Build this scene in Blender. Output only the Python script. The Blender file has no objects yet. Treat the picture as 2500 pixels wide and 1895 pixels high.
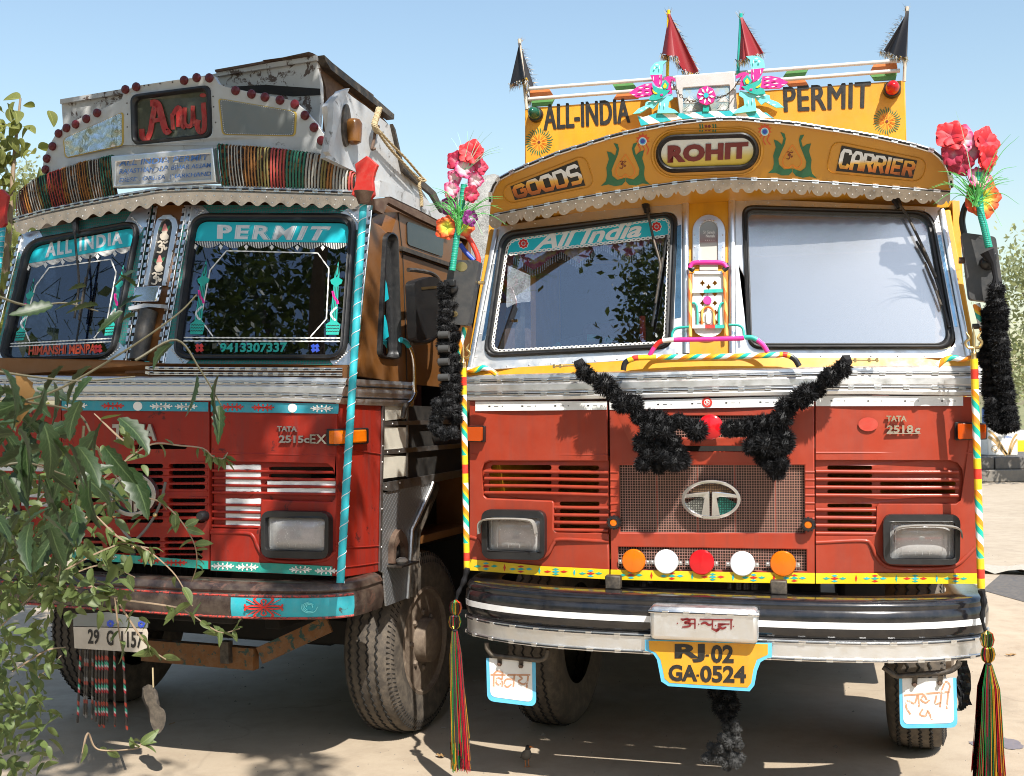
import bpy, bmesh, math, random
from mathutils import Vector, Matrix
from mathutils.geometry import tessellate_polygon
random.seed(7)
S = bpy.context.scene
COL = S.collection
R_ = math.radians

# ------------------------------------------------------------------ camera
FPX, PITCH, ROLL, CAMH = 2800.0, 0.0167, 0.0088, 1.77      # focal length in photo pixels (2500 wide)
PW, PH = 2500.0, 1895.0
FWD = Vector((0, math.cos(PITCH), math.sin(PITCH)))
UP0 = Vector((0, -math.sin(PITCH), math.cos(PITCH)))
RT0 = Vector((1, 0, 0))
RT = RT0 * math.cos(ROLL) - UP0 * math.sin(ROLL)
UP = RT0 * math.sin(ROLL) + UP0 * math.cos(ROLL)
CAMP = Vector((0, 0, CAMH))
cd = bpy.data.cameras.new('camera'); cam = bpy.data.objects.new('camera', cd); COL.objects.link(cam)
cd.sensor_width = 36; cd.lens = FPX / PW * 36; cd.clip_start = 0.05; cd.clip_end = 3000
cam.matrix_world = Matrix(((RT.x, UP.x, -FWD.x, 0), (RT.y, UP.y, -FWD.y, 0), (RT.z, UP.z, -FWD.z, CAMH), (0, 0, 0, 1)))
cd.dof.use_dof = True; cd.dof.focus_distance = 5.3; cd.dof.aperture_fstop = 11
S.camera = cam

# ------------------------------------------------------------------ sky, sun, exposure
SUN = Vector((0.29, -0.77, 1.0)).normalized()               # towards the sun: behind the camera, to the right
w = bpy.data.worlds.new('World'); S.world = w; w.use_nodes = True
wn = w.node_tree.nodes; wl = w.node_tree.links
sky = wn.new('ShaderNodeTexSky'); sky.sky_type = 'NISHITA'; sky.sun_disc = False
sky.sun_elevation = math.asin(SUN.z); sky.sun_rotation = math.atan2(SUN.x, SUN.y)
sky.altitude = 200; sky.air_density = 1.6; sky.dust_density = 1.5; sky.ozone_density = 2.2
wl.new(sky.outputs[0], wn['Background'].inputs[0]); wn['Background'].inputs[1].default_value = 0.112
sl = bpy.data.lights.new('sun', 'SUN'); sl.energy = 5.0; sl.angle = R_(0.53); sl.color = (1.0, 0.955, 0.88)
so = bpy.data.objects.new('sun', sl); COL.objects.link(so); so.location = (3, -8, 12)
so.rotation_euler = SUN.to_track_quat('Z', 'Y').to_euler()
S.cycles.filter_width = 1.0
S.view_settings.view_transform = 'Standard'; S.view_settings.look = 'None'
S.view_settings.exposure = 0.72; S.view_settings.gamma = 1.0; S.view_settings.use_curve_mapping = False

# ------------------------------------------------------------------ photo crops -> photo pixels
def crop(x0, y0, wd, ow):
    s = wd / ow
    return lambda x, y: (x0 + x * s, y0 + y * s)
A1 = crop(0, 100, 625, 2096); A2 = crop(500, 100, 750, 2212); A3 = crop(1150, 0, 700, 2212); A4 = crop(1800, 0, 700, 2212)
A5 = crop(0, 450, 625, 2096); A6 = crop(400, 450, 750, 2212); A7 = crop(1100, 450, 700, 2134); A8 = crop(1800, 450, 700, 2134)
B1 = crop(0, 900, 625, 2096); B2 = crop(500, 950, 650, 2180); B3 = crop(1100, 950, 700, 2212); B4 = crop(1800, 950, 700, 2212)
B5 = crop(0, 1395, 625, 2096); B6 = crop(500, 1395, 650, 2180); B7 = crop(1100, 1395, 700, 2212); B8 = crop(1800, 1395, 700, 2212)
Z1 = crop(1520, 120, 440, 2212); Z2 = crop(1640, 480, 220, 922); Z3 = crop(850, 520, 320, 1220); Z4 = crop(2280, 850, 220, 922)
Z5 = crop(1050, 320, 200, 699); Z6 = crop(0, 200, 120, 402); Z7 = crop(900, 950, 280, 783); Z8 = crop(2250, 280, 250, 524)

def ray(u, v):
    return FWD * FPX + RT * (u - PW / 2) + UP * (PH / 2 - v)
def at_depth(u, v, d):                                      # world point on a pixel's ray at world y = d
    r = ray(u, v); return CAMP + r * (d / r.y)
def at_ground(u, v, z=0.0):
    r = ray(u, v); return CAMP + r * ((z - CAMH) / r.z)

class Frame:
    """a truck's own axes: X to the viewer's right along its front, Y back, Z up"""
    def __init__(s, x0, y0, yaw):
        s.o = Vector((x0, y0, 0)); s.yaw = yaw
        s.M = Matrix.Rotation(-yaw, 3, 'Z'); s.I = Matrix.Rotation(yaw, 3, 'Z')
        s.c = s.M @ (CAMP - s.o)
    def loc(s, P): return s.M @ (Vector(P) - s.o)
    def wld(s, P): return s.o + s.I @ Vector(P)
    def at(s, u, v, surf):
        d = s.M @ ray(u, v)
        if not callable(surf):
            return s.c + d * ((surf - s.c.y) / d.y)
        Y = 0.1
        for _ in range(18):
            P = s.c + d * ((Y - s.c.y) / d.y); Y = 0.4 * Y + 0.6 * surf(P.x, P.z)
        return s.c + d * ((Y - s.c.y) / d.y)
    def atX(s, u, v, X):
        d = s.M @ ray(u, v); return s.c + d * ((X - s.c.x) / d.x)
    def atZ(s, u, v, Z):
        d = s.M @ ray(u, v); return s.c + d * ((Z - s.c.z) / d.z)

# ------------------------------------------------------------------ mesh builder
def rot_to(d, upv=(0, 0, 1)):
    d = Vector(d).normalized(); u = Vector(upv)
    if abs(d.dot(u)) > 0.99: u = Vector((1, 0, 0))
    x = u.cross(d).normalized(); y = d.cross(x)
    return Matrix((x, y, d)).transposed()
class MB:
    def __init__(s): s.v = []; s.f = []; s.m = []; s.uv = {}; s.mi = 0
    def add(s, vs, fs, uvs=None):
        b = len(s.v); s.v.extend([tuple(p) for p in vs])
        for k, f in enumerate(fs):
            if uvs: s.uv[len(s.f)] = uvs[k]
            s.f.append(tuple(b + i for i in f)); s.m.append(s.mi)
        return s
    def mat(s, i): s.mi = i; return s
    def box(s, c, sz, R=None):
        c = Vector(c); x, y, z = [q / 2 for q in sz]
        vs = [Vector((a * x, b * y, d * z)) for a in (-1, 1) for b in (-1, 1) for d in (-1, 1)]
        if R is not None: vs = [R @ p for p in vs]
        return s.add([c + p for p in vs], [(0, 1, 3, 2), (4, 6, 7, 5), (0, 4, 5, 1), (2, 3, 7, 6), (0, 2, 6, 4), (1, 5, 7, 3)])
    def bar(s, a, b, wd, th, upv=(0, 0, 1)):                # flat bar from a to b
        a = Vector(a); b = Vector(b); R = rot_to(b - a, upv)
        return s.box((a + b) / 2, (wd, th, (b - a).length), R)
    def tube(s, pts, r, n=10, cap=True, closed=False, flat=1.0, upv=(0, 0, 1)):
        P = [Vector(p) for p in pts]; k = len(P); rs = r if hasattr(r, '__len__') else [r] * k
        vs = []; L = [0.0]
        for i in range(1, k): L.append(L[-1] + (P[i] - P[i - 1]).length)
        prev = None; rows = []
        for i in range(k):
            if closed: t = (P[(i + 1) % k] - P[i - 1])
            else: t = P[min(i + 1, k - 1)] - P[max(i - 1, 0)]
            t = t.normalized() if t.length > 1e-9 else Vector((0, 0, 1))
            if prev is None: R = rot_to(t, upv); x = R.col[0].copy()
            else:
                x = prev - t * prev.dot(t); x = x.normalized()
            y = t.cross(x); prev = x
            rows.append(len(vs))
            for j in range(n):
                a = 2 * math.pi * j / n
                vs.append(P[i] + x * (math.cos(a) * rs[i]) + y * (math.sin(a) * rs[i] * flat))
        fs = []; uv = []
        for i in range(k if closed else k - 1):
            i2 = (i + 1) % k; l2 = L[i + 1] if i + 1 < k else L[i] + 0.01
            for j in range(n):
                j2 = (j + 1) % n
                fs.append((i * n + j, i * n + j2, i2 * n + j2, i2 * n + j))
                uv.append(((j / n, L[i]), ((j + 1) / n, L[i]), ((j + 1) / n, l2), (j / n, l2)))
        if cap and not closed:
            fs.append(tuple(range(n - 1, -1, -1))); uv.append(tuple((0, 0) for _ in range(n)))
            fs.append(tuple((k - 1) * n + j for j in range(n))); uv.append(tuple((0, L[-1]) for _ in range(n)))
        return s.add(vs, fs, uv)
    def lathe(s, prof, o, ax, n=20):
        o = Vector(o); R = rot_to(ax); k = len(prof); vs = []
        for r, h in prof:
            for j in range(n):
                a = 2 * math.pi * j / n; vs.append(o + R @ Vector((math.cos(a) * r, math.sin(a) * r, h)))
        fs = [(i * n + j, i * n + (j + 1) % n, (i + 1) * n + (j + 1) % n, (i + 1) * n + j) for i in range(k - 1) for j in range(n)]
        fs.append(tuple(range(n - 1, -1, -1))); fs.append(tuple((k - 1) * n + j for j in range(n)))
        return s.add(vs, fs)
    def ball(s, c, r, nu=12, nv=8, R=None):
        c = Vector(c); r = Vector(r) if hasattr(r, '__len__') else Vector((r, r, r)); vs = []; fs = []
        for i in range(nv + 1):
            t = math.pi * i / nv
            for j in range(nu):
                p = 2 * math.pi * j / nu
                q = Vector((r.x * math.sin(t) * math.cos(p), r.y * math.sin(t) * math.sin(p), r.z * math.cos(t)))
                vs.append(c + (R @ q if R is not None else q))
        for i in range(nv):
            for j in range(nu):
                fs.append((i * nu + j, (i + 1) * nu + j, (i + 1) * nu + (j + 1) % nu, i * nu + (j + 1) % nu))
        return s.add(vs, fs)
    def grid(s, fn, nu, nv, closeu=False):
        vs = [fn(i / nu, j / nv) for j in range(nv + 1) for i in range(nu + 1)]
        q = nu + 1
        return s.add(vs, [(j * q + i, j * q + i + 1, (j + 1) * q + i + 1, (j + 1) * q + i) for j in range(nv) for i in range(nu)],
                     [((i / nu, j / nv), ((i + 1) / nu, j / nv), ((i + 1) / nu, (j + 1) / nv), (i / nu, (j + 1) / nv)) for j in range(nv) for i in range(nu)])
    def prism(s, loops, mp, d0=0.0, d1=0.01):
        """polygon with holes in 2D, mapped by mp(u, v, w); w runs from d0 (back) to d1 (front)"""
        if not hasattr(loops[0][0], '__len__'): loops = [loops]
        flat = [p for l in loops for p in l]
        tris = tessellate_polygon([[Vector((p[0], p[1], 0)) for p in l] for l in loops])
        n = len(flat)
        vs = [mp(p[0], p[1], d1) for p in flat] + [mp(p[0], p[1], d0) for p in flat]
        fs = [tuple(t) for t in tris] + [tuple(n + i for i in reversed(t)) for t in tris]
        b = 0
        for l in loops:
            k = len(l)
            for i in range(k):
                j = (i + 1) % k; fs.append((b + i, b + j, n + b + j, n + b + i))
            b += k
        return s.add(vs, fs)
    def ribbon(s, pts, wd, mp, d0=0.0, d1=0.003, taper=None):
        """flat stroke of width wd along 2D points"""
        P = [Vector((p[0], p[1])) for p in pts]; k = len(P); L = []; Rr = []
        for i in range(k):
            t = P[min(i + 1, k - 1)] - P[max(i - 1, 0)]
            t = t.normalized() if t.length > 1e-9 else Vector((1, 0)); nrm = Vector((-t.y, t.x))
            h = wd / 2 * (taper[i] if taper else 1.0)
            L.append(P[i] + nrm * h); Rr.append(P[i] - nrm * h)
        lp = [tuple(p) for p in L] + [tuple(p) for p in reversed(Rr)]
        n = len(lp); vs = [mp(p[0], p[1], d1) for p in lp] + [mp(p[0], p[1], d0) for p in lp]
        fs = []
        for i in range(k - 1):
            a, b2, c, d = i, i + 1, n - 2 - i, n - 1 - i
            fs += [(a, b2, c, d), (n + d, n + c, n + b2, n + a)]
        for i in range(n):
            j = (i + 1) % n; fs.append((i, j, n + j, n + i))
        return s.add(vs, fs)
    def build(s, name, mats, parent=None, smooth=40, bevel=0, loc=None, kind=None, label=None, fix=True):
        me = bpy.data.meshes.new(name); me.from_pydata(s.v, [], s.f)
        if not isinstance(mats, (list, tuple)): mats = [mats]
        for m in mats: me.materials.append(m)
        if len(mats) > 1: me.polygons.foreach_set('material_index', s.m)
        if s.uv:
            ul = me.uv_layers.new(name='UVMap').data
            for p in me.polygons:
                q = s.uv.get(p.index)
                if q:
                    for k, li in enumerate(p.loop_indices): ul[li].uv = q[k]
        if fix:
            bm = bmesh.new(); bm.from_mesh(me); bmesh.ops.recalc_face_normals(bm, faces=bm.faces); bm.to_mesh(me); bm.free()
        if smooth:
            me.polygons.foreach_set('use_smooth', [True] * len(me.polygons)); me.set_sharp_from_angle(angle=R_(smooth))
        return link(name, me, parent, loc, kind, label, bevel)
def link(name, me, parent=None, loc=None, kind=None, label=None, bevel=0):
    o = bpy.data.objects.new(name, me); COL.objects.link(o)
    if parent is not None: o.parent = parent
    if loc is not None: o.location = loc
    if kind: o['kind'] = kind
    if label: o['label'] = label
    if bevel:
        md = o.modifiers.new('bevel', 'BEVEL'); md.width = bevel; md.segments = 2; md.limit_method = 'ANGLE'; md.angle_limit = R_(40)
    return o
def tag(o, label, cat, group=None):
    o['label'] = label; o['category'] = cat
    if group: o['group'] = group
    return o
def thing(name, label, cat, loc=(0, 0, 0), rz=0.0, group=None):
    o = bpy.data.objects.new(name, None); COL.objects.link(o); o.empty_display_size = 0.1
    o.location = loc; o.rotation_euler = (0, 0, rz)
    return tag(o, label, cat, group)

# ------------------------------------------------------------------ 2D outlines
def rrect(x0, y0, x1, y1, r, n=5):
    out = []
    for cx, cy, a0 in ((x1 - r, y0 + r, -90), (x1 - r, y1 - r, 0), (x0 + r, y1 - r, 90), (x0 + r, y0 + r, 180)):
        for i in range(n + 1):
            a = R_(a0 + 90 * i / n); out.append((cx + r * math.cos(a), cy + r * math.sin(a)))
    return out
def rquad(q, r, n=5):
    """four corners (any quad) rounded by r"""
    out = []; k = len(q)
    for i in range(k):
        p = Vector(q[i]); a = Vector(q[i - 1]); b = Vector(q[(i + 1) % k])
        rr = r[i] if hasattr(r, '__len__') else r
        da = (a - p).normalized() * rr; db = (b - p).normalized() * rr
        for j in range(n + 1):
            t = j / n; out.append(tuple((p + da) * (1 - t) ** 2 + p * 2 * t * (1 - t) + (p + db) * t * t))
    return out
def ell(cx, cy, rx, ry, n=28, a0=0, a1=360):
    full = abs(a1 - a0) >= 360
    m = n if full else n + 1
    return [(cx + rx * math.cos(R_(a0 + (a1 - a0) * i / n)), cy + ry * math.sin(R_(a0 + (a1 - a0) * i / n))) for i in range(m)]
def spl(pts, n=8, closed=False):
    """Catmull-Rom through points (2D or 3D)"""
    P = [Vector(p) for p in pts]; k = len(P); out = []
    for i in range(k if closed else k - 1):
        p0 = P[i - 1] if (closed or i > 0) else P[0] * 2 - P[1]
        p1 = P[i]; p2 = P[(i + 1) % k]
        p3 = P[(i + 2) % k] if (closed or i + 2 < k) else P[-1] * 2 - P[-2]
        for j in range(n):
            t = j / n
            out.append(0.5 * ((2 * p1) + (p2 - p0) * t + (2 * p0 - 5 * p1 + 4 * p2 - p3) * t * t + (3 * p1 - p0 - 3 * p2 + p3) * t ** 3))
    if not closed: out.append(P[-1])
    return [tuple(p) for p in out]
def lerp(a, b, t): return tuple(x + (y - x) * t for x, y in zip(a, b))
def bil(q, s, t):                                            # q: TL TR BR BL, s right, t up (0 bottom)
    a = lerp(q[3], q[2], s); b = lerp(q[0], q[1], s); return lerp(a, b, t)

_TX = {}
def text_mesh(body, bold=0.0, shear=0.0, space=1.0):
    k = (body, bold, shear, space)
    if k not in _TX:
        cu = bpy.data.curves.new('lettering', 'FONT'); cu.body = body; cu.offset = bold; cu.shear = shear; cu.space_character = space
        cu.resolution_u = 3; cu.fill_mode = 'FRONT'
        o = bpy.data.objects.new('lettering', cu); COL.objects.link(o)
        dg = bpy.context.evaluated_depsgraph_get(); dg.update()
        me = bpy.data.meshes.new_from_object(o.evaluated_get(dg))
        vs = [(q.co.x, q.co.y) for q in me.vertices]; fs = [tuple(p.vertices) for p in me.polygons]
        bpy.data.objects.remove(o); bpy.data.curves.remove(cu); bpy.data.meshes.remove(me)
        xs = [p[0] for p in vs]; ys = [p[1] for p in vs]
        x0, x1, y0, y1 = min(xs), max(xs), min(ys), max(ys)
        _TX[k] = ([((x - x0) / (x1 - x0), (y - y0) / (y1 - y0)) for x, y in vs], fs)
    return _TX[k]
def put_text(mb, body, quad, mp, lift=0.003, bold=0.0, shear=0.0, space=1.0, thick=0.0):
    vs, fs = text_mesh(body, bold, shear, space)
    pv = [mp(*bil(quad, s, t), lift) for s, t in vs]
    if thick:
        n = len(vs); ed = {}
        for f in fs:
            for i in range(len(f)):
                e = (f[i], f[(i + 1) % len(f)]); ed[e] = ed.get(e, 0) + 1
        side = [(b, a, n + a, n + b) for (a, b) in ed if (b, a) not in ed]
        mb.add(pv + [mp(*bil(quad, s, t), lift - thick) for s, t in vs], fs + side)
    else: mb.add(pv, fs)

# ------------------------------------------------------------------ materials
def nt(name):
    m = bpy.data.materials.new(name); m.use_nodes = True
    t = m.node_tree; b = t.nodes['Principled BSDF']
    return m, t, b
def N(t, typ, **k):
    n = t.nodes.new(typ)
    for a, b in k.items(): setattr(n, a, b)
    return n
def ramp(t, fac, stops, interp='LINEAR'):
    r = N(t, 'ShaderNodeValToRGB'); e = r.color_ramp.elements; r.color_ramp.interpolation = interp
    while len(e) < len(stops): e.new(0.5)
    for k, (p, c) in enumerate(stops): e[k].position = p; e[k].color = tuple(c) + (1,) if len(c) == 3 else c
    t.links.new(fac, r.inputs[0]); return r.outputs[0]
def noise(t, scale, detail=4, rough=0.55, vec=None, dist=0.0):
    n = N(t, 'ShaderNodeTexNoise'); n.inputs['Scale'].default_value = scale; n.inputs['Detail'].default_value = detail
    n.inputs['Roughness'].default_value = rough; n.inputs['Distortion'].default_value = dist
    if vec is None:
        tc = t.nodes.get('tc') or N(t, 'ShaderNodeTexCoord', name='tc'); vec = tc.outputs['Object']
    t.links.new(vec, n.inputs['Vector']); return n.outputs['Fac']
def mix(t, f, a, b, mode='MIX'):
    m = N(t, 'ShaderNodeMix', data_type='RGBA', blend_type=mode)
    for k, v in ((0, f), (6, a), (7, b)):
        if hasattr(v, 'is_linked'): t.links.new(v, m.inputs[k])
        elif k == 0: m.inputs[0].default_value = v
        else: m.inputs[k].default_value = tuple(v) + (1,) if len(v) == 3 else v
    return m.outputs[2]
def bump(t, b, h, strength=0.3, dist=0.01):
    bp = N(t, 'ShaderNodeBump'); bp.inputs['Strength'].default_value = strength; bp.inputs['Distance'].default_value = dist
    t.links.new(h, bp.inputs['Height']); t.links.new(bp.outputs[0], b.inputs['Normal'])
def mathn(t, op, a, b=None):
    m = N(t, 'ShaderNodeMath', operation=op)
    for k, v in ((0, a), (1, b)):
        if v is None: continue
        if hasattr(v, 'is_linked'): t.links.new(v, m.inputs[k])
        else: m.inputs[k].default_value = v
    return m.outputs[0]
DUST = (0.36, 0.29, 0.21)
def paint(name, col, rough=0.4, dust=0.25, scale=5.0, wear=None, wearamt=0.62, metal=0.0, coat=0.0, bmp=0.0, spec=0.5, streak=0.0):
    """painted surface: uneven colour, a film of dust, optionally worn through to another colour"""
    m, t, b = nt(name)
    n1 = noise(t, scale, 5, 0.6)
    c = mix(t, ramp(t, n1, [(0.3, (0, 0, 0)), (0.75, (1, 1, 1))]), [q * 0.86 for q in col], [min(1, q * 1.1) for q in col])
    n2 = noise(t, scale * 3.1, 6, 0.7)
    dm = ramp(t, n2, [(0.42, (0, 0, 0)), (0.85, (dust, dust, dust))])
    c = mix(t, dm, c, DUST)
    if streak:                                             # rain-washed dirt running down the panel
        tc = t.nodes['tc']; mpn = N(t, 'ShaderNodeMapping'); mpn.inputs['Scale'].default_value = (22, 22, 1.6); t.links.new(tc.outputs['Object'], mpn.inputs[0])
        ns = noise(t, 1.0, 5, 0.65, mpn.outputs[0]); c = mix(t, ramp(t, ns, [(0.48, (0, 0, 0)), (0.78, (streak,) * 3)]), c, [q * 0.35 + 0.03 for q in col])
    if wear is not None:
        n3 = noise(t, scale * 2.3, 8, 0.72, dist=0.6)
        wm = ramp(t, n3, [(wearamt, (0, 0, 0)), (wearamt + 0.04, (1, 1, 1))]); c = mix(t, wm, c, wear)
    t.links.new(c, b.inputs['Base Color'])
    r = ramp(t, n2, [(0.3, (rough * 0.8,) * 3), (0.8, (min(1, rough * 1.5),) * 3)]); t.links.new(r, b.inputs['Roughness'])
    b.inputs['Metallic'].default_value = metal; b.inputs['Coat Weight'].default_value = coat; b.inputs['Coat Roughness'].default_value = 0.12
    b.inputs['Specular IOR Level'].default_value = spec
    if bmp: bump(t, b, noise(t, scale * 1.3, 3, 0.5), bmp, 0.02)
    return m
def metal(name, col=(0.72, 0.72, 0.72), rough=0.28, wave=0.12, dirt=0.3, scale=3.0, rust=None, rustamt=0.6):
    m, t, b = nt(name)
    n1 = noise(t, scale * 4, 6, 0.7)
    c = mix(t, ramp(t, n1, [(0.45, (0, 0, 0)), (0.85, (dirt,) * 3)]), col, [q * 0.45 for q in col])
    t.links.new(ramp(t, n1, [(0.25, (rough * 0.75,) * 3), (0.85, (min(1, rough * 1.9),) * 3)]), b.inputs['Roughness'])
    b.inputs['Metallic'].default_value = 1.0
    if rust is not None:
        n3 = noise(t, scale * 2.2, 8, 0.7, dist=0.5)
        f = ramp(t, n3, [(rustamt, (0, 0, 0)), (rustamt + 0.08, (1, 1, 1))]); c = mix(t, f, c, rust)
        t.links.new(mathn(t, 'SUBTRACT', 1.0, f), b.inputs['Metallic'])
    t.links.new(c, b.inputs['Base Color'])
    if wave: bump(t, b, noise(t, scale, 2, 0.4), wave, 0.03)
    return m
def plain(name, col, rough=0.5, metal=0.0, trans=0.0, spec=0.5, emit=0.0, sss=0.0):
    m, t, b = nt(name); b.inputs['Base Color'].default_value = tuple(col) + (1,); b.inputs['Roughness'].default_value = rough
    b.inputs['Metallic'].default_value = metal; b.inputs['Transmission Weight'].default_value = trans; b.inputs['Specular IOR Level'].default_value = spec
    return m
def glassy(name, tint, refl, rough=0.01, film=None, scr=0.0, gcol=(0.95, 0.97, 1.0)):
    """thin window glass: a tinted see-through pane with a mirror reflection over it"""
    m, t, b = nt(name); t.nodes.remove(b)
    out = t.nodes['Material Output']
    tr = N(t, 'ShaderNodeBsdfTransparent'); tr.inputs[0].default_value = tuple(tint) + (1,)
    gl = N(t, 'ShaderNodeBsdfGlossy'); gl.inputs['Roughness'].default_value = rough; gl.inputs['Color'].default_value = tuple(gcol) + (1,)
    lw = N(t, 'ShaderNodeLayerWeight'); lw.inputs[0].default_value = 0.35
    fac = mathn(t, 'ADD', mathn(t, 'MULTIPLY', lw.outputs['Fresnel'], 0.9), refl)
    mx = N(t, 'ShaderNodeMixShader'); t.links.new(fac, mx.inputs[0]); t.links.new(tr.outputs[0], mx.inputs[1]); t.links.new(gl.outputs[0], mx.inputs[2])
    last = mx.outputs[0]
    if film:
        df = N(t, 'ShaderNodeBsdfDiffuse'); df.inputs[0].default_value = tuple(film[0]) + (1,)
        n = noise(t, 140, 3, 0.6); f = ramp(t, n, [(0.3, (film[1] * 0.9,) * 3), (0.66, (film[1],) * 3), (0.74, (min(1, film[1] * 3),) * 3)])
        m2 = N(t, 'ShaderNodeMixShader'); t.links.new(f, m2.inputs[0]); t.links.new(last, m2.inputs[1]); t.links.new(df.outputs[0], m2.inputs[2]); last = m2.outputs[0]
    if scr:                                                # fine scratches spread the sun's glare over the pane
        g2 = N(t, 'ShaderNodeBsdfGlossy'); g2.inputs['Roughness'].default_value = 0.27; m3 = N(t, 'ShaderNodeMixShader'); m3.inputs[0].default_value = scr
        t.links.new(last, m3.inputs[1]); t.links.new(g2.outputs[0], m3.inputs[2]); last = m3.outputs[0]
    t.links.new(last, out.inputs[0])
    return m
def stripes(name, cols, pitch, turns=1.0, rough=0.35):
    """colours wound round a tube as a spiral, from its UVs (u round, v metres along)"""
    m, t, b = nt(name)
    uv = N(t, 'ShaderNodeUVMap'); sp = N(t, 'ShaderNodeSeparateXYZ'); t.links.new(uv.outputs[0], sp.inputs[0])
    a = mathn(t, 'ADD', mathn(t, 'DIVIDE', sp.outputs[1], pitch), mathn(t, 'MULTIPLY', sp.outputs[0], turns))
    fr = mathn(t, 'FRACT', a)
    n = len(cols); acc = []; tot = sum(c[1] for c in cols); p = 0
    for c, wd in cols: acc.append((p / tot, c)); p += wd
    c = ramp(t, fr, acc, 'CONSTANT')
    n2 = noise(t, 30, 5, 0.7); c = mix(t, ramp(t, n2, [(0.5, (0, 0, 0)), (0.9, (0.35,) * 3)]), c, DUST)
    t.links.new(c, b.inputs['Base Color']); b.inputs['Roughness'].default_value = rough
    return m

M = {}
M['red'] = paint('truck_red_paint', (0.315, 0.037, 0.016), 0.36, 0.06, 3.0, spec=0.35, wear=(0.16, 0.030, 0.018), wearamt=0.69, coat=0.15, streak=0.45)
M['red_old'] = paint('faded_red_paint', (0.26, 0.016, 0.008), 0.40, 0.03, 4.0, spec=0.3, wear=(0.08, 0.013, 0.012), wearamt=0.60, streak=0.6)
M['yellow'] = paint('yellow_paint', (0.66, 0.30, 0.012), 0.42, 0.12, 3.0, streak=0.25)
M['ochre'] = paint('visor_yellow_paint', (0.55, 0.245, 0.014), 0.36, 0.15, 2.0, wear=(0.36, 0.17, 0.02), wearamt=0.68, coat=0.15)
M['strip_yellow'] = paint('yellow_tape', (0.78, 0.52, 0.01), 0.35, 0.15, 6.0)
M['black'] = paint('black_paint', (0.008, 0.008, 0.010), 0.16, 0.06, 6.0, coat=0.4)
M['letter_black'] = paint('black_lettering', (0.012, 0.011, 0.010), 0.5, 0.05, 20.0)
M['rubber'] = paint('black_rubber', (0.009, 0.009, 0.010), 0.40, 0.025, 9.0)
M['plastic'] = paint('black_plastic', (0.013, 0.0135, 0.015), 0.33, 0.025, 7.0)
M['alu'] = metal('aluminium_sheet', (0.78, 0.78, 0.78), 0.36, 0.22, 0.3)
M['alu_dull'] = metal('dull_aluminium', (0.62, 0.61, 0.60), 0.36, 0.25, 0.5)
M['alu_bright'] = metal('polished_aluminium', (0.80, 0.80, 0.80), 0.27, 0.12, 0.25)
M['alu_white'] = paint('silver_white_paint', (0.46, 0.47, 0.48), 0.4, 0.2, 3.0, metal=0.35)
M['chrome'] = metal('chrome', (0.82, 0.82, 0.83), 0.09, 0.05, 0.2)
M['white'] = paint('white_paint', (0.74, 0.73, 0.70), 0.45, 0.22, 5.0)
M['tape_white'] = paint('white_reflective_tape', (0.78, 0.78, 0.77), 0.35, 0.1, 12.0)
M['dark'] = paint('dark_underside', (0.009, 0.008, 0.007), 0.85, 0.08, 5.0)
M['inside'] = paint('cab_lining', (0.022, 0.023, 0.026), 0.8, 0.1, 3.0)
M['cyan'] = paint('turquoise_paint', (0.02, 0.40, 0.46), 0.4, 0.15, 8.0)
M['cyan_sticker'] = plain('turquoise_film', (0.012, 0.42, 0.50), 0.4)
M['lightcyan'] = paint('pale_turquoise_paint', (0.17, 0.68, 0.70), 0.4, 0.08, 8.0)
M['teal'] = paint('teal_paint', (0.01, 0.36, 0.30), 0.4, 0.12, 9.0)
M['teal_dark'] = paint('green_paint', (0.012, 0.13, 0.055), 0.45, 0.12, 9.0)
M['magenta'] = paint('magenta_paint', (0.62, 0.02, 0.25), 0.4, 0.1, 9.0)
M['redp'] = paint('bright_red_paint', (0.55, 0.018, 0.012), 0.4, 0.12, 9.0)
M['redorange'] = paint('orange_red_paint', (0.60, 0.07, 0.015), 0.45, 0.1, 12.0)
M['orange'] = paint('orange_paint', (0.72, 0.20, 0.01), 0.4, 0.12, 9.0)
M['maroon'] = paint('maroon_paint', (0.16, 0.010, 0.012), 0.4, 0.1, 9.0)
M['blue'] = paint('blue_paint', (0.02, 0.06, 0.42), 0.4, 0.12, 9.0)
M['skyblue'] = paint('sky_blue_paint', (0.10, 0.45, 0.70), 0.4, 0.15, 9.0)
M['brass'] = metal('brass', (0.62, 0.46, 0.22), 0.3, 0.1, 0.5, 8)
M['iron'] = paint('bare_iron', (0.06, 0.052, 0.046), 0.5, 0.5, 9.0, metal=0.5)
M['brown'] = paint('brown_door_paint', (0.155, 0.062, 0.016), 0.36, 0.12, 4.0, wear=(0.30, 0.26, 0.21), wearamt=0.70, coat=0.1)
M['rustwhite'] = paint('rusting_white_paint', (0.46, 0.47, 0.47), 0.5, 0.3, 5.0, wear=(0.09, 0.06, 0.045), wearamt=0.53)
M['rust'] = paint('rusted_iron', (0.085, 0.045, 0.028), 0.75, 0.4, 8.0)
M['bump_old'] = paint('battered_bumper_paint', (0.035, 0.022, 0.018), 0.3, 0.25, 5.0, wear=(0.10, 0.055, 0.04), wearamt=0.58, coat=0.2)
M['glass_blue'] = glassy('tinted_windscreen', (0.82, 0.86, 0.92), 0.085, 0.0)
M['glass_dark'] = glassy('dark_windscreen', (0.28, 0.33, 0.44), 0.055, 0.0)
M['glass_film'] = glassy('filmed_windscreen', (0.55, 0.58, 0.64), 0.34, 0.10, film=((0.72, 0.74, 0.80), 0.05), scr=0.30, gcol=(1.0, 0.95, 0.87))
M['lens'] = glassy('clear_lens', (0.9, 0.91, 0.89), 0.07, 0.03, film=((0.80, 0.81, 0.80), 0.40))
M['amber'] = plain('amber_lens', (0.75, 0.16, 0.004), 0.12, trans=0.15)
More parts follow.
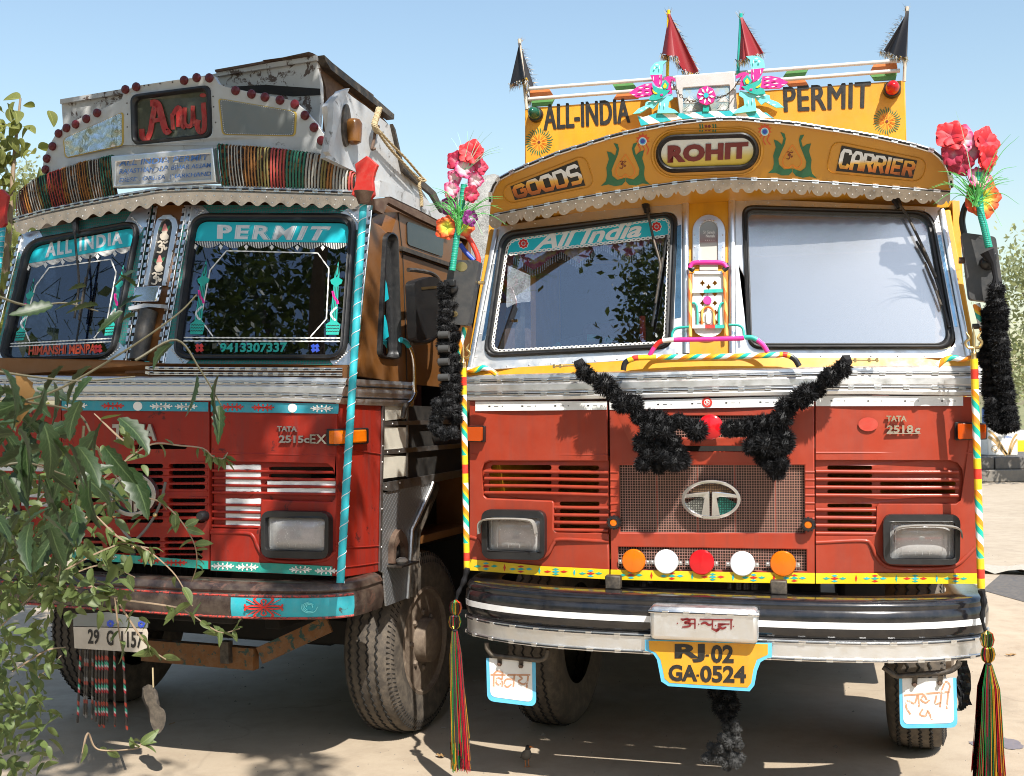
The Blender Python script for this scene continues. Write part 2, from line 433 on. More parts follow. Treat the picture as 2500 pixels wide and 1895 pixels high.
M['amber_dark'] = plain('amber_indicator_lens', (0.55, 0.075, 0.004), 0.12, trans=0.2)
M['redlens'] = plain('red_lens', (0.58, 0.008, 0.014), 0.12, trans=0.1)
M['redlens_old'] = plain('dull_red_reflector', (0.10, 0.010, 0.013), 0.25)
M['whitelens'] = plain('white_reflector_lens', (0.72, 0.73, 0.73), 0.15)
M['greenlens'] = plain('green_lens', (0.012, 0.10, 0.06), 0.15, trans=0.1)
M['cloth_black'] = plain('black_cloth', (0.008, 0.008, 0.010), 0.75, spec=0.3)
M['yarn'] = plain('black_yarn', (0.008, 0.008, 0.009), 0.6, spec=0.3)
M['yarn_grey'] = plain('grey_yarn', (0.05, 0.05, 0.05), 0.8, spec=0.2)
M['tyre'] = paint('dusty_tyre_rubber', (0.058, 0.048, 0.039), 0.85, 0.40, 6.0)
M['tyre_groove'] = plain('tyre_groove', (0.012, 0.011, 0.010), 0.95)
M['bandyellow'] = paint('yellow_band', (0.80, 0.53, 0.01), 0.35, 0.2, 14.0)
M['bandred'] = paint('red_band', (0.66, 0.035, 0.018), 0.35, 0.15, 14.0)
# ================================================================== the setting
def sheet(name, pts, z, mat, kind='structure', sub=0):
    mb = MB(); mb.add([(x, y, z) for x, y in pts], [tuple(range(len(pts)))]); return mb.build(name, mat, None, smooth=0, kind=kind, fix=False)
m_, t_, b_ = nt('pale_dusty_concrete')
n1 = noise(t_, 0.35, 5, 0.6); n2 = noise(t_, 5, 8, 0.7); n3 = noise(t_, 60, 4, 0.7)
c_ = mix(t_, ramp(t_, n1, [(0.3, (0, 0, 0)), (0.7, (1, 1, 1))]), (0.33, 0.265, 0.19), (0.44, 0.365, 0.275))
c_ = mix(t_, ramp(t_, n2, [(0.42, (0, 0, 0)), (0.75, (0.75, 0.75, 0.75))]), c_, (0.29, 0.225, 0.16))
c_ = mix(t_, ramp(t_, n3, [(0.62, (0, 0, 0)), (0.72, (0.45, 0.45, 0.45))]), c_, (0.24, 0.20, 0.155))
vo = N(t_, 'ShaderNodeTexVoronoi', feature='DISTANCE_TO_EDGE'); vo.inputs['Scale'].default_value = 0.23; tcn = t_.nodes['tc']
wv = N(t_, 'ShaderNodeVectorMath', operation='ADD'); nz = N(t_, 'ShaderNodeTexNoise'); nz.inputs['Scale'].default_value = 1.3; t_.links.new(tcn.outputs['Object'], nz.inputs[0]); t_.links.new(tcn.outputs['Object'], wv.inputs[0]); t_.links.new(nz.outputs['Color'], wv.inputs[1]); t_.links.new(wv.outputs[0], vo.inputs['Vector'])
n4 = noise(t_, 0.9, 7, 0.75, dist=1.2); c_ = mix(t_, ramp(t_, n4, [(0.56, (0, 0, 0)), (0.72, (0.55, 0.55, 0.55))]), c_, (0.22, 0.175, 0.13))
c_ = mix(t_, ramp(t_, vo.outputs['Distance'], [(0.0, (0.22, 0.22, 0.22)), (0.004, (0, 0, 0))]), c_, (0.16, 0.13, 0.10))
t_.links.new(c_, b_.inputs['Base Color']); b_.inputs['Roughness'].default_value = 0.85; bump(t_, b_, mix(t_, 0.5, n2, n3), 0.35, 0.01); M['ground'] = m_
sheet('ground', [(-400, -60), (400, -60), (400, 900), (-400, 900)], 0.0, M['ground'])
m_, t_, b_ = nt('dry_field'); t_.links.new(ramp(t_, noise(t_, 0.08, 6, 0.7), [(0.3, (0.20, 0.17, 0.085)), (0.5, (0.16, 0.17, 0.07)), (0.7, (0.28, 0.23, 0.14))]), b_.inputs['Base Color']); b_.inputs['Roughness'].default_value = 1; M['field'] = m_
sheet('field', [(-400, 75), (400, 75), (400, 890), (-400, 890)], 0.012, M['field'])
M['asphalt'] = paint('worn_asphalt', (0.085, 0.08, 0.078), 0.85, 0.45, 8)
a_ = [at_ground(*p) for p in ((2398, 1442), (2500, 1420), (2500, 1486), (2440, 1468))]
sheet('asphalt_patch', [(a_[0].x, a_[0].y), (a_[0].x + 0.6, a_[0].y + 1.0), (9, 14.2), (9, 9.6), (a_[3].x + .2, a_[3].y - 0.1)], 0.004, M['asphalt'])
sheet('road', [(-300, 33), (300, 33), (300, 41), (-300, 41)], 0.004, M['asphalt'])
M['stain'] = paint('oil_stain', (0.17, 0.15, 0.17), 0.5, 0.3, 20)
random.seed(5)
for (u, v, rx, ry) in ((2455, 1815, 0.075, 0.10), (2385, 1817, 0.04, 0.05)):
    c = at_ground(u, v); sheet('oil_stain', [(c.x + math.cos(a) * rx * random.uniform(.8, 1.2), c.y + math.sin(a) * ry * random.uniform(.8, 1.2)) for a in [2 * math.pi * j / 22 for j in range(22)]], 0.003, M['stain'])
# pump island of concrete blocks
M['block'] = paint('grey_concrete_block', (0.17, 0.155, 0.135), 0.9, 0.5, 3); M['slab'] = paint('dark_slab', (0.10, 0.095, 0.09), 0.8, 0.4, 3)
isl = thing('pump_island', 'low grey concrete block island under the white fuel pump', 'kerb', (11.2, 25.6, 0))
for i in range(9):
    for j, (h0, dy, mt) in enumerate(((0.14, 0, 'block'), (0.42, 0.12, 'slab'))):
        k = MB(); k.box((-1.9 + 1.5 * i + 0.75 * j, 1.4 + dy, h0), (1.47, 2.8, 0.272)); k.build('block', M[mt], isl, bevel=0.02)
# fuel pump
pp = at_depth(2438, 1155, 26.6)
fp_ = thing('fuel_pump', 'white fuel pump with brown V pattern beyond the red truck', 'fuel pump', (pp.x, 26.6, 0.556))
M['pumpwhite'] = paint('pump_white_enamel', (0.74, 0.73, 0.70), 0.3, 0.15, 3); M['pumpbrown'] = paint('pump_brown_stripe', (0.42, 0.27, 0.11), 0.4, 0.15, 4); M['pumpblue'] = paint('pump_blue_cover', (0.05, 0.16, 0.48), 0.4, 0.15, 4)
k = MB(); k.box((0, 0, 0.33), (0.70, 0.5, 0.66)); k.build('cabinet', M['pumpwhite'], fp_, bevel=0.03)
k = MB(); k.box((0.02, 0, 0.72), (0.5, 0.42, 0.12)); k.build('cabinet_top', M['pumpwhite'], fp_, bevel=0.05)
mpu = lambda x, y, l: Vector((x, -0.25 - l, y))
for cv, wd_ in (([(-0.33, 0.58), (-0.18, 0.46), (-0.02, 0.22), (0.10, 0.02)], 0.05), ([(-0.33, 0.44), (-0.18, 0.34), (-0.02, 0.14), (0.08, 0.02)], 0.07), ([(0.33, 0.50), (0.24, 0.38), (0.16, 0.18), (0.13, 0.02)], 0.05), ([(0.33, 0.38), (0.26, 0.28), (0.19, 0.12), (0.15, 0.02)], 0.05)):
    k = MB(); k.ribbon(spl(cv, 6), wd_, mpu, 0.0, 0.004); k.build('brown_stripe', M['pumpbrown'], fp_)
k = MB(); k.prism([ell(-0.18, 0.16, 0.085, 0.085, 20), ell(-0.18, 0.16, 0.07, 0.07, 20)], mpu, 0, 0.004); k.ribbon([(-0.24, 0.18), (-0.18, 0.10), (-0.12, 0.18)], 0.02, mpu, 0, 0.004); k.ribbon([(-0.18, 0.10), (-0.18, 0.21)], 0.015, mpu, 0, 0.004); k.build('round_emblem', M['pumpbrown'], fp_)
k = MB(); put_text(k, 'DIESEL', [(0.04, 0.46), (0.22, 0.46), (0.22, 0.41), (0.04, 0.41)], mpu, 0.004, 0.02); k.build('lettering', M['pumpblue'], fp_)
k = MB(); k.prism([(0.0, 0.60), (0.28, 0.60), (0.28, 0.55), (0.0, 0.55)], mpu, 0, 0.003); k.build('name_strip', M['pumpbrown'], fp_)
k = MB(); k.prism([(-0.42, 0.68), (-0.20, 0.66), (0.02, 1.12), (-0.10, 1.15), (-0.42, 1.10)], lambda x, y, l: Vector((x, -0.1 - l, y)), 0, 0.12); k.build('hose_cover', M['pumpblue'], fp_, bevel=0.02)
k = MB(); put_text(k, 'PUMP', [(-0.16, 1.02), (-0.01, 1.07), (-0.06, 0.96), (-0.21, 0.90)], lambda x, y, l: Vector((x, -0.224 - l, y)), 0.0, 0.03); k.build('cover_lettering', M['white'], fp_)
# black and yellow kerb, white wall, far bits
kb = thing('striped_kerb', 'black and yellow striped kerb behind the fuel pump', 'kerb', (13.0, 29.5, 0))
for i in range(12):
    k = MB(); k.box((i * 0.62, 0, 0.32 + 0.22), (0.61, 0.35, 0.55)); k.build('kerb_block', M['bandyellow'] if i % 2 == 0 else M['letter_black'], kb, bevel=0.02)
k = MB(); k.box((0.31 * 11, 0.02, 0.14), (7.6, 0.6, 0.28)); k.build('kerb_base', M['block'], kb)
wl_ = MB(); wl_.box((26, 45, 0.35), (40, 0.3, 0.7)); wo = wl_.build('boundary_wall', M['white'], None); tag(wo, 'long low white wall beyond the striped kerb', 'wall')
pk = MB(); pk.box((15.35, 33.5, 0.85), (0.12, 0.12, 1.7)); pk = pk.build('post', M['white'], None); tag(pk, 'thin white post beyond the fuel pump', 'post')
# grit
rg = random.Random(8); gm = MB()
for _ in range(1500):
    x = rg.uniform(-3.5, 6); y = rg.uniform(4.6, 14); r = rg.uniform(.002, .006) * (1 + (rg.random() < .04) * 2); a = [rg.uniform(.7, 1.2) for _ in range(4)]
    gm.add([(x - r * a[0], y, 0), (x, y - r * a[1], 0), (x + r * a[2], y, 0), (x, y + r * a[3], 0), (x + r * .2, y, r * .9)], [(0, 1, 4), (1, 2, 4), (2, 3, 4), (3, 0, 4)])
gm.build('grit', M['block'], None, smooth=0, kind='stuff', fix=False)['label'] = 'fine grit scattered over the concrete yard'
# litter
random.seed(11)
def litter(u, v, sx, sy, mat, label, bent=0.03, name='paper_scrap'):
    c = at_ground(u, v); mb = MB(); a0 = random.uniform(0, 6)
    mb.grid(lambda s, t: Vector((c.x + (s - .5) * sx * math.cos(a0) - (t - .5) * sy * math.sin(a0), c.y + (s - .5) * sx * math.sin(a0) + (t - .5) * sy * math.cos(a0), 0.006 + bent * abs(math.sin(s * 5 + t * 3)))), 6, 4)
    o = mb.build(name, mat, None); tag(o, label, 'litter'); return o
M['newsprint'] = paint('old_newsprint', (0.42, 0.38, 0.32), 0.9, 0.4, 30, wear=(0.2, 0.18, 0.16), wearamt=0.68); M['dryleaf'] = paint('dry_leaf', (0.30, 0.17, 0.06), 0.8, 0.3, 20)
litter(2462, 1398, 0.75, 0.42, M['newsprint'], 'crumpled newspaper on the concrete at right edge', 0.06)
litter(2468, 1602, 0.07, 0.03, M['dryleaf'], 'dry leaf on sunlit concrete right of the long tassel', 0.01, 'fallen_leaf')
litter(1075, 1850, 0.045, 0.03, M['dryleaf'], 'dry leaf in the shadow by the left tassel', 0.012, 'fallen_leaf')
litter(1083, 1780, 0.03, 0.018, M['newsprint'], 'pale scrap on the ground behind the left tassel', 0.004)
litter(730, 1705, 0.03, 0.012, M['newsprint'], 'tiny pale scrap in shade, farther of two left of the front tyre', 0.003)
litter(738, 1722, 0.03, 0.012, M['newsprint'], 'tiny pale scrap in shade, nearer of two left of the front tyre', 0.003)
litter(420, 1770, 0.05, 0.012, M['dryleaf'], 'dry twig piece in shade beside the hanging shoe', 0.004)
litter(1162, 1665, 0.05, 0.03, M['newsprint'], 'pale scrap between the two trucks', 0.006)
# ================================================================== shared truck pieces
def mapper(F, surf):
    return lambda u, v, wd: F.at(u, v, surf) - Vector((0, wd, 0))
CLIP = None
def trim(F, name, parent, pts, wd=0.02, gap=0.12, base=None, clips=True, dark=None, first=0.5):
    """aluminium moulding with a black rubber insert and clips along a local 3D path"""
    global CLIP
    base = base or M['alu_bright']
    mb = MB(); mb.tube(pts, wd / 2, 8, flat=0.55, upv=(0, -1, 0))
    L = [Vector(p) for p in pts]
    mb.mat(1); mb.tube([p - Vector((0, wd * 0.30, 0)) for p in L], wd * 0.27, 6, flat=.8)
    o = mb.build(name, [base, dark or M['rubber']], parent)
    if clips:
        if CLIP is None:
            b = MB(); b.box((0, 0, 0), (1, 1, 1)); t = b.build('clip', M['alu_bright'], None); CLIP = t.data; bpy.data.objects.remove(t)
        acc = gap * first
        for i in range(len(L) - 1):
            seg = (L[i + 1] - L[i]); ln = seg.length
            while acc < ln:
                p = L[i] + seg * (acc / ln); c = link('clip', CLIP, o)
                t = seg.normalized(); n = Vector((0, -1, 0)); n = (n - t * n.dot(t)).normalized(); b = n.cross(t)
                Rm = Matrix((t, n, b)).transposed().to_4x4()
                c.matrix_local = Matrix.Translation(p + n * wd * 0.34) @ Rm @ Matrix.Diagonal((random.uniform(0.024, 0.03), wd * 0.34, wd * 0.9, 1))
                acc += gap * random.uniform(0.94, 1.06)
            acc -= ln
    return o
def pxpath(F, surf, pts, lift=0.0, n=0):
    q = [Vector(F.at(u, v, surf)) - Vector((0, lift, 0)) for u, v in pts]
    return [Vector(p) for p in spl(q, n)] if n else q
def ptube(F, name, parent, pts, surf, r, mat, lift=0.0, n=6, seg=10, **k):
    mb = MB(); mb.tube(pxpath(F, surf, pts, lift, n), r, seg, **k); return mb.build(name, mat, parent)
def ppoly(F, name, parent, loops, surf, mat, d0=0.0, d1=0.004, bevel=0, **k):
    mb = MB(); mb.prism(loops, mapper(F, surf), d0, d1); return mb.build(name, mat, parent, bevel=bevel, **k)
def resample(pts, n):
    P = [Vector(p) for p in pts]; L = [0]
    for i in range(1, len(P)): L.append(L[-1] + (P[i] - P[i - 1]).length)
    out = []; j = 0
    for k in range(n + 1):
        s = L[-1] * k / n
        while j < len(P) - 2 and L[j + 1] < s: j += 1
        t = (s - L[j]) / max(1e-9, L[j + 1] - L[j]); out.append(tuple(P[j].lerp(P[j + 1], t)))
    return out
def rivets(mb, pts, r=0.005, out=(0, -1, 0)):
    for p in pts:
        mb.lathe([(r, -r * 0.2), (r * 0.85, r * 0.35), (r * 0.45, r * 0.62), (0.0001, r * 0.7)], p, out, 8)
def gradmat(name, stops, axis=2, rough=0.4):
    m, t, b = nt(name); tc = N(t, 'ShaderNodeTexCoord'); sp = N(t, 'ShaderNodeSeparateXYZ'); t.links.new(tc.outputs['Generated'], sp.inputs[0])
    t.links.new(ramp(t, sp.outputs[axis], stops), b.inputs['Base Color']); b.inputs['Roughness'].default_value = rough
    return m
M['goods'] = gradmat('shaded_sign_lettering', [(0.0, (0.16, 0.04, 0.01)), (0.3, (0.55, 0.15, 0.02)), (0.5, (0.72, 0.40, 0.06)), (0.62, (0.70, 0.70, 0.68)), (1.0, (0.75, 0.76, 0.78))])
M['rohit'] = gradmat('lamp_panel_white_to_yellow', [(0.0, (0.62, 0.42, 0.03)), (0.3, (0.66, 0.52, 0.12)), (0.6, (0.66, 0.68, 0.62)), (1.0, (0.66, 0.68, 0.68))])
M['spiral'] = stripes('spiral_bands', [((0.01, 0.42, 0.33), 0.28), ((0.80, 0.80, 0.78), 0.30), ((0.80, 0.25, 0.01), 0.27), ((0.75, 0.50, 0.02), 0.15)], 0.105, 1.0)
M['spiral2'] = stripes('orange_yellow_bands', [((0.75, 0.14, 0.015), 0.5), ((0.70, 0.42, 0.10), 0.5)], 0.11, 1.0)
M['wire'] = paint('wire_mesh', (0.36, 0.20, 0.165), 0.5, 0.5, 20.0, metal=0.3)
M['seat'] = paint('seat_cover', (0.10, 0.035, 0.03), 0.8, 0.2, 5.0)

BLK = {'G': [[(1, .8), (.85, 1), (.15, 1), (0, .8), (0, .2), (.15, 0), (.85, 0), (1, .2), (1, .5), (.55, .5)]],
       'O': [[(.5, 1), (.15, 1), (0, .8), (0, .2), (.15, 0), (.85, 0), (1, .2), (1, .8), (.85, 1), (.5, 1)]],
       'D': [[(0, .5), (0, 0), (.8, 0), (1, .2), (1, .8), (.8, 1), (0, 1), (0, .5)]],
       'S': [[(1, .85), (.85, 1), (.15, 1), (0, .85), (0, .6), (.15, .5), (.85, .5), (1, .38), (1, .15), (.85, 0), (0, 0)]],
       'C': [[(1, .8), (.85, 1), (.15, 1), (0, .8), (0, .2), (.15, 0), (.85, 0), (1, .2)]],
       'A': [[(0, -.12), (0, .75), (.25, 1), (.75, 1), (1, .75), (1, -.12)], [(0, .42), (1, .42)]],
       'R': [[(0, -.12), (0, 1), (.8, 1), (1, .85), (1, .6), (.8, .48), (0, .48)], [(.55, .48), (1, -.12)]],
       'I': [[(.5, -.12), (.5, 1.12)]], 'E': [[(1, 1), (0, 1), (0, 0), (1, 0)], [(0, .5), (.85, .5)]]}
def block_word(mb, word, quad, mp, lift, thick=0.28):
    n = len(word); ws = [0.45 if c == 'I' else 1.0 for c in word]; tot = sum(ws) + 0.16 * (n - 1); x = 0
    qa = Vector(quad[0]) - Vector(quad[3]); hh = qa.length
    lw = (Vector(quad[1]) - Vector(quad[0])).length / tot
    for c, wl_ in zip(word, ws):
        cw = wl_ / tot
        for st in BLK[c]:
            P = [bil(quad, x * .96 + .02 + cw * (0.10 + 0.80 * a), 0.17 + 0.66 * b) for a, b in st]
            mb.ribbon(P, min(hh * thick, lw * 0.36), mp, lift - 0.002, lift)
        x += (wl_ + 0.16) / tot
def strokes(mb, sts, quad, mp, wd, lift=0.003, sm=5, taper=False):
    for st in sts:
        P = [bil(quad, a, b) for a, b in st]; P = spl(P, sm) if len(P) > 2 and sm else P
        tp = [0.45 + 0.55 * math.sin(math.pi * (0.1 + 0.85 * i / (len(P) - 1))) for i in range(len(P))] if taper else None
        mb.ribbon(P, wd, mp, lift - 0.002, lift, tp)
DEV = {'anuj': [[(0, .93), (.28, .93)], [(.36, .93), (.98, .93)], [(.02, .85), (.12, .95), (.17, .82), (.08, .68), (.18, .62), (.16, .42), (.03, .36)], [(.14, .62), (.27, .62)], [(.27, .93), (.27, .25)],
                [(.38, .6), (.46, .7), (.53, .55), (.6, .6)], [(.6, .93), (.6, .35)], [(.58, .3), (.66, .18), (.72, .25), (.66, .05)], [(.70, .62), (.92, .62)], [(.84, .62), (.72, .5), (.78, .3), (.86, .4)], [(.95, .93), (.95, .25)]],
       'vijay': [[(0, .8), (1, .8)], [(.08, .8), (.08, .1)], [(.08, .85), (.16, 1), (.28, .95), (.3, .8)], [(.3, .8), (.3, .15)], [(.3, .55), (.18, .62), (.14, .4), (.2, .25), (.3, .35)], [(.58, .55), (.4, .55), (.36, .3), (.44, .12), (.54, .3)], [(.6, .8), (.6, .15)],
                 [(.72, .75), (.8, .6), (.72, .45), (.84, .3), (.95, .4)], [(.95, .8), (.95, .1)]],
       'lakshmi': [[(0, .62), (.95, .72)], [(.28, .62), (.22, .4), (.08, .48), (.05, .3), (.14, .1)], [(.3, .64), (.32, .3)], [(.48, .5), (.42, .62), (.36, .5), (.46, .42), (.54, .5)], [(.4, .25), (.34, .1), (.46, .05), (.5, .2), (.6, -.05)], [(.68, .62), (.66, .4), (.78, .42)], [(.78, .66), (.76, .3)],
                   [(.92, .7), (.9, .25)], [(.78, .75), (.86, 1.0), (.95, .9), (.92, .7)]],
       'om': [[(.1, .9), (.35, 1), (.45, .8), (.25, .6), (.5, .45), (.4, .1), (.05, .15)], [(.35, .55), (.6, .65), (.75, .3), (.9, .5)], [(.55, .95), (.75, .85), (.95, .98)], [(.74, 1.08), (.78, 1.12)]]}

def wheel(parent, X, Y, side, steer=0.0, r=0.505, wd=0.27, tz=0.505):
    """front wheel: tyre with zigzag grooves, dished rim, hub and nuts; side +1 = outer face towards +X"""
    o = MB(); h = wd / 2
    prof = [(r * 0.55, -h * 0.9), (r * 0.80, -h * 1.05), (r * 0.92, -h * 0.98), (r * 0.975, -h * 0.80), (r * 0.995, -h * 0.4), (r, 0), (r * 0.995, h * 0.4), (r * 0.975, h * 0.80), (r * 0.92, h * 0.98), (r * 0.80, h * 1.05), (r * 0.62, h * 0.98), (r * 0.555, h * 0.9)]
    vs = []; n = 64; fs = []; k = len(prof)
    for a, b in prof:
        for j in range(n):
            t = 2 * math.pi * j / n; vs.append((b * side, math.cos(t) * a, math.sin(t) * a))
    fs = [(i * n + j, i * n + (j + 1) % n, (i + 1) * n + (j + 1) % n, (i + 1) * n + j) for i in range(k - 1) for j in range(n)]
    o.add(vs, fs)
    Rz = Matrix.Rotation(steer, 4, 'Z')
    tyre = o.build('tyre', M['tyre'], parent); WM = Matrix.Translation((X, Y, tz)) @ Rz; tyre.matrix_local = WM
    g = MB()
    for gx in (-0.62, -0.24, 0.14, 0.52):
        m = 150; P = []
        for j in range(m):
            t = 2 * math.pi * j / m; rr = r * (1.0015 - 0.012 * abs(gx) ** 2)
            P.append(((gx * h + (0.006 if j % 2 else -0.006)), math.cos(t) * rr, math.sin(t) * rr))
        g.tube(P, 0.005, 5, closed=True)
    for j in range(110):
        t = 2 * math.pi * j / 110
        for sd in (1,):
            a, b = r * 0.965, r * 0.86
            g.bar((sd * side * h * 0.90, math.cos(t) * a, math.sin(t) * a), (sd * side * h * 1.035, math.cos(t + .05) * b, math.sin(t + .05) * b), 0.004, 0.004)
    gr = g.build('tread_groove', M['tyre_groove'], tyre, kind='stuff')
    q = MB(); R = r * 0.56
    q.lathe([(R * 1.04, h * 0.80), (R * 1.06, h * 0.95), (R * 1.0, h * 0.98), (R * 0.93, h * 0.55), (R * 0.80, h * 0.35), (R * 0.62, h * 0.55), (R * 0.45, h * 0.62), (R * 0.42, h * 1.25), (R * 0.25, h * 1.35), (0.001, h * 1.36)], (0, 0, 0), (side, 0, 0), 32)
    for j in range(8):
        t = 2 * math.pi * j / 8; q.lathe([(0.018, 0), (0.018, 0.035), (0.012, 0.045)], (side * h * 0.58, math.cos(t) * R * 0.55, math.sin(t) * R * 0.55), (side, 0, 0), 6)
    rim = q.build('rim', M['rustmetal'], parent); rim.matrix_local = WM
    return tyre
M['rustmetal'] = paint('dusty_wheel_iron', (0.13, 0.095, 0.07), 0.7, 0.6, 9.0)

def underbody(parent, cabin, F):
    mb = MB()
    for x in (-0.43, 0.43): mb.box((x, 3.6, 0.86), (0.09, 6.9, 0.24))
    mb.box((0, 0.10, 0.83), (1.1, 0.10, 0.20)); mb.box((0, 1.15, 0.50), (1.75, 0.12, 0.14)); mb.box((0, 1.9, 0.9), (0.7, 1.3, 0.5))
    for x in (-0.45, 0.45): mb.box((x, 1.15, 0.64), (0.09, 1.2, 0.06))
    mb.build('chassis', M['dark'], parent, bevel=0.008)
    for sx in (-1, 1):  # tank, box and flaps added to block light coming from behind under the truck
        q = MB(); q.box((sx * 0.82, 2.75, 0.72), (0.5, 1.3, 0.5)); q.build('light_block_tank' if sx > 0 else 'light_block_box', M['dark'], parent, bevel=0.05)
        q = MB(); q.box((sx * 0.9, 4.45, 0.62), (0.55, 0.02, 0.95)); q.build('light_block_flap', M['dark'], parent)
    q = MB(); q.box((0, 2.0, 0.55), (0.9, 1.6, 0.34)); q.build('gearbox', M['dark'], parent, bevel=0.06)
    m2 = MB(); m2.box((0, 0.32, 1.22), (0.95, 0.10, 0.85)); m2.build('radiator', M['dark'], parent)
    m3 = MB()
    for i in range(24): m3.box((-0.43 + 0.86 * i / 23, 0.262, 1.18), (0.006, 0.012, 0.7))
    m3.build('radiator_fins', M['dark'], parent, kind='stuff')
def cab_shell(parent, zt, mat_out, yb=1.75, hx=1.10, y0=0.14):
    mb = MB()
    win = [(0.45, 2.02), (1.15, 2.02), (1.15, 2.52), (0.55, 2.52)]
    for sx in (-1, 1):
        mb.prism([[(y0, 1.02), (yb, 1.02), (yb, zt), (y0 + 0.16, zt), (y0 + 0.02, 2.0)], win], lambda a, b, wv: Vector((sx * (hx - wv), a, b)), 0.0, 0.03)
    mb.box((0, (0.45 + yb) / 2, zt + 0.012), (2 * hx, yb - 0.45, 0.03)); mb.box((0, yb + 0.01, (1.0 + zt) / 2), (2 * hx - 0.002, 0.03, zt - 1.0)); mb.box((0, 1.0, 1.04), (2 * hx - 0.08, 1.3, 0.03))
    sh = mb.build('cab_shell', mat_out, parent)
    li = MB(); li.box((0, yb - 0.03, 2.05), (2 * hx - 0.1, 0.02, zt - 1.5)); li.box((0, 0.50, 1.90), (2 * hx - 0.12, 0.55, 0.04)); li.box((0, (0.5 + yb) / 2, zt - 0.02), (2 * hx - 0.08, yb - 0.6, 0.015))
    li.build('cab_lining', M['inside'], parent)
    for x in (-0.6, 0.6):
        s_ = MB(); s_.box((x, 1.25, 1.62), (0.55, 0.5, 0.14)); s_.box((x, 1.50, 1.95), (0.52, 0.12, 0.62)); s_.build('cab_seat', M['seat'], parent, bevel=0.03)
def cargo_body(parent, mat, y0=1.95, y1=7.0, z0=1.12, z1=2.3, hx=1.16):
    mb = MB()
    mb.box((0, (y0 + y1) / 2, z0), (2 * hx, y1 - y0, 0.08))
    for sx in (-1, 1): mb.box((sx * (hx - 0.02), (y0 + y1) / 2, (z0 + z1) / 2 + 0.05), (0.04, y1 - y0, z1 - z0))
    mb.box((0, y0 + 0.02, (z0 + z1) / 2 + 0.05), (2 * hx - 0.09, 0.04, z1 - z0)); mb.box((0, y1 - 0.02, (z0 + z1) / 2 + 0.05), (2 * hx - 0.09, 0.04, z1 - z0))
    b = mb.build('cargo_body', mat, parent)
    for y in (2.3, 3.5, 4.7, 5.9):
        for sx in (-1, 1):
            q = MB(); q.box((sx * (hx + 0.02), y, (z0 + z1) / 2), (0.04, 0.08, z1 - z0 + 0.1)); q.build('stake', M['iron'], b)
    for sx in (-1, 1):
        for y in (5.1, 6.3):
            q = MB(); q.lathe([(0.28, -0.14), (0.44, -0.15), (0.5, -0.11), (0.505, 0), (0.5, 0.11), (0.44, 0.15), (0.28, 0.14)], (sx * 0.92, y, 0.505), (sx, 0, 0), 28); q.build('rear_wheel', M['tyre'], parent)
    ax = MB(); ax.box((0, 5.1, 0.5), (1.6, 0.14, 0.16)); ax.box((0, 6.3, 0.5), (1.6, 0.14, 0.16)); ax.build('rear_axle', M['dark'], parent)

def bumper_path(Sf, zf=None):
    xs = [-1.05, -0.9, -0.7, -0.45, -0.2, 0, 0.2, 0.45, 0.7, 0.9, 1.05]
    pts = [(-1.165, 0.35), (-1.165, 0.16), (-1.13, Sf(1.13) + 0.02)] + [(x, Sf(x)) for x in xs] + [(1.13, Sf(1.13) + 0.02), (1.165, 0.16), (1.165, 0.35)]
    return [Vector(p) for p in spl(pts, 5)]
def sweep(mb, path, prof, zf=lambda x: 0.0):
    """profile (out, z) swept along a plan path; out is measured towards the viewer"""
    k = len(path); rows = []
    for i in range(k):
        t = (path[min(i + 1, k - 1)] - path[max(i - 1, 0)]).normalized(); n = Vector((t.y, -t.x))
        rows.append([Vector((path[i].x + n.x * o, path[i].y + n.y * o, z + zf(path[i].x))) for o, z in prof])
    m = len(prof); vs = [p for r_ in rows for p in r_]
    mb.add(vs, [(i * m + j, i * m + j + 1, (i + 1) * m + j + 1, (i + 1) * m + j) for i in range(k - 1) for j in range(m - 1)])

def corner_pole(F, parent, top, bot, Yt, Yb, r, secs):
    a = F.at(*top, Yt); b = F.at(*bot, Yb); mb = MB(); p = 0.0
    for mi, ln in secs:
        q = p + ln; mb.mat(mi)
        n = max(1, int(ln * 30)); mb.tube([a.lerp(b, p + (q - p) * i / n) for i in range(n + 1)], r, 16); p = q
    return mb.build('corner_pole', [M['bandyellow'], M['bandred'], M['spiral']], parent), a, b

# ================================================================== the red and yellow truck on the right
RF = Frame(0.8778, 5.1311, -0.2597)
TR = thing('truck', 'red truck with yellow ROHIT visor, silver bumper and black pom-pom garland across its front', 'truck', RF.o, RF.yaw)
S0 = lambda X, Z: -0.06 + 0.13 * (X / 1.12) ** 2
SW = lambda X, Z: 0.045 + (Z - 2.06) * 0.245 + 0.02 * abs(X)
m0 = mapper(RF, S0); mW = mapper(RF, SW)
underbody(TR, None, RF); cab_shell(TR, 2.68, M['yellow']); cargo_body(TR, M['yellow'])
for s_ in (-1, 1): wheel(TR, s_ * 0.955, 1.155, s_, steer=-0.10)

def slot(x0, y0, x1, y1, C):
    p = [C(x0, y0), C(x1, y1)]; return rrect(p[0][0], p[0][1], p[1][0], p[1][1], (p[1][1] - p[0][1]) * 0.48, 4)
